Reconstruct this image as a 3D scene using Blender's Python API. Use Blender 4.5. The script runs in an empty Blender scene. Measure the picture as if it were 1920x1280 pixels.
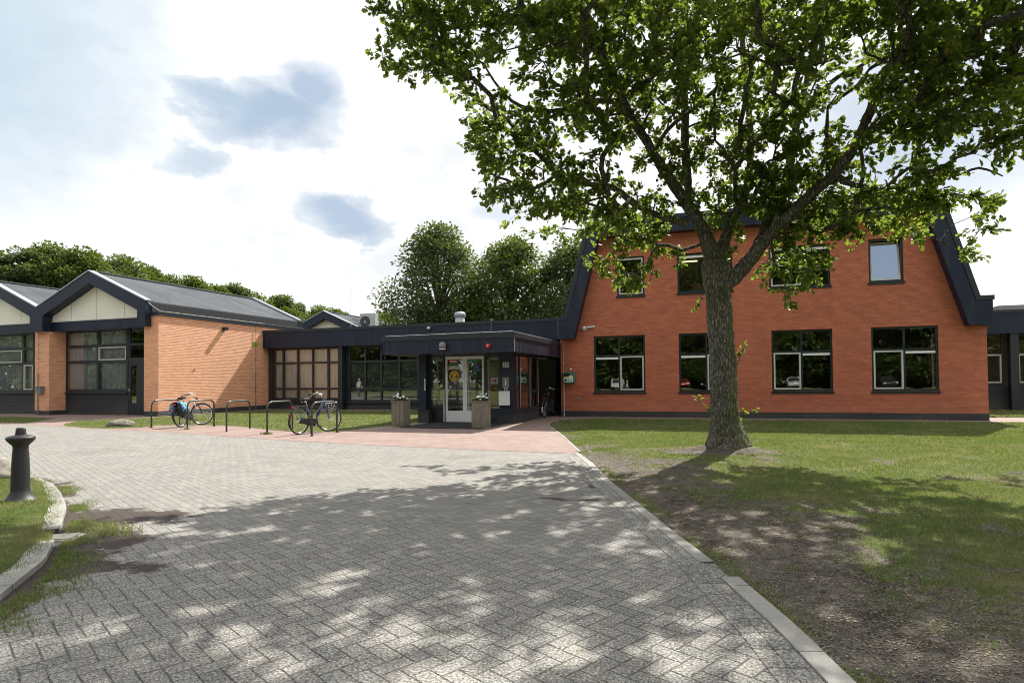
import bpy, math, random
import numpy as np
from mathutils import Vector, Matrix
from mathutils.geometry import tessellate_polygon

S = bpy.context.scene
COL = S.collection
rad = math.radians

# ------------------------------------------------------------------ camera
yaw, pitch, roll = -0.326241571, 0.0212048912, -0.00978634961
cyw, syw, cp, sp = math.cos(yaw), math.sin(yaw), math.cos(pitch), math.sin(pitch)
fwd = Vector((syw * cp, cyw * cp, sp)); rgt = Vector((cyw, -syw, 0)); up = rgt.cross(fwd)
cr, sr = math.cos(roll), math.sin(roll)
r2 = cr * rgt + sr * up; u2 = -sr * rgt + cr * up
cam_d = bpy.data.cameras.new('camera'); cam = bpy.data.objects.new('camera', cam_d); COL.objects.link(cam)
m = Matrix((r2, u2, -fwd)).transposed().to_4x4(); m.translation = Vector((0, 0, 1.4))
cam.matrix_world = m
cam_d.sensor_width = 36; cam_d.lens = 1149.25235 / 1920 * 36
cam_d.shift_y = 48.757 / 1920
cam_d.clip_start = 0.05; cam_d.clip_end = 2000
S.camera = cam

# ------------------------------------------------------------------ sun, sky, exposure
SUNDIR = Vector((0.165, 0.86, 1.0)).normalized()          # towards the sun
sd = bpy.data.lights.new('sun', 'SUN'); sun = bpy.data.objects.new('sun', sd); COL.objects.link(sun)
sd.energy = 5.0; sd.angle = rad(0.55); sd.color = (1.0, 0.95, 0.86)
sun.rotation_euler = (-SUNDIR).to_track_quat('-Z', 'Y').to_euler()
sun.location = (10, 40, 60)
S.view_settings.view_transform = 'Standard'; S.view_settings.look = 'None'
S.render.engine = 'CYCLES'; S.cycles.filter_width = 1.05
S.view_settings.gamma = 1.0; S.view_settings.exposure = 0.95; S.view_settings.use_curve_mapping = False


class NT:
    """tiny node helper"""
    def __init__(s, nt): s.nt = nt; s.n = nt.nodes; s.l = nt.links
    def node(s, t, **k):
        n = s.n.new(t)
        for a, b in k.items(): setattr(n, a, b)
        return n
    def put(s, sock, v):
        if isinstance(v, bpy.types.NodeSocket): s.l.new(v, sock)
        elif v is not None: sock.default_value = v
    def math(s, op, a, b=None, c=None, clamp=False):
        n = s.node('ShaderNodeMath', operation=op); n.use_clamp = clamp
        s.put(n.inputs[0], a)
        if b is not None: s.put(n.inputs[1], b)
        if c is not None: s.put(n.inputs[2], c)
        return n.outputs[0]
    def vmath(s, op, a, b=None, scale=None):
        n = s.node('ShaderNodeVectorMath', operation=op); s.put(n.inputs[0], a)
        if b is not None: s.put(n.inputs[1], b)
        if scale is not None: s.put(n.inputs['Scale'], scale)
        return n.outputs['Value'] if op in ('DOT_PRODUCT', 'LENGTH', 'DISTANCE') else n.outputs[0]
    def mix(s, f, a, b, blend='MIX'):
        n = s.node('ShaderNodeMix', data_type='RGBA', blend_type=blend)
        s.put(n.inputs[0], f); s.put(n.inputs[6], a); s.put(n.inputs[7], b)
        return n.outputs[2]
    def noise(s, vec, scale, detail=3, rough=.55, out='Fac', dist=0):
        n = s.node('ShaderNodeTexNoise'); s.put(n.inputs['Vector'], vec)
        n.inputs['Scale'].default_value = scale; n.inputs['Detail'].default_value = detail
        n.inputs['Roughness'].default_value = rough; n.inputs['Distortion'].default_value = dist
        return n.outputs[out]
    def ramp(s, f, *stops):
        n = s.node('ShaderNodeValToRGB'); s.put(n.inputs[0], f); e = n.color_ramp.elements
        while len(e) < len(stops): e.new(.5)
        for el, (p, c) in zip(e, stops):
            el.position = p; el.color = (*c, 1) if len(c) == 3 else c
        return n.outputs[0]
    def mr(s, v, a, b, c=0., d=1., smooth=False):
        n = s.node('ShaderNodeMapRange'); s.put(n.inputs[0], v)
        if smooth: n.interpolation_type = 'SMOOTHSTEP'
        for i, q in enumerate((a, b, c, d)): s.put(n.inputs[i + 1], q)
        return n.outputs[0]
    def sep(s, v):
        n = s.node('ShaderNodeSeparateXYZ'); s.put(n.inputs[0], v); return n.outputs
    def comb(s, x, y, z=0.):
        n = s.node('ShaderNodeCombineXYZ'); s.put(n.inputs[0], x); s.put(n.inputs[1], y); s.put(n.inputs[2], z); return n.outputs[0]
    def pos(s): return s.node('ShaderNodeNewGeometry').outputs['Position']
    def attr(s, name): return s.node('ShaderNodeAttribute', attribute_name=name).outputs
    def bump(s, h, strength=.4, dist=.01):
        n = s.node('ShaderNodeBump'); s.put(n.inputs['Height'], h)
        n.inputs['Strength'].default_value = strength; n.inputs['Distance'].default_value = dist
        return n.outputs[0]


# world: Nishita sky behind broken white cloud
W = bpy.data.worlds.new('World'); S.world = W; W.use_nodes = True
w = NT(W.node_tree); w.n.clear()
sky = w.node('ShaderNodeTexSky', sky_type='NISHITA'); sky.sun_disc = False
sky.sun_elevation = math.asin(SUNDIR.z); sky.sun_rotation = math.atan2(SUNDIR.x, SUNDIR.y)
sky.air_density = 1.0; sky.dust_density = 1.5; sky.ozone_density = 1.0
D = w.node('ShaderNodeTexCoord').outputs['Generated']
warp = w.noise(w.vmath('MULTIPLY', D, (1, 1, 2.2)), 5.5, 5, .55, 'Color')
Dw = w.vmath('ADD', D, w.vmath('SCALE', w.vmath('SUBTRACT', warp, (.5, .5, .5)), scale=.15))
gaps = [((-.600, .706, .377), .112, 2.1, 1.), ((-.547, .728, .413), .070, 1.3, .95), ((-.660, .648, .380), .075, 2.6, .9), ((-.688, .654, .313), .055, 1.9, .75),
        ((-.540, .805, .246), .080, 2.1, .95), ((-.82, .38, .43), .30, 1.0, .75), ((-.735, .56, .40), .06, 3.0, .25), ((-.330, .908, .259), .075, 2.4, .55),
        ((.26, .91, .32), .17, 1.5, .75), ((-.63, .757, .175), .04, 2.4, .35), ((.22, -.86, .45), .26, 1.0, .85)]
warp2 = w.noise(D, 17, 4, .6, 'Color')
Dw = w.vmath('ADD', Dw, w.vmath('SCALE', w.vmath('SUBTRACT', warp2, (.5, .5, .5)), scale=.035))
tot = None
for (gx, gy, gz), r, flat, st in gaps:
    g = Vector((gx, gy, gz)).normalized()
    dv = w.vmath('MULTIPLY', w.vmath('SUBTRACT', Dw, tuple(g)), (1, 1, flat))
    v = w.mr(w.vmath('LENGTH', dv), r * 1.42, r * .28, 0., st, True)
    tot = v if tot is None else w.math('MAXIMUM', tot, v)
else_n = w.noise(w.vmath('MULTIPLY', D, (1, 1, 2.5)), 2.2, 6, .55)
front = w.mr(w.vmath('DOT_PRODUCT', D, (-.25, .93, .2)), .1, .45)       # the cloud is thicker on the sun's side
wild = w.math('MULTIPLY', w.mr(else_n, .52, .66, 0., .8, True), w.math('SUBTRACT', 1.0, front))
gap = w.math('MAXIMUM', tot, wild)
shade_n = w.noise(w.vmath('MULTIPLY', Dw, (1, 1, 2.0)), 4.0, 6, .6)
bil = w.noise(w.vmath('MULTIPLY', Dw, (1, 1, 1.6)), 11, 6, .62)
shade_n = w.math('ADD', w.math('MULTIPLY', shade_n, .62), w.math('MULTIPLY', bil, .38))
cloud = w.mix(w.mr(shade_n, .40, .56), (5.6, 5.8, 6.0, 1), (7.2, 7.25, 7.3, 1))
cloud = w.mix(w.mr(w.math('ABSOLUTE', w.math('SUBTRACT', tot, .22)), .22, .0, 0., .9), cloud, (8.2, 8.2, 8.2, 1))   # bright rims round the gaps
blue = w.mix(.08, (2.9, 3.6, 4.5, 1), sky.outputs[0])                     # thin high haze over the blue
blue = w.mix(w.mr(w.vmath('DISTANCE', D, (-.80, .43, .415)), .12, .35), (3.0, 4.05, 4.9, 1), blue)
thin = w.mix(front, w.mix(.8, (2.0, 3.0, 4.6, 1), sky.outputs[0]), blue)
cloud = w.mix(front, (9.5, 9.4, 9.2, 1), cloud)           # clouds opposite the sun are lit full on
skyc = w.mix(gap, cloud, thin)
hz = w.sep(D)[2]
bg = w.node('ShaderNodeBackground'); w.put(bg.inputs[0], skyc); bg.inputs[1].default_value = .085
wo = w.node('ShaderNodeOutputWorld'); w.l.new(bg.outputs[0], wo.inputs[0])
W.cycles.sampling_method = 'AUTOMATIC'

# ------------------------------------------------------------------ mesh helpers
class MB:
    def __init__(s): s.v = []; s.f = []; s.uv = []
    def add(s, vs, fs):
        o = len(s.v); s.v += [tuple(p) for p in vs]; s.f += [tuple(i + o for i in f) for f in fs]; return s
    def box(s, x0, x1, y0, y1, z0, z1):
        if x0 > x1: x0, x1 = x1, x0
        if y0 > y1: y0, y1 = y1, y0
        if z0 > z1: z0, z1 = z1, z0
        return s.add([(x0, y0, z0), (x1, y0, z0), (x1, y1, z0), (x0, y1, z0), (x0, y0, z1), (x1, y0, z1), (x1, y1, z1), (x0, y1, z1)],
                     [(0, 3, 2, 1), (4, 5, 6, 7), (0, 1, 5, 4), (1, 2, 6, 5), (2, 3, 7, 6), (3, 0, 4, 7)])
    def bar(s, a, b, w, h=None):
        """square bar from a to b"""
        a = Vector(a); b = Vector(b); h = h or w; d = (b - a).normalized()
        t = Vector((0, 0, 1)) if abs(d.z) < .9 else Vector((0, 1, 0))
        p = d.cross(t).normalized() * w / 2; q = d.cross(p).normalized() * h / 2
        vs = [a - p - q, a + p - q, a + p + q, a - p + q, b - p - q, b + p - q, b + p + q, b - p + q]
        return s.add(vs, [(0, 1, 2, 3), (7, 6, 5, 4), (0, 4, 5, 1), (1, 5, 6, 2), (2, 6, 7, 3), (3, 7, 4, 0)])
    def tube(s, pts, r, n=8, closed=False, caps=True):
        pts = [Vector([float(c) for c in p]) for p in pts]; k = len(pts)
        rs = [float(q) for q in r] if isinstance(r, (list, tuple)) else [float(r)] * k
        ring = []; prev = None
        for i in range(k):
            if closed: d = pts[(i + 1) % k] - pts[i - 1]
            else: d = pts[min(i + 1, k - 1)] - pts[max(i - 1, 0)]
            d = d.normalized() if d.length > 1e-9 else Vector((0, 0, 1))
            if prev is None:
                t = Vector((0, 0, 1)) if abs(d.z) < .9 else Vector((1, 0, 0)); p = d.cross(t).normalized()
            else:
                p = prev - d * prev.dot(d); p = p.normalized() if p.length > 1e-6 else d.orthogonal().normalized()
            prev = p; q = d.cross(p)
            ring.append([pts[i] + rs[i] * (math.cos(a) * p + math.sin(a) * q) for a in [2 * math.pi * j / n for j in range(n)]])
        vs = [v for R in ring for v in R]; fs = []
        for i in range(k if closed else k - 1):
            i2 = (i + 1) % k
            for j in range(n):
                j2 = (j + 1) % n; fs.append((i * n + j, i * n + j2, i2 * n + j2, i2 * n + j))
        if caps and not closed:
            fs.append(tuple(range(n - 1, -1, -1))); fs.append(tuple((k - 1) * n + j for j in range(n)))
        return s.add(vs, fs)
    def lathe(s, prof, n=24, c=(0, 0, 0), axis='z'):
        vs = []; fs = []
        for r, h in prof:
            for j in range(n):
                a = 2 * math.pi * j / n; x, y, z = r * math.cos(a), r * math.sin(a), h
                if axis == 'y': x, y, z = x, z, y
                if axis == 'x': x, y, z = z, y, x
                vs.append((x + c[0], y + c[1], z + c[2]))
        for i in range(len(prof) - 1):
            for j in range(n):
                j2 = (j + 1) % n; fs.append((i * n + j, i * n + j2, (i + 1) * n + j2, (i + 1) * n + j))
        fs.append(tuple(range(n - 1, -1, -1))); fs.append(tuple((len(prof) - 1) * n + j for j in range(n)))
        return s.add(vs, fs)
    def prism(s, loops, a0, a1, axis='y'):
        """polygon (with holes) in the plane normal to axis, extruded a0..a1; loops[0] outer"""
        def P(u, v, a): return (u, a, v) if axis == 'y' else ((a, u, v) if axis == 'x' else (u, v, a))
        tri = tessellate_polygon([[Vector((u, v, 0)) for u, v in L] for L in loops])
        flat = [p for L in loops for p in L]; n = len(flat)
        vs = [P(u, v, a0) for u, v in flat] + [P(u, v, a1) for u, v in flat]
        fs = [tuple(t) for t in tri] + [tuple(i + n for i in reversed(t)) for t in tri]
        o = 0
        for L in loops:
            k = len(L)
            for i in range(k): j = (i + 1) % k; fs.append((o + i, o + j, o + j + n, o + i + n))
            o += k
        return s.add(vs, fs)
    def build(s, name, mat, parent=None, smooth=False, fixn=True, bevel=0):
        me = bpy.data.meshes.new(name); me.from_pydata(s.v, [], s.f); me.update()
        if fixn:
            import bmesh
            bm = bmesh.new(); bm.from_mesh(me); bmesh.ops.recalc_face_normals(bm, faces=bm.faces); bm.to_mesh(me); bm.free()
        if smooth:
            me.polygons.foreach_set('use_smooth', [True] * len(me.polygons))
        me.materials.append(mat)
        o = bpy.data.objects.new(name, me); COL.objects.link(o)
        if parent is not None: o.parent = parent
        if bevel:
            b = o.modifiers.new('bevel', 'BEVEL'); b.width = bevel; b.segments = 2; b.limit_method = 'ANGLE'; b.angle_limit = rad(40)
        return o


def tag(o, label=None, cat=None, group=None, kind=None):
    if label: o['label'] = label
    if cat: o['category'] = cat
    if group: o['group'] = group
    if kind: o['kind'] = kind
    return o


def empty(name, loc=(0, 0, 0), rz=0.):
    o = bpy.data.objects.new(name, None); COL.objects.link(o); o.location = loc; o.rotation_euler = (0, 0, rz)
    o.empty_display_size = .2; return o


KIDS = {}
def copy_tree(o, parent=None):
    c = o.copy(); COL.objects.link(c); c.parent = parent
    for ch in o.children: copy_tree(ch, c)
    return c


def text_part(txt, size, loc, rot, mat, parent, name='lettering', ext=.001, align='CENTER'):
    cu = bpy.data.curves.new('t', 'FONT'); cu.body = txt; cu.size = size; cu.extrude = ext
    cu.align_x = align; cu.align_y = 'CENTER'
    o = bpy.data.objects.new('t', cu); COL.objects.link(o)
    dg = bpy.context.evaluated_depsgraph_get(); me = bpy.data.meshes.new_from_object(o.evaluated_get(dg))
    bpy.data.objects.remove(o)
    me.materials.clear(); me.materials.append(mat)
    n = bpy.data.objects.new(name, me); COL.objects.link(n); n.parent = parent
    n.location = loc; n.rotation_euler = rot; return n


def smoothstep(a, b, x):
    t = np.clip((x - a) / (b - a), 0, 1); return t * t * (3 - 2 * t)

def vnoise(x, y, sc, seed=0):
    x = np.asarray(x, float) / sc; y = np.asarray(y, float) / sc
    i = np.floor(x).astype(int); j = np.floor(y).astype(int); fx = x - i; fy = y - j
    fx = fx * fx * (3 - 2 * fx); fy = fy * fy * (3 - 2 * fy)
    def h(a, b):
        n = (a * 374761393 + b * 668265263 + seed * 974711) & 0x7fffffff
        n = (n ^ (n >> 13)) * 1274126177 & 0x7fffffff
        return ((n ^ (n >> 16)) & 0xffff) / 65535.
    return (h(i, j) * (1 - fx) + h(i + 1, j) * fx) * (1 - fy) + (h(i, j + 1) * (1 - fx) + h(i + 1, j + 1) * fx) * fy

def fbm(x, y, sc, seed=0):
    return .5 * vnoise(x, y, sc, seed) + .3 * vnoise(x, y, sc * .45, seed + 1) + .2 * vnoise(x, y, sc * .2, seed + 2)
# ------------------------------------------------------------------ materials
def new_mat(name):
    mt = bpy.data.materials.new(name); mt.use_nodes = True; t = NT(mt.node_tree); t.n.clear()
    out = t.node('ShaderNodeOutputMaterial'); b = t.node('ShaderNodeBsdfPrincipled')
    t.l.new(b.outputs[0], out.inputs[0]); t.out = out; t.b = b; return mt, t

def paint(name, col, rough=.5, var=.12, scale=3., metal=0., bump=0., spec=.5):
    mt, t = new_mat(name); P = t.pos()
    n = t.noise(P, scale, 5, .6); n2 = t.noise(P, scale * 14, 3, .6)
    f = t.math('ADD', t.math('MULTIPLY', n, .65), t.math('MULTIPLY', n2, .35))
    c = t.mix(t.mr(f, .3, .7), tuple(x * (1 - var) for x in col) + (1,), tuple(min(1, x * (1 + var)) for x in col) + (1,))
    t.put(t.b.inputs['Base Color'], c); t.b.inputs['Metallic'].default_value = metal
    t.put(t.b.inputs['Roughness'], t.mr(n2, .3, .7, max(0, rough - .08), min(1, rough + .1)))
    t.b.inputs['Specular IOR Level'].default_value = spec
    if bump: t.put(t.b.inputs['Normal'], t.bump(n2, .5, bump))
    return mt

def white_noise(t, v):
    n = t.node('ShaderNodeTexWhiteNoise', noise_dimensions='2D'); t.put(n.inputs['Vector'], v); return n.outputs

def panel_mat(name, col):
    mt, t = new_mat(name); P = t.pos(); st = t.noise(t.vmath('MULTIPLY', P, (2.2, 2.2, .25)), 3, 5, .65); n = t.noise(P, .8, 5, .6)
    c = t.mix(t.mr(n, .35, .7), (*[q * .9 for q in col], 1), (*[q * 1.12 for q in col], 1))
    c = t.mix(t.mr(st, .50, .74, 0., .5), c, (.040, .043, .042, 1)); t.put(t.b.inputs['Base Color'], c)
    t.put(t.b.inputs['Roughness'], t.mr(st, .35, .7, .34, .6)); t.b.inputs['Specular IOR Level'].default_value = .35; return mt

def brick_mat(name, col, mort, stain=.16, wild=.13):
    """painted brickwork: courses 62 mm, half-brick bond, laid along x or y"""
    mt, t = new_mat(name); P = t.pos(); x, y, z = t.sep(P)[:3]
    wob = t.math('MULTIPLY', t.math('SUBTRACT', t.noise(P, 6, 2), .5), .004)
    u = t.math('DIVIDE', t.math('ADD', x, y), .25); v = t.math('DIVIDE', t.math('ADD', z, wob), .0705)
    row = t.math('FLOOR', v); rn = t.node('ShaderNodeTexWhiteNoise', noise_dimensions='1D'); t.put(rn.inputs['W'], row)
    # wild bond: each course is shifted by its own amount; thick paint hides many upright joints
    uu = t.math('ADD', u, t.math('ADD', t.math('MULTIPLY', t.math('FLOORED_MODULO', row, 2.), .5), t.math('MULTIPLY', rn.outputs['Value'], .35)))
    fv = t.math('FRACT', v); fu = t.math('FRACT', uu); cell = t.comb(t.math('FLOOR', uu), row); wn = white_noise(t, cell)
    hid = t.noise(P, 3.0, 4, .65)
    jh = t.math('MULTIPLY', t.mr(t.math('MINIMUM', fv, t.math('SUBTRACT', 1., fv)), .02, .17, 1., 0., True), t.mr(hid, .25, .65, .45, 1.))
    jv = t.math('MULTIPLY', t.mr(t.math('MINIMUM', fu, t.math('SUBTRACT', 1., fu)), .01, .045, 1., 0., True), t.math('MULTIPLY', t.mr(wn[0], .35, .6), t.mr(hid, .35, .6, .15, .75)))
    fac = t.math('MAXIMUM', jh, jv)
    big = t.noise(P, .7, 5, .6); fine = t.noise(P, 35, 3, .6)
    lo = tuple(c * (1 - wild) for c in col) + (1,); hi = tuple(min(1, c * (1 + wild)) for c in col) + (1,)
    c = t.mix(wn[0], lo, hi)
    c = t.mix(t.mr(big, .35, .75, 0., stain), c, tuple(q * .62 for q in col) + (1,))
    c = t.mix(t.mr(fine, .3, .75, 0., .16), c, tuple(q * .72 for q in col) + (1,))
    # rain splash just above the ground and streaks
    st = t.noise(t.vmath('MULTIPLY', P, (3, 3, .35)), 2.2, 4, .6)
    c = t.mix(t.mr(st, .56, .78, 0., .22), c, tuple(q * .55 for q in col) + (1,))
    spl = t.math('MULTIPLY', t.mr(z, .75, .1), t.mr(big, .3, .6))
    c = t.mix(t.math('MULTIPLY', spl, .22), c, (.16, .15, .10, 1))
    c = t.mix(t.math('MULTIPLY', fac, .30), c, mort + (1,))
    t.put(t.b.inputs['Base Color'], c); t.b.inputs['Roughness'].default_value = .62
    h = t.math('ADD', t.math('MULTIPLY', t.math('SUBTRACT', 1., fac), 1.), t.math('MULTIPLY', fine, .35))
    h = t.math('ADD', h, t.math('MULTIPLY', wn[0], .25))
    t.put(t.b.inputs['Normal'], t.bump(h, .9, .012))
    return mt

M = {}
M['red'] = brick_mat('painted_brick_red', (.46, .134, .066), (.15, .036, .018))
M['orange'] = brick_mat('painted_brick_orange', (.74, .37, .215), (.33, .125, .062), .08, .11)
M['blackbrick'] = brick_mat('painted_brick_black', (.016, .019, .026), (.007, .008, .011), .3)
M['trim'] = panel_mat('dark_blue_panel', (.0070, .0135, .034))
M['trim2'] = paint('anthracite_metal', (.021, .027, .037), .42, .10, 1.5, spec=.35)
M['frame'] = paint('dark_window_frame', (.016, .022, .028), .35, .15)
M['white'] = paint('white_paint', (.72, .73, .72), .4, .05)
M['sash'] = paint('off_white_sash', (.50, .50, .46), .45, .06)
M['cream'] = paint('cream_panel', (.72, .70, .60), .55, .08, 1.0)
M['zinc'] = paint('pale_zinc_flashing', (.36, .41, .46), .35, .12, 4, .3)
M['felt'] = paint('black_felt', (.022, .023, .026), .8, .35, 5, bump=.006)
M['steel'] = paint('dark_green_steel', (.03, .036, .036), .33, .25, 6)
M['blackmetal'] = paint('black_cast_iron', (.012, .012, .013), .52, .3, 7, bump=.003)
M['rubber'] = paint('black_rubber', (.012, .012, .012), .75, .2)
M['chrome'] = paint('bright_metal', (.62, .62, .62), .22, .08, 9, 1.)
M['blueframe'] = paint('steel_blue_frame', (.045, .075, .15), .25, .1)
M['grey'] = paint('light_grey_paint', (.42, .43, .43), .5, .07)
M['greybox'] = paint('grey_box', (.17, .17, .16), .55, .12)
M['concrete'] = paint('old_concrete', (.27, .26, .24), .85, .22, 5, bump=.006)
M['redpl'] = paint('red_plastic', (.55, .02, .015), .3, .08)
M['redlens'] = paint('dull_red_lens', (.38, .045, .02), .3, .08)
M['green'] = paint('green_box', (.03, .20, .13), .35, .1)
M['yellow'] = paint('yellow_print', (.75, .52, .04), .5, .04)
M['yellowsticker'] = paint('amber_print', (.62, .36, .03), .5, .04)
M['black'] = paint('black_print', (.01, .01, .01), .5, .1)
M['lime'] = paint('lime_plate', (.28, .38, .03), .5, .08)
M['bluep'] = paint('blue_print', (.04, .12, .45), .5, .05)
M['cloth'] = paint('curtain_cloth', (.70, .71, .73), .9, .06)
M['clothwarm'] = paint('cream_curtain_cloth', (.88, .86, .82), .9, .05)
M['inner'] = paint('interior_plaster', (.26, .25, .22), .8, .1)
M['innerw'] = paint('interior_wood', (.20, .12, .05), .7, .15)
M['frost'] = paint('frosted_film', (.10, .125, .125), .6, .06, .8)
M['mat'] = paint('coir_mat', (.012, .013, .014), .95, .4, 40, bump=.01)
M['carpanel'] = paint('window_paper', (.6, .6, .58), .6, .04)
M['pink'] = paint('pansy_petal', (.80, .80, .76), .6, .03)
M['petal2'] = paint('dark_pansy_petal', (.12, .03, .14), .6, .1)
M['skin'] = paint('skin', (.50, .28, .20), .55, .06)
M['hairgrey'] = paint('grey_hair', (.45, .44, .42), .7, .1)
M['hairbrown'] = paint('brown_hair', (.16, .07, .03), .7, .1)
M['denim'] = paint('denim_cloth', (.07, .13, .26), .8, .1)

def glass_mat(name, tint=(.90, .91, .91), f0=1.7):
    mt, t = new_mat(name); t.n.remove(t.b)
    fr = t.node('ShaderNodeFresnel'); fr.inputs[0].default_value = f0
    wob = t.bump(t.noise(t.pos(), 1.3, 2, .4), .06, .02)
    gl = t.node('ShaderNodeBsdfGlossy'); gl.inputs['Roughness'].default_value = .004; gl.inputs['Color'].default_value = (.92, .95, .95, 1)
    t.put(gl.inputs['Normal'], wob)
    tr = t.node('ShaderNodeBsdfTransparent'); tr.inputs[0].default_value = (*tint, 1)
    mx = t.node('ShaderNodeMixShader'); t.put(mx.inputs[0], t.math('MINIMUM', t.math('MULTIPLY', fr.outputs[0], 2.4), 1.)); t.l.new(tr.outputs[0], mx.inputs[1]); t.l.new(gl.outputs[0], mx.inputs[2])
    t.l.new(mx.outputs[0], t.out.inputs[0]); return mt
M['glass'] = glass_mat('window_glass')
M['glasscoated'] = glass_mat('coated_glass', (.6, .64, .66), 3.0)
M['glassclear'] = glass_mat('clear_glass', (.86, .90, .88), 1.6)

def lamp_mat(name, col, s):
    mt, t = new_mat(name); t.b.inputs['Base Color'].default_value = (.8, .8, .8, 1)
    t.b.inputs['Emission Color'].default_value = (*col, 1); t.b.inputs['Emission Strength'].default_value = s; return mt
M['lit'] = lamp_mat('lit_panel', (1., .72, .38), 1.3)

def roof_mat():
    mt, t = new_mat('grey_roofing_felt'); P = t.pos(); x, y, z = t.sep(P)[:3]
    n = t.noise(P, .9, 5, .65); f = t.noise(P, 60, 2, .6)
    st = t.noise(t.vmath('MULTIPLY', P, (.5, 5, .5)), 1.2, 4, .6)
    c = t.mix(t.mr(n, .3, .7), (.055, .062, .072, 1), (.095, .102, .115, 1))
    c = t.mix(t.mr(st, .45, .75, 0., .25), c, (.035, .038, .045, 1))
    c = t.mix(t.mr(f, .4, .8, 0., .35), c, (.17, .175, .185, 1))
    seam = t.math('LESS_THAN', t.math('FRACT', t.math('DIVIDE', t.math('ADD', y, t.math('MULTIPLY', t.noise(P, 1.5, 2), .05)), 1.02)), .022)
    c = t.mix(t.math('MULTIPLY', seam, .6), c, (.02, .022, .026, 1))
    t.put(t.b.inputs['Base Color'], c); t.b.inputs['Roughness'].default_value = .95; t.b.inputs['Specular IOR Level'].default_value = .08
    t.put(t.b.inputs['Normal'], t.bump(f, .4, .004)); return mt
M['roof'] = roof_mat()

def wood_mat():
    mt, t = new_mat('weathered_planks'); P = t.pos()
    g = t.noise(t.vmath('MULTIPLY', P, (14, 14, .9)), 3, 5, .65); n = t.noise(P, 3, 4, .6); k = t.noise(P, 16, 1, .3)
    c = t.mix(t.mr(g, .3, .7), (.115, .095, .07, 1), (.27, .235, .185, 1))
    c = t.mix(t.mr(k, .70, .76), c, (.03, .022, .015, 1))
    lowz = t.sep(P)[2]
    c = t.mix(t.math('MULTIPLY', t.mr(lowz, .3, 0.), t.mr(n, .4, .65)), c, (.06, .085, .03, 1))
    t.put(t.b.inputs['Base Color'], c); t.b.inputs['Roughness'].default_value = .85
    t.put(t.b.inputs['Normal'], t.bump(g, .5, .006)); return mt
M['wood'] = wood_mat()

def rot2(t, P, ang, unit):
    x, y, _ = t.sep(P)[:3]; c, s = math.cos(ang) / unit, math.sin(ang) / unit
    u = t.math('ADD', t.math('MULTIPLY', x, c), t.math('MULTIPLY', y, s))
    v = t.math('ADD', t.math('MULTIPLY', x, -s), t.math('MULTIPLY', y, c))
    return u, v

def paver_look(t, P, idv, d, dirt=None, warm=0.):
    """worn concrete clinker colour: exposed speckle, dark joints; d = distance to joint (in units)"""
    wn = white_noise(t, idv)
    sp1 = t.noise(P, 68, 3, .75); sp2 = t.noise(P, 150, 2, .7); big = t.noise(P, .55, 5, .6); mid = t.noise(P, 5, 4, .6)
    base = t.mix(wn[0], (.112, .112, .108, 1), (.232, .226, .207, 1))
    base = t.mix(t.math('MULTIPLY', t.sep(wn[1])[1], .25), base, (.33, .28, .22, 1))
    base = t.mix(t.mr(big, .35, .7, 0., .5), base, (.15, .145, .135, 1))
    base = t.mix(t.mr(mid, .4, .75, 0., .3), base, (.16, .15, .14, 1))
    base = t.mix(t.mr(sp1, .54, .62, 0., .75), base, (.50, .485, .45, 1))
    base = t.mix(t.mr(sp1, .48, .41, 0., .9), base, (.035, .034, .034, 1))
    base = t.mix(t.mr(sp2, .56, .70, 0., .55), base, (.50, .485, .45, 1))
    moss = t.noise(P, 1.4, 4, .6)
    jcol = t.mix(t.mr(moss, .5, .65), (.035, .031, .026, 1), (.045, .06, .018, 1))
    jw = t.mr(mid, .3, .7, -.004, .034)
    j = t.math('MULTIPLY', t.mr(d, jw, t.math('ADD', jw, .03), 1., 0.), t.mr(sp1, .3, .55, .95, .6))
    c = t.mix(j, base, jcol)
    # a little grit swept into drifts
    grit = t.math('MULTIPLY', t.mr(t.noise(P, .35, 6, .68), .60, .68), t.mr(sp1, .4, .6))
    c = t.mix(t.math('MULTIPLY', grit, .6), c, (.075, .06, .045, 1))
    if dirt is not None:
        dn = t.math('ADD', dirt, t.math('MULTIPLY', t.math('SUBTRACT', t.noise(P, 4.5, 6, .75), .5), 1.5))
        dm = t.mr(dn, .40, .56)
        soil = t.mix(t.noise(P, 40, 3, .7), (.016, .010, .008, 1), (.055, .037, .027, 1))
        c = t.mix(t.math('MULTIPLY', dm, t.mr(dirt, 0., .05)), c, soil)
    h = t.math('ADD', t.mr(d, 0., .07, 0., 1.), t.math('ADD', t.math('MULTIPLY', sp1, .22), t.math('MULTIPLY', wn[0], .18)))
    return c, h

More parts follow.
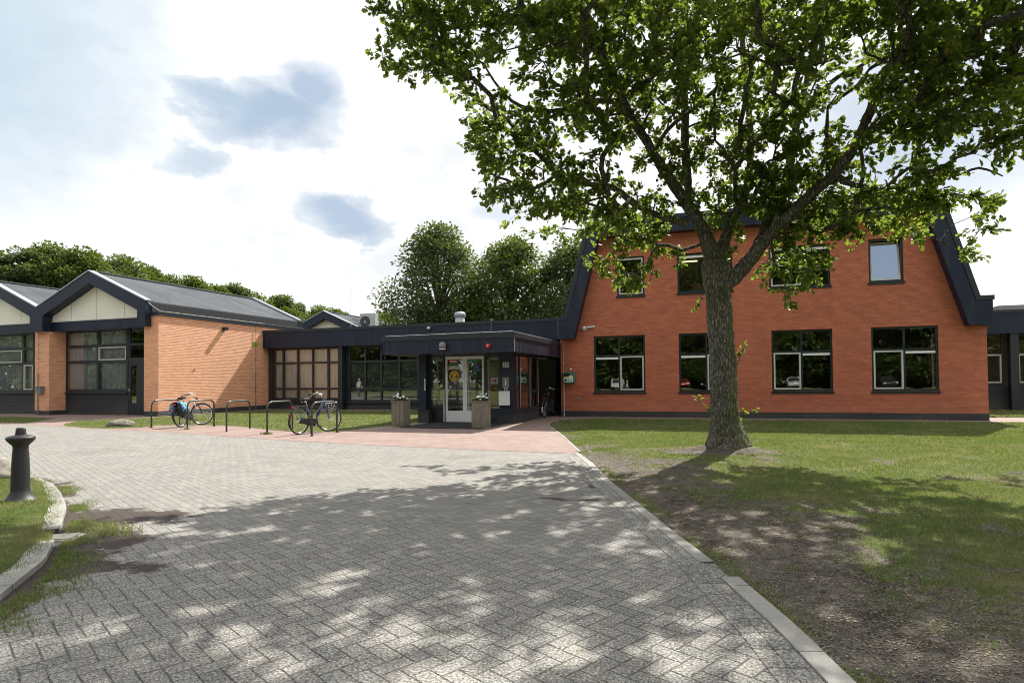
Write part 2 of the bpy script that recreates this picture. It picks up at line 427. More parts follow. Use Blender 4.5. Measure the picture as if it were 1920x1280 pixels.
def herring(t, P, ang, unit):
    u, v = rot2(t, P, ang, unit)
    wob = t.noise(P, 3.5, 2, .5, 'Color'); wx, wy, _ = t.sep(wob)[:3]
    u = t.math('ADD', u, t.math('MULTIPLY', t.math('SUBTRACT', wx, .5), .16)); v = t.math('ADD', v, t.math('MULTIPLY', t.math('SUBTRACT', wy, .5), .16))
    i = t.math('FLOOR', u); j = t.math('FLOOR', v); fx = t.math('FRACT', u); fy = t.math('FRACT', v)
    k = t.math('FLOORED_MODULO', t.math('SUBTRACT', i, j), 4.)
    is_ = [t.math('COMPARE', k, float(q), .2) for q in range(4)]
    dl = t.math('ADD', fx, t.math('MULTIPLY', is_[1], 9.)); dr = t.math('ADD', t.math('SUBTRACT', 1., fx), t.math('MULTIPLY', is_[0], 9.))
    db = t.math('ADD', fy, t.math('MULTIPLY', is_[2], 9.)); dt = t.math('ADD', t.math('SUBTRACT', 1., fy), t.math('MULTIPLY', is_[3], 9.))
    d = t.math('MINIMUM', t.math('MINIMUM', dl, dr), t.math('MINIMUM', db, dt))
    return d, t.comb(t.math('SUBTRACT', i, is_[1]), t.math('SUBTRACT', j, is_[2]))

mt, t = new_mat('grey_pavers'); P = t.pos()
d, idv = herring(t, P, rad(-28), .1035)
c, h = paver_look(t, P, idv, d, t.attr('dirt')['Fac'])
t.put(t.b.inputs['Base Color'], c); t.b.inputs['Roughness'].default_value = .86; t.put(t.b.inputs['Normal'], t.bump(h, .8, .011)); M['paver'] = mt

def course_mat(name, bw, rh, look):
    mt, t = new_mat(name); uv = t.node('ShaderNodeUVMap').outputs[0]; u, v, _ = t.sep(uv)[:3]
    if look == 'tile': u, v, _ = t.sep(t.pos())[:3]
    row = t.math('FLOOR', t.math('DIVIDE', v, rh)); uu = t.math('ADD', t.math('DIVIDE', u, bw), t.math('MULTIPLY', t.math('FLOORED_MODULO', row, 2.), .5))
    fx = t.math('FRACT', uu); fy = t.math('FRACT', t.math('DIVIDE', v, rh)); cx = t.math('FLOOR', uu)
    dx = t.math('MULTIPLY', t.math('MINIMUM', fx, t.math('SUBTRACT', 1., fx)), bw); dy = t.math('MULTIPLY', t.math('MINIMUM', fy, t.math('SUBTRACT', 1., fy)), rh)
    d = t.math('DIVIDE', t.math('MINIMUM', dx, dy), .11); return mt, t, d, t.comb(cx, row)
mt, t, d, idv = course_mat('paver_edge_course', .207, 9., 'uv'); P = t.pos()
c, h = paver_look(t, P, idv, d); t.put(t.b.inputs['Base Color'], c); t.b.inputs['Roughness'].default_value = .86
t.put(t.b.inputs['Normal'], t.bump(h, .8, .011)); M['edge'] = mt

mt, t, d, idv = course_mat('red_path_tiles', .385, .385, 'tile'); P = t.pos(); wn = white_noise(t, idv)
c = t.mix(wn[0], (.185, .122, .105, 1), (.24, .165, .143, 1)); n = t.noise(P, .8, 5, .65); f = t.noise(P, 60, 3, .7)
c = t.mix(t.mr(n, .35, .7, 0., .55), c, (.245, .195, .172, 1)); c = t.mix(t.mr(f, .4, .7, 0., .3), c, (.2, .11, .09, 1))
c = t.mix(t.mr(t.noise(P, 2.2, 5, .7), .56, .7, 0., .5), c, (.17, .11, .085, 1))
c = t.mix(t.mr(d, .03, .075, 1., 0.), c, (.11, .065, .05, 1))
t.put(t.b.inputs['Base Color'], c); t.b.inputs['Roughness'].default_value = .85
t.put(t.b.inputs['Normal'], t.bump(t.math('ADD', t.mr(d, 0., .1), t.math('MULTIPLY', wn[0], .2)), .6, .01)); M['tile'] = mt

mt, t, d, idv = course_mat('kerb_blocks', 1.0, 9., 'uv'); P = t.pos(); wn = white_noise(t, idv)
c = t.mix(wn[0], (.22, .215, .20, 1), (.30, .29, .27, 1)); f = t.noise(P, 50, 4, .7); n = t.noise(P, 2.5, 5, .65)
c = t.mix(t.mr(f, .42, .7, 0., .5), c, (.17, .165, .15, 1)); c = t.mix(t.mr(n, .5, .68, 0., .55), c, (.12, .11, .08, 1)); c = t.mix(t.mr(d, .03, .06, 1., 0.), c, (.05, .045, .04, 1))
t.put(t.b.inputs['Base Color'], c); t.b.inputs['Roughness'].default_value = .85; t.put(t.b.inputs['Normal'], t.bump(f, .5, .006)); M['kerb'] = mt

def lawn_mat(name, use_cover):
    mt, t = new_mat(name); P = t.pos()
    a = t.noise(P, 1.1, 6, .65); b_ = t.noise(P, 9, 5, .7); f = t.noise(P, 70, 3, .75); g2 = t.noise(t.vmath('ADD', P, (31, 7, 0)), .6, 4, .6)
    gr = t.mix(t.mr(b_, .3, .7), (.055, .09, .022, 1), (.115, .16, .05, 1))
    gr = t.mix(t.mr(a, .42, .62, 0., .8), gr, (.24, .20, .10, 1))
    gr = t.mix(t.mr(f, .5, .75, 0., .5), gr, (.26, .25, .12, 1)); gr = t.mix(t.mr(f, .45, .3, 0., .7), gr, (.025, .04, .01, 1))
    s1 = t.noise(P, 1.6, 5, .65); s3 = t.noise(P, 11, 5, .75)
    so = t.mix(t.mr(s1, .35, .65), (.080, .064, .050, 1), (.205, .185, .158, 1)); so = t.mix(t.mr(f, .5, .72, 0., .6), so, (.30, .26, .21, 1)); so = t.mix(t.mr(f, .48, .38, 0., .9), so, (.022, .017, .013, 1))
    so = t.mix(t.mr(s3, .54, .66, 0., .7), so, (.042, .031, .024, 1)); so = t.mix(t.mr(s3, .48, .38, 0., .6), so, (.26, .235, .205, 1))
    c = gr
    if use_cover:
        cv = t.attr('cover')['Fac']
        k = t.mr(t.math('ADD', cv, t.math('MULTIPLY', t.math('SUBTRACT', b_, .5), .9)), .38, .62)
        c = t.mix(k, so, gr)
    t.put(t.b.inputs['Base Color'], c); t.b.inputs['Roughness'].default_value = .95; t.b.inputs['Specular IOR Level'].default_value = .15
    t.put(t.b.inputs['Normal'], t.bump(t.math('ADD', f, t.math('MULTIPLY', b_, 1.5)), 1., .035)); return mt
M['lawn'] = lawn_mat('worn_lawn', True); M['ground'] = lawn_mat('rough_ground', False)

def leaf_mat(name, dark, light, yel, trans=.38, attr='tint', gloss=.45, dry=.93):
    mt, t = new_mat(name); a = t.attr(attr)['Fac']; P = t.pos()
    n = t.noise(P, 1.1, 3, .6)
    c = t.mix(a, (*dark, 1), (*light, 1)); c = t.mix(t.mr(n, .4, .7, 0., .5), c, (*dark, 1))
    c = t.mix(t.mr(a, dry, min(1., dry + .04)), c, (*yel, 1))
    if name == 'grass_blades':
        c = t.mix(t.mr(t.noise(P, .75, 5, .65), .45, .64, 0., .65), c, (.27, .235, .13, 1)); c = t.mix(t.mr(t.noise(P, 2.3, 4, .6), .52, .66, 0., .6), c, (.045, .095, .022, 1))
    t.put(t.b.inputs['Base Color'], c); t.b.inputs['Roughness'].default_value = gloss; t.b.inputs['Specular IOR Level'].default_value = .35
    tr = t.node('ShaderNodeBsdfTranslucent'); t.put(tr.inputs[0], t.mix(.5, c, tuple(min(1, x * y) for x, y in zip(light, (2.6, 2.2, 1.0))) + (1,)))
    mx = t.node('ShaderNodeMixShader'); mx.inputs[0].default_value = trans
    t.l.new(t.b.outputs[0], mx.inputs[1]); t.l.new(tr.outputs[0], mx.inputs[2]); t.l.new(mx.outputs[0], t.out.inputs[0]); return mt
M['oakleaf'] = leaf_mat('oak_leaves', (.036, .072, .014), (.135, .210, .040), (.25, .25, .05), .52)
M['farleaf'] = leaf_mat('far_leaves', (.034, .062, .016), (.095, .145, .035), (.13, .17, .05), .32)
M['farleaf2'] = leaf_mat('far_leaves_blue', (.036, .064, .026), (.10, .145, .055), (.14, .17, .06), .32)
M['blade'] = leaf_mat('grass_blades', (.055, .105, .024), (.135, .20, .06), (.33, .28, .16), .35, 'tint', .6, .86)
M['pansyleaf'] = leaf_mat('pansy_leaves', (.02, .05, .01), (.06, .13, .03), (.1, .15, .04), .25)

def bark_mat():
    mt, t = new_mat('mossy_bark'); P = t.pos(); x, y, z = t.sep(P)[:3]
    v = t.node('ShaderNodeTexVoronoi', feature='DISTANCE_TO_EDGE'); wob = t.noise(P, 6, 4, .6, 'Color')
    Q = t.vmath('MULTIPLY', t.vmath('ADD', P, t.vmath('SCALE', wob, scale=.10)), (1, 1, .28))
    t.put(v.inputs['Vector'], Q); v.inputs['Scale'].default_value = 24
    n = t.noise(t.vmath('MULTIPLY', P, (1, 1, .35)), 22, 5, .65); big = t.noise(P, 2.2, 4, .6)
    fis = t.mr(v.outputs[0], 0., .22)
    c = t.mix(fis, (.022, .018, .014, 1), (.175, .155, .12, 1)); c = t.mix(t.mr(n, .4, .7, 0., .6), c, (.26, .245, .21, 1))
    nx, ny, nz = t.sep(t.node('ShaderNodeNewGeometry').outputs['Normal'])[:3]
    side = t.mr(t.math('ADD', t.math('ADD', nx, t.math('MULTIPLY', nz, .9)), t.math('MULTIPLY', big, .9)), .75, 1.3)
    mo = t.math('MULTIPLY', side, t.mr(n, .35, .55))
    c = t.mix(t.math('MULTIPLY', mo, .9), c, (.085, .10, .018, 1))
    lic = t.mr(t.noise(P, 9, 4, .7), .60, .68); c = t.mix(t.math('MULTIPLY', lic, .45), c, (.20, .22, .15, 1))
    gm = t.mr(t.noise(P, 2.6, 5, .7), .46, .62); c = t.mix(t.math('MULTIPLY', gm, .6), c, t.mix(fis, (.022, .026, .008, 1), (.085, .092, .030, 1)))
    t.put(t.b.inputs['Base Color'], c); t.b.inputs['Roughness'].default_value = .9
    h = t.math('ADD', fis, t.math('MULTIPLY', n, .6)); t.put(t.b.inputs['Normal'], t.bump(h, 1., .03)); return mt
M['bark'] = bark_mat()

def stone_mat():
    mt, t = new_mat('boulder_stone'); P = t.pos(); n = t.noise(P, 6, 6, .7); f = t.noise(P, 60, 3, .7)
    c = t.mix(t.mr(n, .35, .65), (.10, .085, .065, 1), (.30, .28, .24, 1)); c = t.mix(t.mr(f, .55, .7, 0., .5), c, (.42, .41, .38, 1))
    t.put(t.b.inputs['Base Color'], c); t.b.inputs['Roughness'].default_value = .9; t.put(t.b.inputs['Normal'], t.bump(t.math('ADD', n, t.math('MULTIPLY', f, .3)), .8, .03)); return mt
M['stone'] = stone_mat()

def bag_mat():
    mt, t = new_mat('checked_bag_cloth'); P = t.pos(); ch = t.node('ShaderNodeTexChecker'); t.put(ch.inputs['Vector'], t.vmath('ADD', P, (.013, .021, .017)))
    ch.inputs['Scale'].default_value = 13; ch.inputs['Color1'].default_value = (.07, .30, .48, 1); ch.inputs['Color2'].default_value = (.01, .02, .05, 1)
    n = t.noise(P, 22, 3, .6); c = t.mix(t.mr(n, .55, .65, 0., .7), ch.outputs[0], (.45, .6, .68, 1))
    t.put(t.b.inputs['Base Color'], c); t.b.inputs['Roughness'].default_value = .8; return mt
M['bag'] = bag_mat()
M['bagred'] = paint('dark_red_cloth', (.045, .008, .007), .8, .5, 25)
M['litter'] = paint('dry_litter', (.21, .17, .125), .9, .6, 30)
M['twig'] = paint('dry_twig', (.16, .12, .085), .9, .4, 9)
def car_paint(n, c): return paint(n, c, .2, .03)
# ------------------------------------------------------------------ ground, paving, lawns
def sheet(name, loop, z, mat, label=None):
    b = MB(); tri = tessellate_polygon([[Vector((x, y, 0)) for x, y in loop]])
    b.add([(x, y, z) for x, y in loop], [tuple(t_) for t_ in tri])
    o = b.build(name, mat, fixn=False)
    me = o.data
    for p in me.polygons:
        if p.normal.z < 0: p.flip()
    return tag(o, label, None, None, 'structure')

def grid_mesh(name, xs, ys, fz, mat, attr=None, fattr=None):
    """rows ys; xs(y) gives the row's x array (same length); optional float attribute"""
    X = np.array([xs(y) for y in ys]); Y = np.repeat(np.array(ys)[:, None], X.shape[1], 1)
    Z = fz(X, Y); nr, nc = X.shape
    me = bpy.data.meshes.new(name); nv = nr * nc; me.vertices.add(nv)
    me.vertices.foreach_set('co', np.stack([X, Y, Z], -1).astype(np.float32).ravel())
    a = (np.arange(nr - 1)[:, None] * nc + np.arange(nc - 1)[None]).ravel()
    q = np.stack([a, a + 1, a + nc + 1, a + nc], 1); nf = len(q)
    me.loops.add(nf * 4); me.loops.foreach_set('vertex_index', q.ravel().astype(np.int32))
    me.polygons.add(nf); me.polygons.foreach_set('loop_start', np.arange(nf, dtype=np.int32) * 4)
    me.update(calc_edges=True); me.validate()
    if attr:
        at = me.attributes.new(attr, 'FLOAT', 'POINT'); at.data.foreach_set('value', fattr(X, Y).astype(np.float32).ravel())
    me.materials.append(mat); me.polygons.foreach_set('use_smooth', [True] * len(me.polygons))
    o = bpy.data.objects.new(name, me); COL.objects.link(o); return o

# right-hand kerb: x of its lawn side for each y
KY = np.array([-9., -4., 0., 3.18, 3.73, 4.73, 4.99, 5.9, 7.0, 8.54, 10.2, 11.4, 12.8, 15., 17.3, 18.54, 19.6, 20.4, 21.0, 21.4])
KX = np.array([4.5, 2.9, 1.6, .56, .41, .06, -.02, -.40, -.82, -1.42, -1.98, -2.45, -2.95, -3.72, -4.6, -5.07, -5.26, -5.28, -5.10, -4.6])
xk = lambda y: np.interp(y, KY, KX)
# left-hand island edge
IY = np.array([-9., 0., 2.0, 2.71, 3.03, 3.38, 3.66, 4.05, 4.38, 4.95, 5.52, 6.0, 6.34, 6.75])
IX = np.array([-3.2, -3.6, -4.05, -4.45, -4.72, -5.02, -5.35, -5.85, -6.25, -7.0, -7.9, -8.75, -9.55, -11.2])
xi = lambda y: np.interp(y, IY, IX)

gnd = sheet('ground', [(-500, -500), (500, -500), (500, 700), (-500, 700)], -.03, M['ground'])

def dirt_f(X, Y):
    X0, Y0 = X, Y; X = X + (fbm(X0, Y0, .5, 61) - .5) * 1.1; Y = Y + (fbm(X0, Y0, .4, 62) - .5) * .6
    d = np.where(Y < 6.8, X - xi(Y), 9.)
    n = fbm(X, Y, .9, 5)
    near = np.exp(-(d / .50) ** 2) * (.55 + .75 * n) * (d > -.4)
    blob = 1.15 * np.exp(-(((X + 5.35) / .62) ** 2 + ((Y - 4.15) / .34) ** 2)) + 1.1 * np.exp(-(((X + 5.9) / .55) ** 2 + ((Y - 5.0) / .32) ** 2)) + .5 * np.exp(-(((X + 4.5) / .3) ** 2 + ((Y - 3.55) / .3) ** 2))
    kd = xk(Y) - X; kb = .55 * np.exp(-(kd / .25) ** 2) * smoothstep(.55, .8, fbm(X, Y, 1.2, 9)) * (Y < 11)
    ds = .75 * np.exp(-(((X + 1.6) / .5) ** 2 + ((Y - 7.1) / .16) ** 2)) * (vnoise(X, Y, .35, 3) > .4)
    return np.clip(near + blob + kb + ds, 0, 1)
rows = np.concatenate([np.arange(-9, 2, .5), np.arange(2, 9, .08), np.arange(9, 17.2, .3)])
tx = np.concatenate([np.linspace(0, .55, 40), np.linspace(.56, 1, 110)])
pav = grid_mesh('paving', lambda y: -46 + tx * (min(xk(y), 4.5) + 46 - .06), rows, lambda X, Y: 0 * X, M['paver'], 'dirt', dirt_f)
tag(pav, kind='structure')

path_loop = [(-46, 16.1), (-30.7, 15.2), (-23.2, 15.05), (-21.5, 14.9), (-19.2, 14.2), (-17.87, 13.9), (-15.76, 13.75), (-12.95, 13.1), (-10.61, 12.5), (-8.95, 12.15), (-7.24, 11.85), (-5.93, 11.75), (-4.63, 11.6), (-3.5, 11.5),
             (-2.55, 11.4), (-2.95, 12.8), (-3.72, 15.), (-4.6, 17.3), (-5.07, 18.54), (-5.26, 19.6), (-5.28, 20.4), (-5.1, 21.), (-4.6, 21.4), (-4.0, 21.55), (7.3, 21.85), (8.2, 21.95), (9.5, 21.6), (30, 20.8), (30, 24), (12, 25.3), (8.6, 24.6), (8.3, 30), (-46, 30)]
path = sheet('path', path_loop, .004, M['tile'])
# lawn left of the entrance, behind the racks; and its neighbours
mid_loop = [(-22.35, 22.6), (-22.45, 20.6), (-22.4, 19.4), (-22.9, 18.3), (-23.3, 16.9), (-22.0, 15.5), (-21.3, 14.98), (-19.3, 14.35), (-18.15, 14.35), (-17.75, 15.0), (-18.0, 15.7), (-17.4, 16.15), (-15.7, 16.2), (-14.2, 15.75), (-12.77, 15.0), (-11.2, 14.45), (-10.3, 14.85), (-10.15, 16.1), (-9.9, 17.5), (-9.85, 18.6), (-10.1, 25.9), (-22.2, 26.0)]
lawn2 = sheet('lawn', mid_loop, .008, M['ground'])
left_loop = [(-46, 16.9), (-30, 16.1), (-24.4, 15.75), (-25.2, 16.9), (-26.5, 18.3), (-30.6, 18.75), (-46, 19.4)]
lawn3 = sheet('lawn', left_loop, .008, M['ground'])
lawn4 = sheet('lawn', [(8.9, 24.9), (12.2, 25.6), (30, 24.6), (30, 30), (8.8, 30)], .008, M['ground'])

def cover_f(X, Y):
    d = (X - xk(Y)) * .93
    wy = np.interp(Y, [-5, 3, 5, 6.5, 8, 9.2, 10.4, 11.3, 12.2, 14], [1.5, 1.05, 1.2, 1.25, 1.0, 1.05, .9, .45, .12, .02])
    tr = np.hypot((X + .15) / 1.15, (Y - 12.0) / .62)
    c = smoothstep(-.5, 1.25, d - wy + (fbm(X, Y, .55, 21) - .5) * 2.6 + (fbm(X, Y, .16, 22) - .5) * 1.2)
    c = np.minimum(c, smoothstep(.45, 1.25, tr + (fbm(X, Y, .5, 4) - .5) * .9))
    c = c * (1 - .75 * smoothstep(.60, .72, fbm(X, Y, .8, 33)) * (Y < 11.5))
    tuft = smoothstep(.72, .82, fbm(X, Y, .35, 8)) * .7 * (Y < 9)
    edge = .6 * np.exp(-(d / .12) ** 2) * (vnoise(X, Y, .5, 2) > .55)
    return np.clip(np.maximum(np.maximum(c, tuft), edge), 0, 1)
def lawn_z(X, Y):
    tr = np.hypot(X - .15, Y - 12.35)
    return -.006 + .045 * smoothstep(-.02, 1.0, X - xk(Y)) + (fbm(X, Y, 1.3, 50) - .5) * .035 * smoothstep(0, .8, X - xk(Y)) + .10 * np.exp(-(tr / .7) ** 2)
rows = np.concatenate([np.arange(-9, 2, .4), np.arange(2, 13, .09), np.arange(13, 21.4, .25), [21.4]])
tl = np.concatenate([np.linspace(0, .2, 70)[:-1], np.linspace(.2, 1, 50)])
def lx(y):
    a = xk(y) - .075; b = 26.
    return a + tl * (b - a)
lawnR = grid_mesh('lawn', lx, rows, lawn_z, M['lawn'], 'cover', cover_f)
lawnS = sheet('lawn', [(-4.6, 21.38), (-4.1, 21.5), (7.3, 21.8), (8.2, 21.9), (9.5, 21.5), (26, 20.9), (26, 21.38)], .0095, M['ground'])
isl_rows = np.concatenate([np.arange(-9, 2, .5), np.arange(2, 6.75, .08), [6.75]])
lawnL = grid_mesh('lawn', lambda y: -30 + np.concatenate([np.linspace(0, .6, 20), np.linspace(.62, 1, 90)]) * (xi(y) - .05 + 30), isl_rows,
                  lambda X, Y: .012 + .05 * smoothstep(0, .6, xi(Y) - X) + .03 * fbm(X, Y, .9, 12), M['lawn'], 'cover',
                  lambda X, Y: np.clip(.35 + .8 * fbm(X, Y, .8, 77) + .2 * smoothstep(0, 1, xi(Y) - X), 0, 1))
for o in (lawn2, lawn3, lawn4, lawnR, lawnS, lawnL): tag(o, kind='structure')

def strip(name, pts, w0, w1, z0, z1, mat, kind='structure', jit=0.):
    """a band along a polyline, w0..w1 to its left side, with a top face and two sides; uv runs along it"""
    P = [Vector((x, y, 0)) for x, y in pts]; vs = []; fs = []; uvs = []; s_ = 0; rnd = random.Random(3)
    for i, p in enumerate(P):
        dd = (P[min(i + 1, len(P) - 1)] - P[max(i - 1, 0)]).normalized(); n = Vector((-dd.y, dd.x, 0))
        if i: s_ += (P[i] - P[i - 1]).length
        j = rnd.uniform(-jit, jit)
        for a, z in ((w0, z0), (w0, z1), (w1, z1), (w1, z0)):
            q = p + n * (a + j); vs.append((q.x, q.y, z + j * .5)); uvs.append((s_, a - w0 + .02))
    for i in range(len(P) - 1):
        for k in range(3): a = i * 4 + k; fs.append((a, a + 4, a + 5, a + 1))
    e_ = (len(P) - 1) * 4; fs += [(0, 1, 2, 3), (e_ + 3, e_ + 2, e_ + 1, e_)]
    me = bpy.data.meshes.new(name); me.from_pydata(vs, [], fs); ul = me.uv_layers.new(name='UVMap')
    for l in me.loops: ul.data[l.index].uv = uvs[l.vertex_index]
    import bmesh
    bm = bmesh.new(); bm.from_mesh(me); bmesh.ops.recalc_face_normals(bm, faces=bm.faces)
    if sum(f.normal.z for f in bm.faces) < 0: bmesh.ops.reverse_faces(bm, faces=bm.faces)
    bm.to_mesh(me); bm.free(); me.materials.append(mat)
    o = bpy.data.objects.new(name, me); COL.objects.link(o)
    return tag(o, kind=kind)
def dens(ys, f, st=.25): return [(float(f(y)), float(y)) for y in np.arange(ys[0], ys[1] + 1e-6, st)]
strip('kerb', dens((-8.9, 4.72), xk), .0, .125, -.02, .014, M['kerb'], jit=.003)
strip('kerb', dens((4.95, 11.5), xk), .06, .165, -.02, .012, M['kerb'], jit=.004)
strip('kerb', dens((11.75, 21.3), xk), .0, .05, -.02, .010, M['kerb'])
strip('paving_edge', dens((-8.9, 11.3), xk), .135, .236, -.02, .006, M['edge'])
strip('paving_edge', dens((-8.9, 11.3), xk), .240, .342, -.02, .0055, M['edge'])
rk = random.Random(5)
il = [(float(xi(y)), float(y)) for y in (-8.9, -3, 0, 2.0, 2.71, 3.38)]
strip('kerb', dens((-8.9, 3.82), xi, .12), -.01, .155, -.02, .045, M['kerb'], jit=.004)
strip('kerb', dens((4.14, 6.72), xi, .12), -.01, .155, -.02, .045, M['kerb'], jit=.005)

# drain grate at the left kerb
dr = tag(empty('drain_grate', (-5.72, 3.99, 0), rad(35)), 'small ribbed drain grate set between the left kerb blocks', 'drain grate')
b = MB(); b.box(-.17, .17, -.12, .12, .002, .010); b.build('frame', M['concrete'], dr)
b = MB()
for k in range(7): b.box(-.14, .14, -.10 + k * .032, -.086 + k * .032, .010, .024)
b.build('bars', M['concrete'], dr)

# mats and the little things that lie on the ground
def blades(name, pts, cols_h, width, mat, seed, label=None, lean=.5):
    """many single grass blades in one mesh (two triangles each)"""
    r = np.random.default_rng(seed); n = len(pts); a = r.uniform(0, 2 * np.pi, n); h = cols_h * r.uniform(.55, 1.25, n)
    w_ = width * r.uniform(.7, 1.3, n); la = r.uniform(0, 2 * np.pi, n); ln = h * lean * r.uniform(.2, 1.3, n)
    dx, dy = np.cos(a) * w_, np.sin(a) * w_; z0 = pts[:, 2] - .004
    mid = np.stack([pts[:, 0] + np.cos(la) * ln * .35, pts[:, 1] + np.sin(la) * ln * .35, z0 + h * .6], 1)
    tip = np.stack([pts[:, 0] + np.cos(la) * ln, pts[:, 1] + np.sin(la) * ln, z0 + h], 1)
    b0 = np.stack([pts[:, 0] - dx, pts[:, 1] - dy, z0], 1); b1 = np.stack([pts[:, 0] + dx, pts[:, 1] + dy, z0], 1)
    off = np.stack([dx, dy, 0 * dx], 1) * .8
    V = np.stack([b0, b1, mid + off, mid - off, tip], 1).reshape(-1, 3)
    k = np.arange(n)[:, None] * 5; T = np.concatenate([k + 0, k + 1, k + 2, k + 0, k + 2, k + 3, k + 3, k + 2, k + 4], 1).reshape(-1, 3)
    tint = np.repeat(r.random(n), 5)
    return np_mesh(name, V, T, mat, tint)

def np_mesh(name, V, T, mat, tint=None, smooth=False):
    me = bpy.data.meshes.new(name); me.vertices.add(len(V)); me.vertices.foreach_set('co', np.ascontiguousarray(V, np.float32).ravel())
    k = T.shape[1]; me.loops.add(T.size); me.loops.foreach_set('vertex_index', np.ascontiguousarray(T, np.int32).ravel())
    me.polygons.add(len(T)); me.polygons.foreach_set('loop_start', np.arange(len(T), dtype=np.int32) * k)
    me.update(calc_edges=True)
    if tint is not None:
        at = me.attributes.new('tint', 'FLOAT', 'POINT'); at.data.foreach_set('value', np.ascontiguousarray(tint, np.float32))
    me.materials.append(mat)
    if smooth: me.polygons.foreach_set('use_smooth', [True] * len(me.polygons))
    o = bpy.data.objects.new(name, me); COL.objects.link(o); return o

def in_poly(x, y, loop):
    c = np.zeros(len(x), bool); n = len(loop); j = n - 1
    for i in range(n):
        xi_, yi_ = loop[i]; xj, yj = loop[j]
        with np.errstate(divide='ignore', invalid='ignore'):
            c ^= ((yi_ > y) != (yj > y)) & (x < (xj - xi_) * (y - yi_) / (yj - yi_ + 1e-12) + xi_)
        j = i
    return c

r = np.random.default_rng(11)
def cam_cull(x, y, pad=.08):
    """points the photograph could show (with a margin for a step aside)"""
    dx, dy = x, y; a = dx * rgt.x + dy * rgt.y; d_ = dx * fwd.x + dy * fwd.y
    return (d_ > 1.8) & (np.abs(a) < (.8354 + .22) * d_ + .8)
# right lawn
N = 620000; y = 2.2 + 19.2 * r.random(N) ** 1.35; x = xk(y) + .02 + 22 * r.random(N) ** 1.2
k = cam_cull(x, y); x, y = x[k], y[k]
cv = cover_f(x, y); dry = smoothstep(.45, .7, fbm(x, y, .7, 91)); k = r.random(len(x)) < cv * (1 - .45 * dry); x, y = x[k], y[k]
k = np.hypot((x - .15), (y - 12.3)) > .5; x, y = x[k], y[k]
x, y = x[:300000], y[:300000]
dist = np.hypot(x, y)
P3 = np.stack([x, y, lawn_z(x, y)], 1); hgt = (.014 + .020 * fbm(x, y, .6, 14)) * (1 + dist * .02)
g1 = blades('grass', P3, hgt, .0016 + .00042 * dist, M['blade'], 1); tag(g1, kind='stuff')
N = 260000; y = 2.2 + 7.3 * r.random(N) ** 1.1; x = xk(y) + .02 + 6.5 * r.random(N)
k = cam_cull(x, y) & (r.random(N) < cover_f(x, y) * (.25 + .75 * fbm(x, y, .3, 71))); x, y = x[k][:110000], y[k][:110000]
g1b = blades('grass', np.stack([x, y, lawn_z(x, y)], 1), .016 + .022 * fbm(x, y, .5, 15), .0024 + 0 * x, M['blade'], 21, lean=.8); tag(g1b, kind='stuff')
# left island + weeds along its kerb
N = 90000; y = 2.2 + 4.5 * r.random(N); x = xi(y) - .03 - 4.5 * r.random(N) ** 1.3
k = cam_cull(x, y) & (r.random(N) < .35 + .6 * fbm(x, y, .5, 3)); x, y = x[k], y[k]
zi = .012 + .05 * smoothstep(0, .6, xi(y) - x) + .03 * fbm(x, y, .9, 12)
g2 = blades('grass', np.stack([x, y, zi], 1), .018 + .022 * fbm(x, y, .4, 6), .0026, M['blade'], 2); tag(g2, kind='stuff')
N = 60000; y = 2.4 + 4.0 * r.random(N); x = xi(y) + .1 + .9 * r.random(N) ** 1.5
w_ = np.exp(-((x - xi(y) - .2) / .28) ** 2) * smoothstep(.46, .66, fbm(x, y, .5, 41)) * .55
k = (r.random(N) < w_); x, y = x[k], y[k]
g3 = blades('grass', np.stack([x, y, 0 * x + .002], 1), .014 + .03 * fbm(x, y, .3, 8), .0022, M['blade'], 3, lean=.8); tag(g3, kind='stuff')
# middle and left lawns
N = 90000; x = r.uniform(-30, -9.8, N); y = r.uniform(14.2, 26, N); k = in_poly(x, y, mid_loop) | in_poly(x, y, left_loop); x, y = x[k], y[k]
g4 = blades('grass', np.stack([x, y, 0 * x + .008], 1), .022 + .02 * fbm(x, y, .6, 14), .009 + 0 * x, M['blade'], 4); tag(g4, kind='stuff')
N = 14000; x = r.uniform(8.8, 24, N); y = r.uniform(25, 30, N)
g5 = blades('grass', np.stack([x, y, 0 * x + .008], 1), .05 + 0 * x, .014 + 0 * x, M['blade'], 5); tag(g5, kind='stuff')
N = 30000; x = r.uniform(-4.4, 12, N); y = 21.25 + .45 * r.random(N); k = (y < 21.42 + .03 * x); x, y = x[k], y[k]
g6 = blades('grass', np.stack([x, y, 0 * x + .01], 1), .045 + 0 * x, .010 + 0 * x, M['blade'], 6); tag(g6, kind='stuff')
# joints: a few weeds along walls and rack feet
pts = []
for (cx, cy, n_, sx) in [(-11.71, 13.7, 160, .09), (-15.44, 14.55, 60, .08), (-10.06, 14.62, 40, .07), (-17.2, 14.85, 40, .06), (-5.7, 4.4, 260, .16), (-5.45, 4.25, 160, .14), (2.1, 22.85, 60, .15), (6.0, 22.85, 80, .5), (-14.9, 26.6, 50, .1), (-25.9, 20.6, 50, .12), (-3.6, 22.85, 40, .2), (-9.1, 17.0, 40, .2)]:
    pts.append(np.stack([r.normal(cx, sx, n_), r.normal(cy, sx * .4, n_), np.full(n_, .006)], 1))
pts = np.concatenate(pts); g7 = blades('weeds', pts, np.full(len(pts), .07), .0045 + 0 * pts[:, 0], M['blade'], 7, lean=1.); tag(g7, kind='stuff')

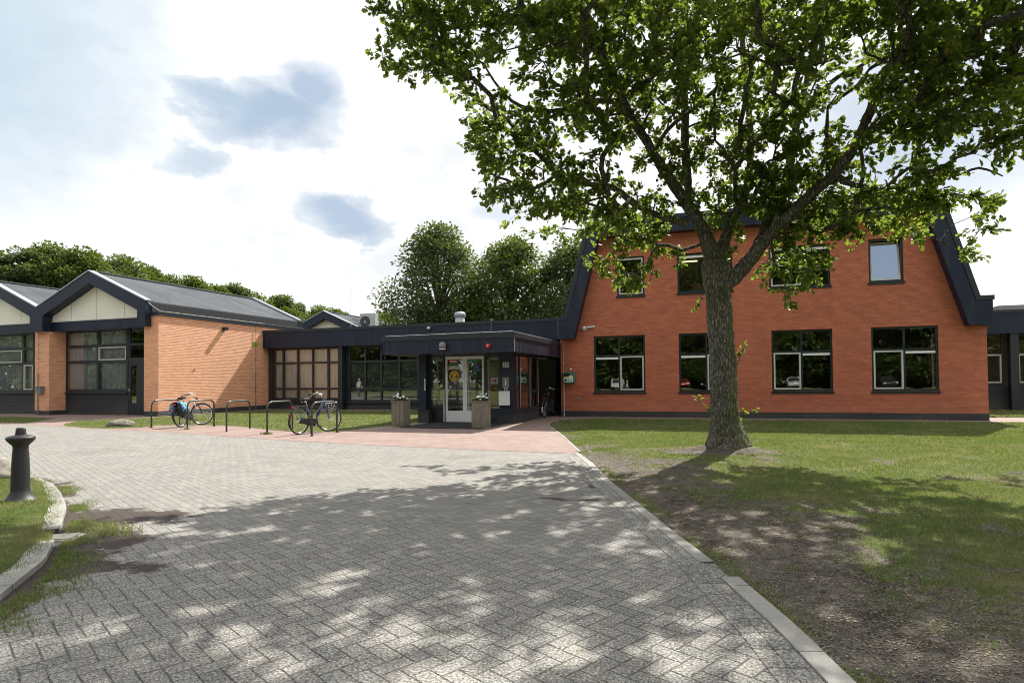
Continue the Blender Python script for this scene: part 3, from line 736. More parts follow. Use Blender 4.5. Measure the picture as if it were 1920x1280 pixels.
# dead leaves, crumbs and twigs
def litter(name, x, y, z, size, mat, seed, flat=.35):
    r_ = np.random.default_rng(seed); n = len(x); a = r_.uniform(0, 6.283, n); s_ = size * r_.uniform(.5, 1.6, n); el = r_.uniform(.25, .8, n)
    c, s2 = np.cos(a), np.sin(a); V = []
    for (u, v, h_) in ((-1, 0, 0), (0, -1, .1), (1, 0, .35), (0, 1, .2)):
        uu = u * s_; vv = v * s_ * el; V.append(np.stack([x + uu * c - vv * s2, y + uu * s2 + vv * c, z + .003 + h_ * s_ * flat * r_.uniform(0, 1.5, n)], 1))
    V = np.stack(V, 1).reshape(-1, 3); T = np.arange(n * 4).reshape(-1, 4); return np_mesh(name, V, T, mat)
N = 30000; y = 2.3 + 11 * r.random(N) ** 1.2; x = xk(y) + 3.2 * r.random(N) ** 1.3; k = cam_cull(x, y) & (r.random(N) < .25 + .75 * (1 - cover_f(x, y))); x, y = x[k], y[k]
x, y = x, y; xd, yd = x[::2] + .05, y[::2] + .03
tag(litter('dark_crumbs', xd, yd, lawn_z(xd, yd), .004 + .0007 * yd, M['felt'], 7), kind='stuff')
tag(litter('leaf_litter', x, y, lawn_z(x, y), .0055 + .0008 * y, M['litter'], 1), kind='stuff')
N = 2600; y = 2.3 + 9 * r.random(N) ** 1.2; x = xk(y) - 5 * r.random(N); k = fbm(x, y, 1.1, 64) > .56; x, y = x[k], y[k]
tag(litter('leaf_litter', x, y, 0 * x, .007, M['litter'], 2), kind='stuff')
tb = MB(); rr = random.Random(9)
for k in range(800):
    yy = 2.5 + 9 * rr.random() ** 1.1; xx = float(xk(yy)) + 3.4 * rr.random() ** 1.1; a = rr.uniform(0, 3.14); L = rr.uniform(.03, .13) * (2.2 if rr.random() < .06 else 1)
    z = float(lawn_z(np.array([xx]), np.array([yy]))[0]) + .006
    p0 = Vector((xx, yy, z)); p1 = p0 + Vector((math.cos(a) * L * .5, math.sin(a) * L * .5, .004)); p2 = p1 + Vector((math.cos(a + rr.uniform(-.5, .5)) * L * .5, math.sin(a) * L * .5, rr.uniform(-.002, .008)))
    tb.tube([p0, p1, p2], [.0022, .002, .0012], 3)
for k in range(26):
    yy = 2.6 + 8 * rr.random(); xx = float(xk(yy)) - 4 * rr.random(); a = rr.uniform(0, 3.14); L = rr.uniform(.04, .09)
    tb.tube([(xx, yy, .006), (xx + math.cos(a) * L, yy + math.sin(a) * L, .008)], .002, 3)
tag(tb.build('twigs', M['twig']), kind='stuff')
# ------------------------------------------------------------------ buildings
def window(parent, x0, x1, z0, z1, y, cols, rows, fw=.06, depth=.09, mat='frame', glass='glass', sash=(), strip_=(), name='window', gy=.05):
    """a window part: frame grid (cols, rows = inner divisions as positions), pane, optional light sashes and blind boxes.
    y is the outer face of the frame; sash/strip_ list (col,row) cells, row 0 at the bottom"""
    xs = [x0] + list(cols) + [x1]; zs = [z0] + list(rows) + [z1]; b = MB()
    b.box(x0, x0 + fw, y, y + depth, z0, z1); b.box(x1 - fw, x1, y, y + depth, z0, z1)
    b.box(x0 + fw, x1 - fw, y + .001, y + depth, z0, z0 + fw); b.box(x0 + fw, x1 - fw, y + .001, y + depth, z1 - fw, z1)
    for c in cols: b.box(c - fw / 2, c + fw / 2, y + .002, y + depth, z0 + fw, z1 - fw)
    for q in rows: b.box(x0 + fw, x1 - fw, y + .005, y + depth, q - fw / 2, q + fw / 2)
    fr = b.build(name, M[mat], parent)
    g = MB(); g.add([(x0 + .01, y + gy, z0 + .01), (x1 - .01, y + gy, z0 + .01), (x1 - .01, y + gy, z1 - .01), (x0 + .01, y + gy, z1 - .01)], [(0, 1, 2, 3)])
    g.build('pane', M[glass], fr, fixn=False)
    def cell(i, j):
        a = xs[i] + (fw if i == 0 else fw / 2); b_ = xs[i + 1] - (fw if i == len(xs) - 2 else fw / 2)
        c = zs[j] + (fw if j == 0 else fw / 2); d = zs[j + 1] - (fw if j == len(zs) - 2 else fw / 2); return a, b_, c, d
    for i, j in sash:
        a, b_, c, d = cell(i, j); q = .05; s_ = MB()
        s_.prism([[(a, c), (b_, c), (b_, d), (a, d)], [(a + q, c + q), (a + q, d - q), (b_ - q, d - q), (b_ - q, c + q)]], y - .012, y + .045)
        s_.build('sash', M['sash'], fr)
    for i, j in strip_:
        a, b_, c, d = cell(i, j); s_ = MB(); s_.box(a + .01, b_ - .01, y + .004, y + .036, d - .105, d - .03); s_.build('blind_box', M['white'], fr)
    return fr

def curtain(parent, x0, x1, y, z0, z1, mat, amp=.05, wave=.16, seed=0, name='curtain'):
    n = int((x1 - x0) / .02); rr = random.Random(seed); ph = rr.uniform(0, 6); vs = []; fs = []; s_ = 0
    for i in range(n + 1):
        x = x0 + (x1 - x0) * i / n; s_ += rr.uniform(.6, 1.4) * .02 * 2 * math.pi / wave
        for z, k in ((z0, 1.), (z1, .75)): vs.append((x, y + amp * k * math.sin(s_ + ph) + .02 * math.sin(s_ * .37), z))
    for i in range(n): a = i * 2; fs.append((a, a + 2, a + 3, a + 1))
    b = MB(); b.add(vs, fs); return b.build(name, M[mat], parent, True, False)

# ---- two-storey painted brick building -----------------------------------------------
RY = 22.93
red = tag(empty('brick_building', (1.1, RY, 0)), 'two-storey building of painted red brick with a dark blue mansard trim behind the oak', 'building')
def RB(mb, name, mat, **k):
    o = mb.build(name, mat, red, **k); o.location = -red.location; return o
RP = lambda n: None
holesG = [(-4.49, -2.58), (-1.38, .52), (1.72, 3.61), (4.76, 6.65)]
holesU = [(-3.58, -2.57, 4.51, 5.96), (-1.39, .49, 4.51, 5.93), (1.68, 3.59, 4.50, 5.92), (4.73, 5.73, 4.51, 5.95)]
outer = [(-5.78, .22), (7.95, .22), (7.95, 3.3), (7.5, 3.6), (6.45, 6.85), (-4.38, 6.85), (-5.35, 3.6), (-5.78, 3.3)]
holes = [[(a, .94), (a, 3.03), (b_, 3.03), (b_, .94)] for a, b_ in holesG] + [[(a, c), (a, d), (b_, d), (b_, c)] for a, b_, c, d in holesU]
b = MB(); b.prism([outer] + holes, RY, RY + .30)
RB(b, 'wall', M['red'])
for x in (7.65, -5.78): b = MB(); b.box(x, x + .30, RY + .30, 34, .22, 3.3); RB(b, 'side_wall', M['red'])
b = MB(); b.box(-5.79, 7.96, RY - .012, RY + .3, -.05, .22); b.box(7.66, 7.962, RY + .3, 34, -.05, .22); b.box(-5.79, -5.49, RY + .3, 34, -.05, .22)
RB(b, 'plinth', M['blackbrick'])
b = MB(); b.prism([[(-5.40, 2.99), (-5.42, 3.78), (-4.5, 7.18), (6.58, 7.18), (7.52, 3.8), (7.6, 2.99), (7.3, 2.99), (6.2, 6.6), (-4.1, 6.6), (-5.1, 2.99)]], RY + .31, 34)
RB(b, 'roof', M['felt'])
ring = [(-5.78, 2.95), (-5.78, 3.75), (-5.49, 3.77), (-4.58, 7.25), (6.66, 7.25), (7.62, 3.84), (7.98, 3.84), (7.98, 2.98), (7.36, 2.98), (6.28, 6.63), (-4.20, 6.70), (-5.17, 2.95)]
b = MB(); b.prism([ring], 22.5, RY - .003)
RB(b, 'roof_trim', M['trim'])
b = MB()
cap = [(-5.81, 3.65), (-5.81, 3.79), (-5.53, 3.81), (-4.62, 7.29), (6.70, 7.29), (7.66, 3.88), (8.02, 3.88), (8.02, 3.74), (7.55, 3.74), (6.58, 7.15), (-4.50, 7.15), (-5.41, 3.67)]
b.prism([cap], 22.475, 22.62); RB(b, 'roof_cap', M['trim2'])
for (x, z0, z1) in ((-1.6, 6.71, 7.13), (1.4, 6.69, 7.13), (4.4, 6.68, 7.13), (-5.765, 2.96, 3.64)): b = MB(); b.box(x, x + .006, 22.497, 22.5, z0, z1); RB(b, 'panel_joint', M['grey'])
# windows
def rwin(a, b_, c, d, cols, rows, **k):
    w_ = window(red, a + .003, b_ - .003, c + .003, d - .003, RY + .05, cols, rows, **k); w_.location = -red.location
    s_ = MB(); s_.box(a - .03, b_ + .03, RY - .035, RY + .05, c - .075, c - .002); s_.build('sill', M['frame'], w_); return w_
for i, (a, b_) in enumerate(holesG):
    mx_ = (a + b_) / 2
    sa, stp = (((1, 0),), ((0, 0),)) if i == 0 else (((0, 0),), ((1, 0),))
    if i == 1: sa, stp = ((1, 0),), ((0, 0),)
    rwin(a, b_, .94, 3.03, [mx_], [2.29], sash=sa, strip_=stp)
rwin(*holesU[0], [], [], sash=((0, 0),)); rwin(*holesU[1], [.0], [], strip_=((0, 0), (1, 0)))
rwin(*holesU[2], [2.72], [], sash=((0, 0),), strip_=((1, 0),))
# top-right window: the sash is tilted inwards at the top so its pane mirrors the sky
a, b_, c, d = holesU[3]
b = MB(); q = .065
b.prism([[(a, c), (b_, c), (b_, d), (a, d)], [(a + q, c + q), (a + q, d - q), (b_ - q, d - q), (b_ - q, c + q)]], RY + .05, RY + .14)
wf = b.build('window', M['frame'], red); wf.location = -red.location
s_ = MB(); s_.box(a - .03, b_ + .03, RY - .035, RY + .05, c - .075, c - .002); s_.build('sill', M['frame'], wf)
s_ = MB(); A, B, Cc, Dd = a + q + .005, b_ - q - .005, c + q + .005, d - q - .005
s_.prism([[(A, 0), (B, 0), (B, Dd - Cc), (A, Dd - Cc)], [(A + .05, .05), (A + .05, Dd - Cc - .05), (B - .05, Dd - Cc - .05), (B - .05, .05)]], 0, .05)
so = s_.build('sash', M['sash'], wf); so.location = (0, RY + .055, Cc); so.rotation_euler = (rad(-9), 0, 0)
g = MB(); g.add([(A + .04, .02, .04), (B - .04, .02, .04), (B - .04, .02, Dd - Cc - .04), (A + .04, .02, Dd - Cc - .04)], [(0, 1, 2, 3)])
gp = g.build('pane', M['glasscoated'], wf, fixn=False); gp.location = so.location; gp.rotation_euler = so.rotation_euler
# rooms behind
b = MB()
for z0, z1 in ((.0, 3.2), (3.5, 6.5)):
    xa, xb = (-5.4, 7.6) if z0 == 0 else (-4.4, 6.4)
    b.box(xa, xb, 27.0, 27.1, z0, z1); b.box(xa, xb, RY + .32, 27.0, z1, z1 + .1); b.box(xa, xb, RY + .32, 27, z0, z0 + .05)
    b.box(.95, 1.05, RY + .32, 27, z0 + .05, z1); b.box(4.1, 4.2, RY + .32, 27, z0 + .05, z1); b.box(-2.0, -1.9, RY + .32, 27, z0 + .05, z1)
RB(b, 'interior', M['inner'])
for q in ((2.2, 3.4, 26.2, 26.9, .1, 2.0), (5.2, 7.2, 25.5, 26.2, .1, 1.0), (-4.2, -3.4, 26.3, 26.9, .1, 1.9), (-1.0, -.2, RY + .9, RY + 1.4, 4.3, 4.95)): b = MB(); b.box(*q); RB(b, 'cupboard', M['innerw'])

def ceiling_lamp(x, y, z, lab):
    t_ = tag(empty('ceiling_lamp', (x, y, z)), lab, 'ceiling lamp', 'lit ceiling lamps seen through the upper window')
    b = MB(); b.box(-.32, .32, -.12, .12, 0, .06); b.build('housing', M['white'], t_)
    b = MB(); b.box(-.30, .30, -.10, .10, -.012, -.001); b.build('diffuser', M['lit'], t_)
ceiling_lamp(-1.02, 23.85, 5.80, 'lit ceiling lamp behind the left pane of the upper window by the trunk')
ceiling_lamp(.22, 23.85, 5.80, 'lit ceiling lamp behind the right pane of the upper window by the trunk')

# small things fixed to the red wall
def disc_thing(x, z, r_, lab, mat='white', grp=None, name='round_sensor', cat='sensor', y=RY):
    b = MB(); b.lathe([(r_, 0), (r_, -.03), (r_ * .8, -.055), (r_ * .3, -.06)], 20, axis='y')
    o = b.build(name, M[mat], None, True); o.location = (x, y - .001, z); tag(o, lab, cat, grp)
    b2 = MB(); b2.lathe([(r_ * .42, -.056), (r_ * .38, -.070)], 14, axis='y'); b2.build('lens', M['grey'], o); return o
G = 'row of round white wall fittings'
disc_thing(-4.84, 3.35, .085, 'largest of four round white fittings high on the red wall', grp=G)
disc_thing(-4.70, 3.385, .050, 'small round white fitting next to the largest one on the red wall', grp=G)
disc_thing(-4.595, 3.39, .050, 'small round white fitting third along the row on the red wall', grp=G)
disc_thing(-4.485, 3.395, .050, 'small round white fitting at the right end of the row on the red wall', grp=G)
disc_thing(-5.39, 1.81, .042, 'tiny round white fitting just above the green cabinet', cat='sensor', name='round_sensor')
b = MB(); b.lathe([(.055, 0), (.055, -.03), (.04, -.03), (.04, -.01)], 18, axis='y'); vt = b.build('vent_pipe', M['grey'], None, True); vt.location = (-5.10, RY - .001, .69)
tag(vt, 'short grey pipe end poking out low on the red wall', 'vent pipe')
b2 = MB(); b2.lathe([(.037, -.008), (.037, -.012)], 14, axis='y'); b2.build('opening', M['black'], vt)
# defibrillator cabinet
dc = tag(empty('defibrillator_cabinet', (-5.43, RY, 1.28)), 'green wall cabinet with a yellow and white front on the red wall', 'wall cabinet')
b = MB(); b.box(-.22, .22, -.19, -.002, 0, .41); b.build('case', M['green'], dc, bevel=.015)
b = MB(); b.box(-.185, .165, -.196, -.191, .035, .375); b.build('front_panel', M['white'], dc)
b = MB(); b.prism([[(-.185, .21), (-.10, .21), (.0, .26), (.06, .30), (.165, .30), (.165, .375), (-.185, .375)]], -.2005, -.1965); b.build('dark_print', M['black'], dc)
b = MB(); b.box(-.17, .02, -.205, -.201, .225, .255); b.build('yellow_bar', M['yellow'], dc)
b = MB(); b.prism([[(-.16, .06), (-.06, .06), (-.05, .15), (-.11, .17), (-.165, .15)]], -.2005, -.1965); b.build('green_print', M['green'], dc)
for i in range(3):
    b = MB()
    b.box(-.02 + i * .055, .02 + i * .055, -.2, -.1965, .06, .175 - i * .02)
    b.build('small_print', M['grey'], dc)
text_part('AED', .05, (.09, -.2052, .335), (rad(90), 0, 0), M['white'], dc)
# cable / drain pipe at the left corner
b = MB(); b.tube([(-5.66, RY - .03, .0), (-5.66, RY - .03, 1.25)], .022, 8); b.tube([(-5.66, RY - .03, 1.25), (-5.665, RY - .03, 2.85)], .008, 6)
for z in (.5, 1.2, 2.0, 2.7): b.box(-5.69, -5.63, RY - .05, RY - .001, z, z + .03)
pp = b.build('conduit', M['grey']); tag(pp, 'thin grey conduit running up the left corner of the red wall', 'conduit')

# ---- low building behind on the right -----------------------------------------------------
rb = tag(empty('low_building', (14, 30, 0)), 'low flat-roofed wing with dark blue fascia right of the red building', 'building')
def LB(mb, name, mat, par=rb, **k):
    o = mb.build(name, mat, par, **k)
    if par is rb: o.location = -rb.location
    return o
b = MB(); b.box(8.3, 26, 29.6, 38, 3.09, 4.0); LB(b, 'fascia', M['trim'])
b = MB(); b.box(8.3, 26, 29.57, 29.75, 3.93, 4.04); LB(b, 'roof_cap', M['trim2'])
b = MB(); b.box(8.3, 26, 30, 30.25, -.05, 1.0); LB(b, 'base_wall', M['blackbrick'])
b = MB(); b.box(11.2, 20, 31, 37, 4.0, 4.35); LB(b, 'roof_box', M['concrete'])
for x in (11.08, 14.3, 17.5, 20.7): b = MB(); b.box(x, x + .28, 29.7, 30.0, -.02, 3.09); LB(b, 'post', M['frame'])
for i, x in enumerate((8.4, 11.4, 14.6, 17.8)):
    w_ = window(rb, x, x + 2.7 if i else 10.95, 1.05, 3.08, 30.05, [x + 1.35] if i else [10.1], [2.3], sash=((1 if not i else 0, 0),)); w_.location = -rb.location
b = MB(); b.box(8.3, 26, 33.5, 33.6, 0, 3.09); b.box(8.3, 26, 30.3, 33.5, 3.0, 3.08); LB(b, 'interior', M['inner'])

# ---- middle wing: glazed front under a deep fascia, with the entrance porch ------------------
en = tag(empty('entrance_building', (-14, 26.5, 0)), 'low middle wing with wide glazed front, dark blue fascia and a porch over white doors', 'building')
def EB(mb, name, mat, **k):
    o = mb.build(name, mat, en, **k); o.location = -en.location; return o
b = MB(); b.box(-22.88, -5.9, 26.5, 26.95, 3.22, 4.10); EB(b, 'fascia', M['trim'])
b = MB(); b.box(-22.90, -5.9, 26.47, 26.75, 4.03, 4.17); EB(b, 'roof_cap', M['trim2'])
b = MB(); b.box(-22.88, -5.9, 26.95, 40, 3.9, 4.06); EB(b, 'roof', M['felt'])
for k in range(6): b = MB(); b.box(-20.2 + k * 3.05, -20.194 + k * 3.05, 26.497, 26.5, 3.23, 4.02); EB(b, 'panel_joint', M['black'])
b = MB(); b.tube([(-9.95, 26.46, 4.14), (-9.95, 26.46, 3.3)], .007, 5); EB(b, 'wall_cable', M['grey'])
for x in (-8.83, -7.32): b = MB(); b.box(x, x + .004, 17.467, 17.47, 2.28, 2.69); EB(b, 'panel_joint', M['black'])
b = MB(); b.box(-22.85, -18.33, 26.93, 27.04, -.05, .42); b.box(-18.06, -9.68, 26.93, 27.2, -.05, .32); EB(b, 'base_wall', M['blackbrick'])
b = MB(); b.box(-22.8, -18.34, 26.84, 26.98, .42, .50); b.box(-18.05, -9.68, 26.84, 26.98, .33, .40); EB(b, 'sill', M['trim2'])
for q in ((-18.33, -18.07, 26.6, 27.1, -.02, 3.22), (-22.85, -22.62, 26.9, 27.1, .5, 3.22), (-18.069, -17.9, 26.95, 27.1, .42, 3.22)): b = MB(); b.box(*q); EB(b, 'post', M['frame'])
w_ = window(en, -22.62, -18.34, .50, 3.22, 26.93, [-21.94, -21.02, -20.09, -19.14], [1.07, 2.43], fw=.10); w_.location = -en.location
w_ = window(en, -17.93, -13.45, .40, 3.22, 26.93, [-16.94, -16.02, -15.0, -13.97], [1.03, 2.43], fw=.10); w_.location = -en.location
w_ = window(en, -13.44, -9.7, .40, 3.22, 26.93, [-12.9, -11.9, -10.9], [1.03, 2.43], fw=.10); w_.location = -en.location
c_ = curtain(en, -22.55, -18.4, 27.10, .48, 3.2, 'clothwarm', .045, .17, 1); c_.location = -en.location
b = MB(); b.box(-17.9, -13.5, 27.045, 27.05, 1.08, 2.40); EB(b, 'frosted_film', M['frost'])
# drawn emblem on the film: arcs over a row of strokes
b = MB()
for r_, a0, a1 in ((.20, 60, 190), (.14, 70, 195), (.09, 75, 200)):
    pts = [(-14.22 + r_ * math.cos(rad(a)), 27.035, 1.86 + r_ * math.sin(rad(a))) for a in range(a0, a1, 12)]; b.tube(pts, .011, 5)
b.tube([(-14.36, 27.035, 1.90), (-14.38, 27.035, 1.66)], .014, 5); b.tube([(-14.44, 27.035, 1.66), (-14.28, 27.035, 1.66)], .012, 5)
for k in range(3): b.tube([(-14.24 + k * .07, 27.035, 1.70), (-14.22 + k * .07, 27.035, 1.78), (-14.19 + k * .07, 27.035, 1.70)], .010, 5)
EB(b, 'window_emblem', M['black'])
b = MB(); b.box(-22.8, -7.5, 31, 31.1, 0, 3.9); b.box(-22.8, -9.7, 27.3, 31, 3.3, 3.4); b.box(-22.8, -9.7, 27.3, 31, .0, .05); EB(b, 'interior', M['inner'])

# porch
b = MB(); b.box(-10.33, -5.82, 17.47, 26.46, 2.27, 2.74); EB(b, 'porch_fascia', M['trim'])
b = MB(); b.box(-10.36, -5.80, 17.44, 26.45, 2.70, 2.86); EB(b, 'porch_cap', M['trim2'])
b = MB(); b.tube([(-10.3, 17.6, 2.875), (-8, 17.55, 2.885), (-5.9, 17.52, 2.89), (-5.85, 20, 2.88), (-5.87, 22.7, 2.87)], .008, 5)
for x in (-10.1, -9.2, -8.2, -7.2, -6.3): b.lathe([(.02, 2.86), (.02, 2.91)], 8, (x, 17.58, 0))
EB(b, 'lightning_wire', M['chrome'])
b = MB(); b.box(-5.825, -5.815, 17.45, 17.462, 2.27, 2.70); EB(b, 'corner_trim', M['grey'])
# entrance front
FY = 18.95
b = MB(); b.box(-9.68, -9.42, 18.72, 18.98, .44, 2.27); EB(b, 'post', M['trim'])
b = MB(); b.box(-6.80, -6.33, 18.76, 19.12, .40, 2.27); EB(b, 'post', M['trim'])
b = MB(); b.box(-9.70, -9.30, 18.68, 19.10, -.02, .40); b.box(-9.73, -9.28, 18.65, 19.1, .40, .44); EB(b, 'pillar_base', M['blackbrick'])
b = MB(); b.box(-6.83, -6.30, 18.72, 21.72, -.02, .36); b.box(-9.68, -9.42, 19.1, 26.9, -.02, .40); EB(b, 'base_wall', M['blackbrick'])
b = MB(); b.box(-6.86, -6.27, 18.69, 21.74, .36, .405); EB(b, 'base_ledge', M['trim2'])
w_ = window(en, -9.42, -8.83, .02, 2.27, FY, [], [.52], fw=.055, glass='glassclear'); w_.location = -en.location
b = MB(); b.box(-9.36, -8.89, FY + .04, FY + .06, .05, .5); EB(b, 'lower_panel', M['frame'])
w_ = window(en, -7.36, -6.81, .02, 2.27, FY, [], [.47], fw=.055, glass='glassclear'); w_.location = -en.location
b = MB(); b.box(-7.3, -6.87, FY + .04, FY + .06, .05, .45); EB(b, 'lower_panel', M['frame'])
b = MB(); b.box(-8.83, -7.36, FY, FY + .12, 2.235, 2.27); b.box(-7.40, -7.36, FY, FY + .12, .0, 2.235); EB(b, 'door_frame', M['frame'])
b = MB(); b.box(-8.855, -8.825, 18.90, FY - .001, .02, 1.12); EB(b, 'edge_guard', M['sash'])
def leaf(x0, x1, hinge):
    b = MB(); y0 = FY + .01
    b.prism([[(x0, .03), (x1, .03), (x1, 2.225), (x0, 2.225)], [(x0 + .07, .40), (x0 + .07, 2.13), (x1 - .07, 2.13), (x1 - .07, .40)]], y0, y0 + .05)
    o = b.build('door', M['white'], en); o.location = -en.location
    g = MB(); g.add([(x0 + .06, y0 + .025, .39), (x1 - .06, y0 + .025, .39), (x1 - .06, y0 + .025, 2.14), (x0 + .06, y0 + .025, 2.14)], [(0, 1, 2, 3)]); g.build('pane', M['glassclear'], o, fixn=False)
    h = MB(); hx = x1 - .10 if hinge == 'l' else x0 + .10; dx = -.17 if hinge == 'l' else .17
    h.tube([(hx, y0 - .002, 1.10), (hx, y0 - .05, 1.10), (hx + dx, y0 - .05, 1.10)], .012, 8); h.build('handle', M['chrome'], o, True); return o
dl = leaf(-8.80, -8.095, 'l'); dr_ = leaf(-8.09, -7.40, 'r')
sy = FY + .012
def sticker(par, x0, x1, z0, z1, mat, y=None):
    b = MB(); b.box(x0, x1, (y or FY + .020), (y or FY + .020) + .003, z0, z1); return b.build('sticker', M[mat], par)
st = sticker(dl, -8.66, -8.34, 2.02, 2.115, 'redpl'); b = MB()
for z in (2.085, 2.045): b.box(-8.62, -8.38, FY + .016, FY + .019, z - .008, z + .010)
b.build('sticker_print', M['white'], dl)
sticker(dl, -8.64, -8.34, 1.93, 2.0, 'green'); sticker(dl, -8.70, -8.28, 1.80, 1.905, 'white')
b = MB(); b.prism([[(-8.60, 1.82), (-8.52, 1.82), (-8.56, 1.89)]], FY + .015, FY + .019); b.build('sticker_print', M['yellowsticker'], dl)
b = MB(); b.box(-8.48, -8.31, FY + .015, FY + .019, 1.84, 1.865); b.box(-8.69, -8.63, FY + .015, FY + .019, 1.83, 1.88); b.build('sticker_print', M['black'], dl)
b = MB(); b.lathe([(.185, 0), (.185, .003)], 40, (-8.475, FY + .018, 1.565), 'y'); b.build('round_sticker', M['yellowsticker'], dl)
b = MB()
for sx in (-1, 1):
    cx = -8.475 + sx * .105; b.lathe([(.020, 0), (.020, .003)], 14, (cx, FY + .013, 1.625), 'y'); b.prism([[(cx - .028, 1.60), (cx + .028, 1.60), (cx + .024, 1.50), (cx + .014, 1.47), (cx - .014, 1.47), (cx - .024, 1.50)]], FY + .013, FY + .0165)
    b.prism([[(-8.475 + sx * .01, 1.55), (-8.475 + sx * .045, 1.55), (-8.475 + sx * .045, 1.565), (-8.475 + sx * .07, 1.543), (-8.475 + sx * .045, 1.52), (-8.475 + sx * .045, 1.535), (-8.475 + sx * .01, 1.535)]], FY + .013, FY + .0165)
b.box(-8.53, -8.42, FY + .013, FY + .0165, 1.675, 1.695); b.box(-8.56, -8.39, FY + .013, FY + .0165, 1.425, 1.437)
b.build('round_sticker_print', M['black'], dl)
sticker(dr_, -7.95, -7.60, 2.03, 2.12, 'green'); sticker(dr_, -7.70, -7.57, 1.78, 1.93, 'bluep'); sticker(dr_, -7.9, -7.8, 1.56, 1.66, 'green')
# signs behind the side panes
def card(x0, x1, z0, z1, mat, lab, y=FY + .07):
    b = MB(); b.box(x0, x1, y, y + .004, z0, z1); return b
sg = tag(card(-7.18, -6.93, 1.30, 1.50, 'white', '').build('arrow_sign', M['white']), 'small white paper with a red arrow behind the pane right of the doors', 'sign')
b = MB(); b.prism([[(-7.15, 1.375), (-7.03, 1.375), (-7.03, 1.34), (-6.95, 1.40), (-7.03, 1.46), (-7.03, 1.425), (-7.15, 1.425)]], FY + .064, FY + .069); b.build('arrow', M['redpl'], sg)
sg = tag(card(-7.25, -6.92, 2.08, 2.18, 'sash', '').build('paper_strip', M['sash']), 'pale strip of paper at the top of the pane right of the doors', 'sign')
sg = tag(card(-9.27, -8.97, 1.50, 1.60, 'black', '', FY + .07).build('pane_notice', M['black']), 'dark notice with yellow lettering behind the pane left of the doors', 'sign')
b = MB(); b.box(-9.24, -9.0, FY + .064, FY + .069, 1.56, 1.572); b.box(-9.2, -9.04, FY + .064, FY + .069, 1.53, 1.54); b.build('lettering', M['yellow'], sg)
# side of the porch: tall panes
b = MB(); SX = -6.33
ys = [19.12, 19.57, 20.66, 21.68]
for y in ys: b.box(SX - .06, SX, y - .045, y + .045, .405, 2.27)
b.box(SX - .06, SX - .004, 19.12, 21.7, 1.0, 1.07); b.box(SX - .06, SX - .004, 19.12, 21.7, .405, .47); b.box(SX - .06, SX - .004, 19.12, 21.7, 2.2, 2.27)
b.box(SX - 1.1, SX - .06, 21.66, 21.72, .0, 2.27)
sw = EB(b, 'side_window', M['frame'])
b = MB()
for y in ys[1:]: b.box(SX + .001, SX + .006, y - .012, y + .012, .5, 2.2)
b.build('edge_strip', M['sash'], sw)
g = MB(); g.add([(SX - .03, 19.12, .42), (SX - .03, 21.7, .42), (SX - .03, 21.7, 2.25), (SX - .03, 19.12, 2.25)], [(0, 1, 2, 3)]); g.build('pane', M['glassclear'], sw, fixn=False)
b = MB(); b.box(-7.45, -7.35, 21.74, 26.9, 0, 2.27); b.box(-7.35, -5.9, 26.8, 26.9, 0, 2.27); EB(b, 'recess_wall', M['frame'])
b = MB(); b.box(-9.4, -6.4, 24.5, 24.6, 0, 2.26); b.box(-9.4, -6.4, 19.3, 24.5, 2.2, 2.265); EB(b, 'hall_interior', M['inner'])
b = MB(); b.box(-9.41, -6.9, 21.60, 21.66, 0, .1); b.box(-8.3, -8.22, 21.6, 21.66, .1, 2.2); b.box(-7.5, -7.42, 21.6, 21.66, .1, 2.2); b.box(-9.1, -9.04, 21.6, 21.66, .1, 2.2); EB(b, 'inner_door_frame', M['sash'])
b = MB(); b.box(-7.1, -6.9, 20.9, 21.4, .1, 1.1); b.box(-9.3, -8.6, 23.8, 24.3, .1, 1.2); EB(b, 'hall_furniture', M['innerw'])

# things fixed to the porch
b = MB(); b.lathe([(.105, -.09), (.115, .0), (.10, .07), (.06, .11), (.01, .12)], 20); lp = b.build('porch_lamp', M['greybox'], None, True); lp.location = (-8.15, 17.36, 2.50)
tag(lp, 'grey dome lamp fixed to the porch fascia above the doors', 'lamp')
b = MB(); b.lathe([(.10, -.115), (.10, -.091)], 20); b.build('diffuser', M['white'], lp)
b = MB(); b.box(-.05, .05, .04, .108, -.05, .05); b.build('bracket', M['greybox'], lp)
b = MB(); b.lathe([(.075, 0), (.075, -.05), (.055, -.085), (.02, -.095)], 20, axis='y'); al = b.build('alarm_beacon', M['redpl'], None, True); al.location = (-6.66, 17.468, 2.46)
tag(al, 'round red alarm light on the porch fascia right of the lamp', 'alarm light')
b2 = MB(); b2.lathe([(.022, -.094), (.018, -.103)], 10, axis='y'); b2.build('centre_cap', M['sash'], al)
b = MB(); b.lathe([(.06, -.06), (.085, -.03), (.085, .03), (.06, .06)], 16); cm = b.build('dome_camera', M['sash'], None, True); cm.location = (-13.1, 26.37, 3.93)
tag(cm, 'small pale dome camera on the long fascia above the porch', 'camera'); b2 = MB(); b2.box(-.03, .03, .05, .13, -.03, .03); b2.build('bracket', M['greybox'], cm)
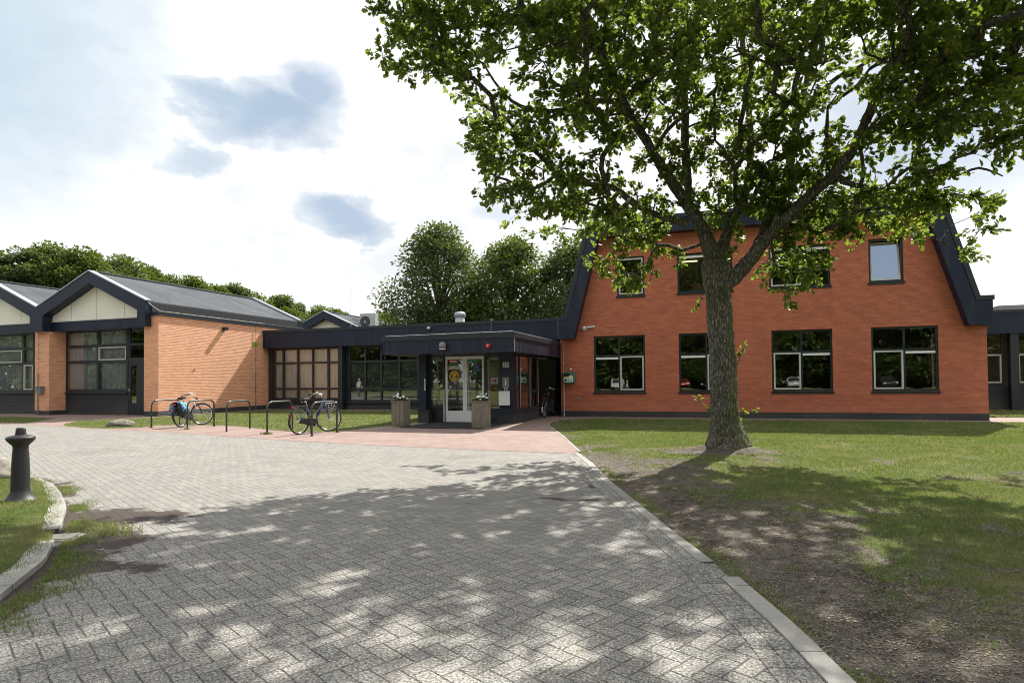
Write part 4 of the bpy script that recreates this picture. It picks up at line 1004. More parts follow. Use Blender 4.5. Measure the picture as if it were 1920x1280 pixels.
# number 15
ns = tag(empty('number_sign', (-6.555, 18.758, 1.91)), 'cream plate with the number 15 on the dark porch column', 'number sign')
b = MB(); b.box(-.105, .105, -.012, 0, -.085, .085); b.build('plate', M['sash'], ns)
text_part('15', .175, (0, -.0135, 0), (rad(90), 0, 0), M['black'], ns, 'number')
ic = tag(empty('intercom', (-6.56, 18.758, 1.34)), 'grey intercom panel with a lit white button on the porch column', 'intercom')
b = MB(); b.box(-.115, .115, -.02, 0, -.17, .17); b.build('panel', M['greybox'], ic)
b = MB(); b.box(-.022, .018, -.026, -.021, -.09, .05); b.lathe([(.018, -.026), (.018, -.021)], 12, (0, 0, .085), 'y'); b.build('button', M['white'], ic)
b = MB(); b.box(-.055, .055, -.022, 0, -.05, .05); kp = b.build('key_switch', M['grey']); kp.location = (-6.56, 18.758, 1.12)
tag(kp, 'small square grey key switch between intercom and letterbox', 'switch'); b2 = MB(); b2.box(-.03, .03, -.027, -.0225, -.03, .03); b2.build('key_plate', M['black'], kp)
lb = tag(empty('letterbox', (-6.60, 18.756, .60)), 'white letterbox on the dark porch column below the intercom', 'letterbox')
b = MB(); b.box(-.175, .175, -.11, 0, 0, .46); b.build('body', M['white'], lb, bevel=.008)
b = MB(); b.box(-.16, .16, -.113, -.109, .405, .41); b.build('flap_gap', M['greybox'], lb)
b = MB(); b.lathe([(.013, -.120), (.013, -.111)], 12, (-.02, 0, .36), 'y'); b.build('lock', M['black'], lb)
b = MB(); b.box(.02, .09, -.1125, -.1105, .30, .307); b.build('name_plate', M['grey'], lb)
b = MB(); b.box(-.02, .02, -.03, 0, -.20, .20); hd = b.build('wall_tube', M['white']); hd.location = (-9.44, 18.71, 1.29)
tag(hd, 'slim white tube fixed upright beside the left porch post', 'tube'); b2 = MB(); b2.box(-.014, .014, -.034, -.0305, -.17, .17); b2.build('cover', M['sash'], hd)
b = MB(); b.box(-9.15, -6.55, 16.5, 18.88, .006, .020); mt_ = b.build('doormat', M['mat']); tag(mt_, 'large dark doormat on the red tiles before the white doors', 'doormat')
b = MB(); b.prism([[(-9.17, 16.48), (-6.53, 16.48), (-6.53, 18.9), (-9.17, 18.9)], [(-9.14, 16.51), (-9.14, 18.87), (-6.56, 18.87), (-6.56, 16.51)]], .006, .024, 'z'); b.build('rim', M['rubber'], mt_)

# roof things
ac = tag(empty('air_conditioner', (-18.35, 29.6, 4.16)), 'grey air conditioning unit with a round fan on the middle roof', 'air conditioner')
b = MB(); b.box(-.48, .48, -.18, .18, .12, 1.02); b.build('casing', M['grey'], ac, bevel=.01)
b = MB(); b.lathe([(.31, -.2), (.31, -.182)], 28, (-.14, 0, .56), 'y'); fan = b.build('fan_grille', M['frame'], ac)
b = MB(); b.lathe([(.06, -.212), (.06, -.201)], 14, (-.14, 0, .56), 'y')
for k in range(12): b.bar((-.14 + .07 * math.cos(k * .5236), -.205, .56 + .07 * math.sin(k * .5236)), (-.14 + .3 * math.cos(k * .5236), -.205, .56 + .3 * math.sin(k * .5236)), .006)
b.build('fan_hub', M['grey'], fan)
b = MB(); b.box(-.44, -.36, -.2, .2, -.1, .12); b.box(.36, .44, -.2, .2, -.1, .12); b.build('feet', M['greybox'], ac)
b = MB(); b.box(.22, .40, -.186, -.181, .86, .90); b.build('badge', M['white'], ac)
vt = tag(empty('roof_vent', (-13.05, 30.0, 4.06)), 'round pale metal roof vent above the porch', 'roof vent')
b = MB(); b.lathe([(.25, 0), (.25, .72)], 24); b.build('pipe', M['grey'], vt, True)
b = MB(); b.lathe([(.26, .70), (.30, .74), (.31, .90), (.27, .97), (.12, 1.02), (.02, 1.03)], 24); b.build('cowl', M['zinc'], vt, True)
b = MB()
for k in range(16): a = k * math.pi / 8; b.box(.302 * math.cos(a) - .018, .302 * math.cos(a) + .018, .302 * math.sin(a) - .018, .302 * math.sin(a) + .018, .77, .88)
b.build('slots', M['greybox'], vt)
b = MB(); b.tube([(0, 0, 0), (0, 0, 2.0), (.01, 0, 4.05)], [.016, .010, .006], 6); ms = b.build('lightning_rod', M['grey']); ms.location = (-21.1, 32, 4.06)
tag(ms, 'thin upright lightning rod on the roof left of the air conditioner', 'lightning rod'); b2 = MB(); b2.lathe([(.12, 0), (.10, .08), (.02, .1)], 12); b2.build('foot', M['concrete'], ms)

# ---- gabled wings on the left -------------------------------------------------------------
def gabled(root, dx, y0, ylen, panel_y=.46, hi=0.):
    """one gabled bay: barge frame, cream panel, roof; apex at x=-26.64+dx, front at y0"""
    def X(l): return [(x + dx, z + hi) for x, z in l]
    def put(mb, name, mat, **k):
        o = mb.build(name, mat, root, **k); o.location = -root.location; return o
    ring = X([(-23.30, 3.90), (-23.30, 5.0), (-26.64, 6.47), (-29.965, 4.97), (-29.965, 3.90), (-29.57, 3.90), (-29.57, 4.60), (-26.64, 5.93), (-23.75, 4.60), (-23.75, 3.90)])
    b = MB(); b.prism([ring], y0, y0 + panel_y - .005); put(b, 'barge_frame', M['trim'])
    b = MB(); b.prism([X([(-23.4, 4.37), (-29.9, 4.37), (-29.9, 4.8), (-26.64, 6.3), (-23.4, 4.85)])], y0 + panel_y, y0 + panel_y + .1); put(b, 'gable_panel', M['cream'])
    for x in (-28.35, -26.75, -25.05, -23.95): b = MB(); b.box(x + dx, x + dx + .012, y0 + panel_y - .004, y0 + panel_y, 4.37 + hi, 6.15 - abs(x + 26.64) * .43 + hi); put(b, 'panel_joint', M['greybox'])
    b = MB(); b.box(-29.9 + dx, -23.4 + dx, y0 + panel_y - .05, y0 + panel_y - .006, 4.325 + hi, 4.365 + hi); put(b, 'ledge_strip', M['sash'])
    b = MB(); b.box(-29.9 + dx, -23.35 + dx, y0 + panel_y - .02, y0 + 1.3, 3.90 + hi, 4.32 + hi); put(b, 'fascia', M['trim'])
    b = MB(); b.prism([X([(-23.28, 4.97), (-26.64, 6.45), (-29.97, 4.93), (-29.97, 4.80), (-26.64, 6.32), (-23.28, 4.85)])], y0 + .25, y0 + ylen); put(b, 'roof', M['roof'])
    def slope(mb, xa, xb, ya, yb, lift, th):
        zz = lambda x: 6.47 + hi - abs(x - (-26.64)) * .440
        mb.add([(xa + dx, ya, zz(xa) + lift), (xb + dx, ya, zz(xb) + lift), (xb + dx, yb, zz(xb) + lift), (xa + dx, yb, zz(xa) + lift), (xa + dx, ya, zz(xa) + lift + th), (xb + dx, ya, zz(xb) + lift + th), (xb + dx, yb, zz(xb) + lift + th), (xa + dx, yb, zz(xa) + lift + th)],
               [(0, 3, 2, 1), (4, 5, 6, 7), (0, 1, 5, 4), (1, 2, 6, 5), (2, 3, 7, 6), (3, 0, 4, 7)])
    b = MB(); slope(b, -26.64, -23.27, y0 - .03, y0 + .27, .004, .05); slope(b, -26.645, -29.96, y0 - .03, y0 + .27, .004, .05); put(b, 'verge_flashing', M['zinc'])
    b = MB(); slope(b, -26.64, -23.27, y0 + ylen - .2, y0 + ylen + .05, .004, .10); put(b, 'verge_flashing', M['zinc'])
    b = MB(); b.tube([(-26.64 + dx, y0 + .3, 6.49 + hi), (-26.64 + dx, y0 + ylen, 6.49 + hi)], .05, 8); put(b, 'ridge_cap', M['felt'])
    return X
lw = tag(empty('gabled_building', (-27, 20.9, 0)), 'low orange brick building on the left with two dark-edged gables and curtained windows', 'building')
def GB(mb, name, mat, **k):
    o = mb.build(name, mat, lw, **k); o.location = -lw.location; return o
gabled(lw, 0, 19.81, 10.3); gabled(lw, -6.665, 19.81, 10.3)
# orange walls
b = MB(); b.box(-23.15, -22.9, 20.13, 30.4, .22, 4.37); b.box(-23.72, -23.15, 20.13, 20.38, .22, 4.37); GB(b, 'wall', M['orange'])
b = MB(); b.box(-23.13, -22.89, 20.12, 30.4, -.05, .22); b.box(-23.70, -23.13, 20.12, 20.36, -.05, .22); GB(b, 'plinth', M['blackbrick'])
b = MB(); b.box(-23.75, -22.84, 20.07, 30.45, 4.37, 4.51); GB(b, 'eaves_fascia', M['trim2'])
b = MB(); b.box(-22.87, -22.83, 20.06, 30.45, 4.51, 4.535); GB(b, 'eaves_trim', M['greybox'])
b = MB(); b.box(-23.45, -23.24, 20.12, 29.9, 4.51, 4.90); GB(b, 'felt_upstand', M['felt'])
b = MB(); b.box(-23.45, -23.22, 29.9, 30.2, 4.50, 5.0); GB(b, 'rear_barge_end', M['trim2'])
b = MB(); b.tube([(-23.28, 19.95, 4.93), (-23.15, 19.98, 4.80), (-22.87, 20.15, 4.56)], .014, 6); b.tube([(-22.85, 20.15, 4.55), (-22.85, 26.6, 4.55)], .004, 5); GB(b, 'lightning_wire', M['grey'])
b = MB(); b.box(-31.66, -30.70, 20.88, 21.1, .18, 3.99); GB(b, 'pilaster', M['orange'])
b = MB(); b.box(-30.49 - .03, -29.56, 20.13, 20.15, .2, .2001)
pil = MB(); pil.box(-30.52, -29.58, 20.13, 20.9, .20, 3.95); GB(pil, 'pilaster', M['orange'])
pil = MB(); pil.box(-30.50, -29.60, 20.15, 20.9, -.02, .20); GB(pil, 'plinth', M['blackbrick'])
GYF = 20.90
for sgn in (0, 1):
    mir = (lambda x: x) if sgn == 0 else (lambda x: -62.16 - x)
    def box_m(mb, x0, x1, *r_): mb.box(mir(x0), mir(x1), *r_)
    b = MB(); box_m(b, -30.6, -25.62 if sgn == 0 else -23.9, GYF + .02, GYF + .3, -.03, .98); GB(b, 'base_wall', M['blackbrick'])
    b = MB(); box_m(b, -30.6, -25.60 if sgn == 0 else -23.9, GYF - .05, GYF + .12, .98, 1.05); GB(b, 'sill', M['trim2'])
    xa, xb = mir(-30.45), mir(-25.60)
    if sgn == 0:
        w_ = window(lw, xa, xb, 1.05, 3.99, GYF, [-29.62, -27.50], [2.46, 3.20], fw=.13, sash=((0, 0), (2, 1)))
    else:
        w_ = window(lw, xb, xa, 1.05, 3.99, GYF, [mir(-27.50), mir(-29.62)], [2.46, 3.20], fw=.13, sash=((2, 0), (1, 1)))
        c2 = window(lw, -38.7, xb - .01, 1.05, 3.99, GYF, [-37.4], [2.46, 3.20], fw=.13); c2.location = -lw.location
    w_.location = -lw.location
    c_ = curtain(lw, min(xa, xb) + .05, max(xa, xb) - .05, GYF + .19, 1.06, 3.96, 'cloth', .05, .15, 5 + sgn); c_.location = -lw.location
# door bay beside the orange wall
w_ = window(lw, -25.58, -24.50, 2.50, 3.99, GYF, [], [3.22], fw=.10); w_.location = -lw.location
b = MB(); b.prism([[(-25.58, .02), (-24.50, .02), (-24.50, 2.50), (-25.58, 2.50)], [(-25.44, .55), (-25.44, 2.24), (-25.09, 2.24), (-25.09, .55)]], GYF + .01, GYF + .07)
dd = GB(b, 'door', M['frame']); g = MB(); g.add([(-25.45, GYF + .04, .54), (-25.08, GYF + .04, .54), (-25.08, GYF + .04, 2.25), (-25.45, GYF + .04, 2.25)], [(0, 1, 2, 3)]); g.build('pane', M['glass'], dd, fixn=False)
h = MB(); h.tube([(-25.52, GYF, 1.15), (-25.52, GYF - .05, 1.15), (-25.40, GYF - .05, 1.15)], .012, 8); h.box(-25.535, -25.505, GYF - .005, GYF + .008, 1.05, 1.25); h.build('handle', M['chrome'], dd)
b = MB(); b.box(-24.50, -23.4, GYF + .01, GYF + .1, .0, 3.99); GB(b, 'side_panel', M['frame'])
b = MB(); b.box(-38.6, -23.3, 25, 25.1, 0, 4); b.box(-38.6, -23.3, 21.4, 25, 3.95, 4.0); b.box(-38.6, -23.3, 21.2, 25, .0, .05); b.box(-23.3, -23.2, 20.9, 30, 0, 4.3); b.box(-31.2, -31.1, 21.3, 25, 0, 4.); GB(b, 'interior', M['inner'])
hl = tag(empty('pendant_lamp', (-24.75, 22.3, 3.45)), 'yellow pendant lamp behind the pane above the dark door', 'lamp')
b = MB(); b.lathe([(.03, .12), (.2, .03), (.22, 0), (.19, 0)], 18); b.build('lamp_shade', M['yellow'], hl, True); b = MB(); b.lathe([(.15, .005), (.15, -.005)], 16); b.build('bulb', M['lit'], hl)
b = MB(); b.tube([(0, 0, .12), (0, 0, .5)], .006, 5); b.build('cord', M['black'], hl)
# fixtures on the left building
b = MB(); b.box(0, .20, -.10, .10, -.04, .10); b.box(-.005, .02, -.06, .06, -.07, .0); wl = b.build('wall_lamp', M['black']); wl.location = (-22.895, 23.8, 4.03)
tag(wl, 'small black lamp high on the sunlit orange wall', 'lamp'); b2 = MB(); b2.box(.02, .19, -.085, .085, -.05, -.0401); b2.build('lens', M['grey'], wl)
b = MB(); b.box(-.12, .12, -.11, .0, -.05, .05); b.lathe([(.045, -.16), (.045, -.11)], 12, (-.02, 0, 0), 'y'); scm = b.build('security_camera', M['black']); scm.location = (-24.0, 20.22, 4.08)
tag(scm, 'black security camera under the first gable beside the orange wall', 'camera'); b2 = MB(); b2.lathe([(.03, -.166), (.03, -.161)], 12, (-.02, 0, 0), 'y'); b2.build('lens', M['chrome'], scm)
b = MB(); b.box(-.05, .05, -.08, .08, 0, .012); b.rotate = None
lp_ = MB(); lp_.box(0, .012, -.30, .12, -.11, .11); pl = lp_.build('wall_plate', M['lime']); pl.location = (-22.898, 26.05, 3.41); tag(pl, 'lime green plate at the far end of the orange wall', 'sign'); b2 = MB(); b2.box(.0125, .015, -.24, .06, -.015, .015); b2.build('print', M['green'], pl)
bb = tag(empty('ashtray_box', (-30.02, 20.13, 1.02)), 'grey metal box on the orange pillar between the left windows', 'wall box')
b = MB(); b.box(-.17, .15, -.20, -.001, 0, .30); b.box(-.19, .17, -.22, .0, .302, .33); b.build('case', M['greybox'], bb); b = MB(); b.lathe([(.022, -.206), (.022, -.2005)], 10, (-.07, 0, .2), 'y'); b.lathe([(.022, -.206), (.022, -.2005)], 10, (.05, 0, .2), 'y'); b.build('openings', M['black'], bb)
def pipe(x, y, z1, lab, horiz=None):
    b = MB(); b.tube([(x, y, .0), (x, y, 1.9)], .020, 8); b.tube([(x, y, 1.9), (x, y, z1)], .008, 6)
    for z in (.4, 1.1, 1.85, 2.6, 3.3): b.box(x - .025, x + .025, y - .025, y + .025, z, z + .035)
    o = b.build('earthing_pipe', M['greybox']); tag(o, lab, 'pipe', 'thin earthing pipes running down the orange brick')
    return o
pipe(-30.26, 20.09, 3.9, 'thin grey pipe down the orange pillar between the left windows')
pipe(-22.86, 25.95, 4.37, 'thin grey pipe down the sunlit orange wall beside the long glazed front')
b = MB(); b.box(.0, .02, -.04, .04, -.02, .02); hk = b.build('wall_socket', M['black']); hk.location = (-22.9, 22.05, 2.05); tag(hk, 'tiny black fitting halfway up the sunlit orange wall', 'fitting')
b2 = MB(); b2.box(.02, .035, -.015, .015, -.01, .01); b2.build('hook', M['black'], hk)

# a third gabled wing far behind
fw_ = tag(empty('gabled_building', (-27, 38, 0)), 'distant gabled wing with a cream gable behind the flat middle roof', 'building')
gabled(fw_, -.75, 38.0, 16., hi=.13)
b = MB(); b.box(-30.6, -24.1, 39.2, 53.8, 0, 4.9); o = b.build('wall', M['orange'], fw_); o.location = -fw_.location
LIMBS=[[(-0.05,12.35,3.54,0.24),(-0.16,12.35,4.01,0.19),(-0.31,12.33,4.38,0.16),(-0.53,12.3,4.76,0.15),(-0.79,12.2,5.18,0.13),(-1.04,12.0,5.56,0.12),(-1.31,11.8,6.04,0.11),(-1.53,11.6,6.4,0.1),(-1.7,11.4,6.84,0.09),(-1.88,11.2,7.38,0.08),(-2.11,10.9,7.86,0.07),(-2.36,10.6,8.37,0.06),(-2.59,10.2,8.83,0.04)],[(-0.53,12.3,4.4,0.11),(-0.8,12.2,4.48,0.09),(-1.16,12.0,4.59,0.08),(-1.48,11.8,4.75,0.07),(-1.85,11.6,5.04,0.06),(-2.28,11.4,5.1,0.05),(-2.67,11.1,5.13,0.04),(-2.99,10.8,5.45,0.04),(-3.29,10.6,5.71,0.02)],[(-1.62,11.5,6.62,0.06),(-2.15,11.1,6.53,0.05),(-2.6,10.9,6.37,0.04),(-3.06,10.7,6.32,0.04),(-3.5,10.5,6.48,0.03),(-3.79,10.3,6.83,0.02)],[(-2.01,11.0,7.6,0.06),(-2.64,10.7,7.71,0.05),(-3.32,10.3,7.77,0.04),(-4.02,10.0,7.69,0.03),(-4.71,9.7,7.61,0.02),(-5.13,9.5,7.54,0.02)],[(-0.01,12.4,3.55,0.2),(0.17,12.5,4.17,0.13),(0.35,12.6,4.57,0.11),(0.52,12.8,4.93,0.1),(0.63,13.0,5.53,0.09),(0.68,13.2,6.24,0.08),(0.64,13.4,7.2,0.07),(0.56,13.5,8.26,0.06),(0.63,13.7,9.38,0.05),(0.69,13.8,10.35,0.04)],[(-0.47,12.35,4.66,0.1),(-0.53,12.5,5.24,0.1),(-0.58,12.7,5.95,0.11),(-0.58,12.8,6.69,0.1),(-0.58,12.9,7.39,0.09),(-0.4,13.0,8.07,0.07),(-0.33,13.0,8.84,0.06),(-0.32,13.0,9.72,0.05)],[(-0.57,12.9,7.34,0.06),(-0.68,12.7,8.08,0.06),(-0.68,12.5,8.73,0.04),(-0.74,12.3,9.48,0.04)],[(-1.14,12.0,5.72,0.04),(-0.91,12.3,6.27,0.04),(-0.41,12.6,6.75,0.04),(0.0,12.8,7.15,0.04),(0.41,13.0,7.6,0.03),(0.82,13.1,7.79,0.02)],[(0.04,12.35,3.18,0.24),(0.28,12.3,3.32,0.2),(0.53,12.25,3.56,0.17),(0.82,12.2,3.92,0.15),(1.17,12.1,4.25,0.14),(1.47,12.0,4.53,0.13),(1.84,11.9,4.85,0.12),(2.1,11.7,5.11,0.12),(2.28,11.5,5.43,0.1),(2.41,11.3,5.77,0.1),(2.52,11.1,6.1,0.09),(2.69,10.9,6.44,0.08),(2.93,10.7,6.79,0.07),(3.12,10.5,7.12,0.06),(3.27,10.2,7.44,0.04)],[(0.69,12.3,3.78,0.14),(0.9,12.5,4.31,0.13),(1.04,12.6,4.73,0.12),(1.24,12.8,5.08,0.11),(1.38,13.0,5.65,0.1),(1.5,13.1,6.3,0.09),(1.67,13.2,7.05,0.08),(1.83,13.3,7.71,0.07),(2.03,13.4,8.58,0.06),(2.21,13.5,9.47,0.04)],[(2.27,11.5,5.38,0.08),(2.54,11.3,5.49,0.07),(2.87,11.1,5.62,0.06),(3.17,10.9,5.65,0.05),(3.52,10.7,5.67,0.04),(3.85,10.5,5.68,0.04),(4.21,10.3,5.6,0.02)],[(1.92,11.9,4.92,0.05),(2.23,11.8,4.71,0.05),(2.61,11.7,4.55,0.04),(2.97,11.6,4.57,0.04),(3.25,11.5,4.68,0.03),(3.58,11.4,4.57,0.02),(3.87,11.3,4.63,0.02),(4.14,11.2,4.44,0.01)],[(1.48,13.1,6.35,0.04),(1.85,13.0,6.78,0.05),(2.19,12.8,7.04,0.04),(2.68,12.6,7.16,0.03),(3.07,12.4,7.42,0.02)]]
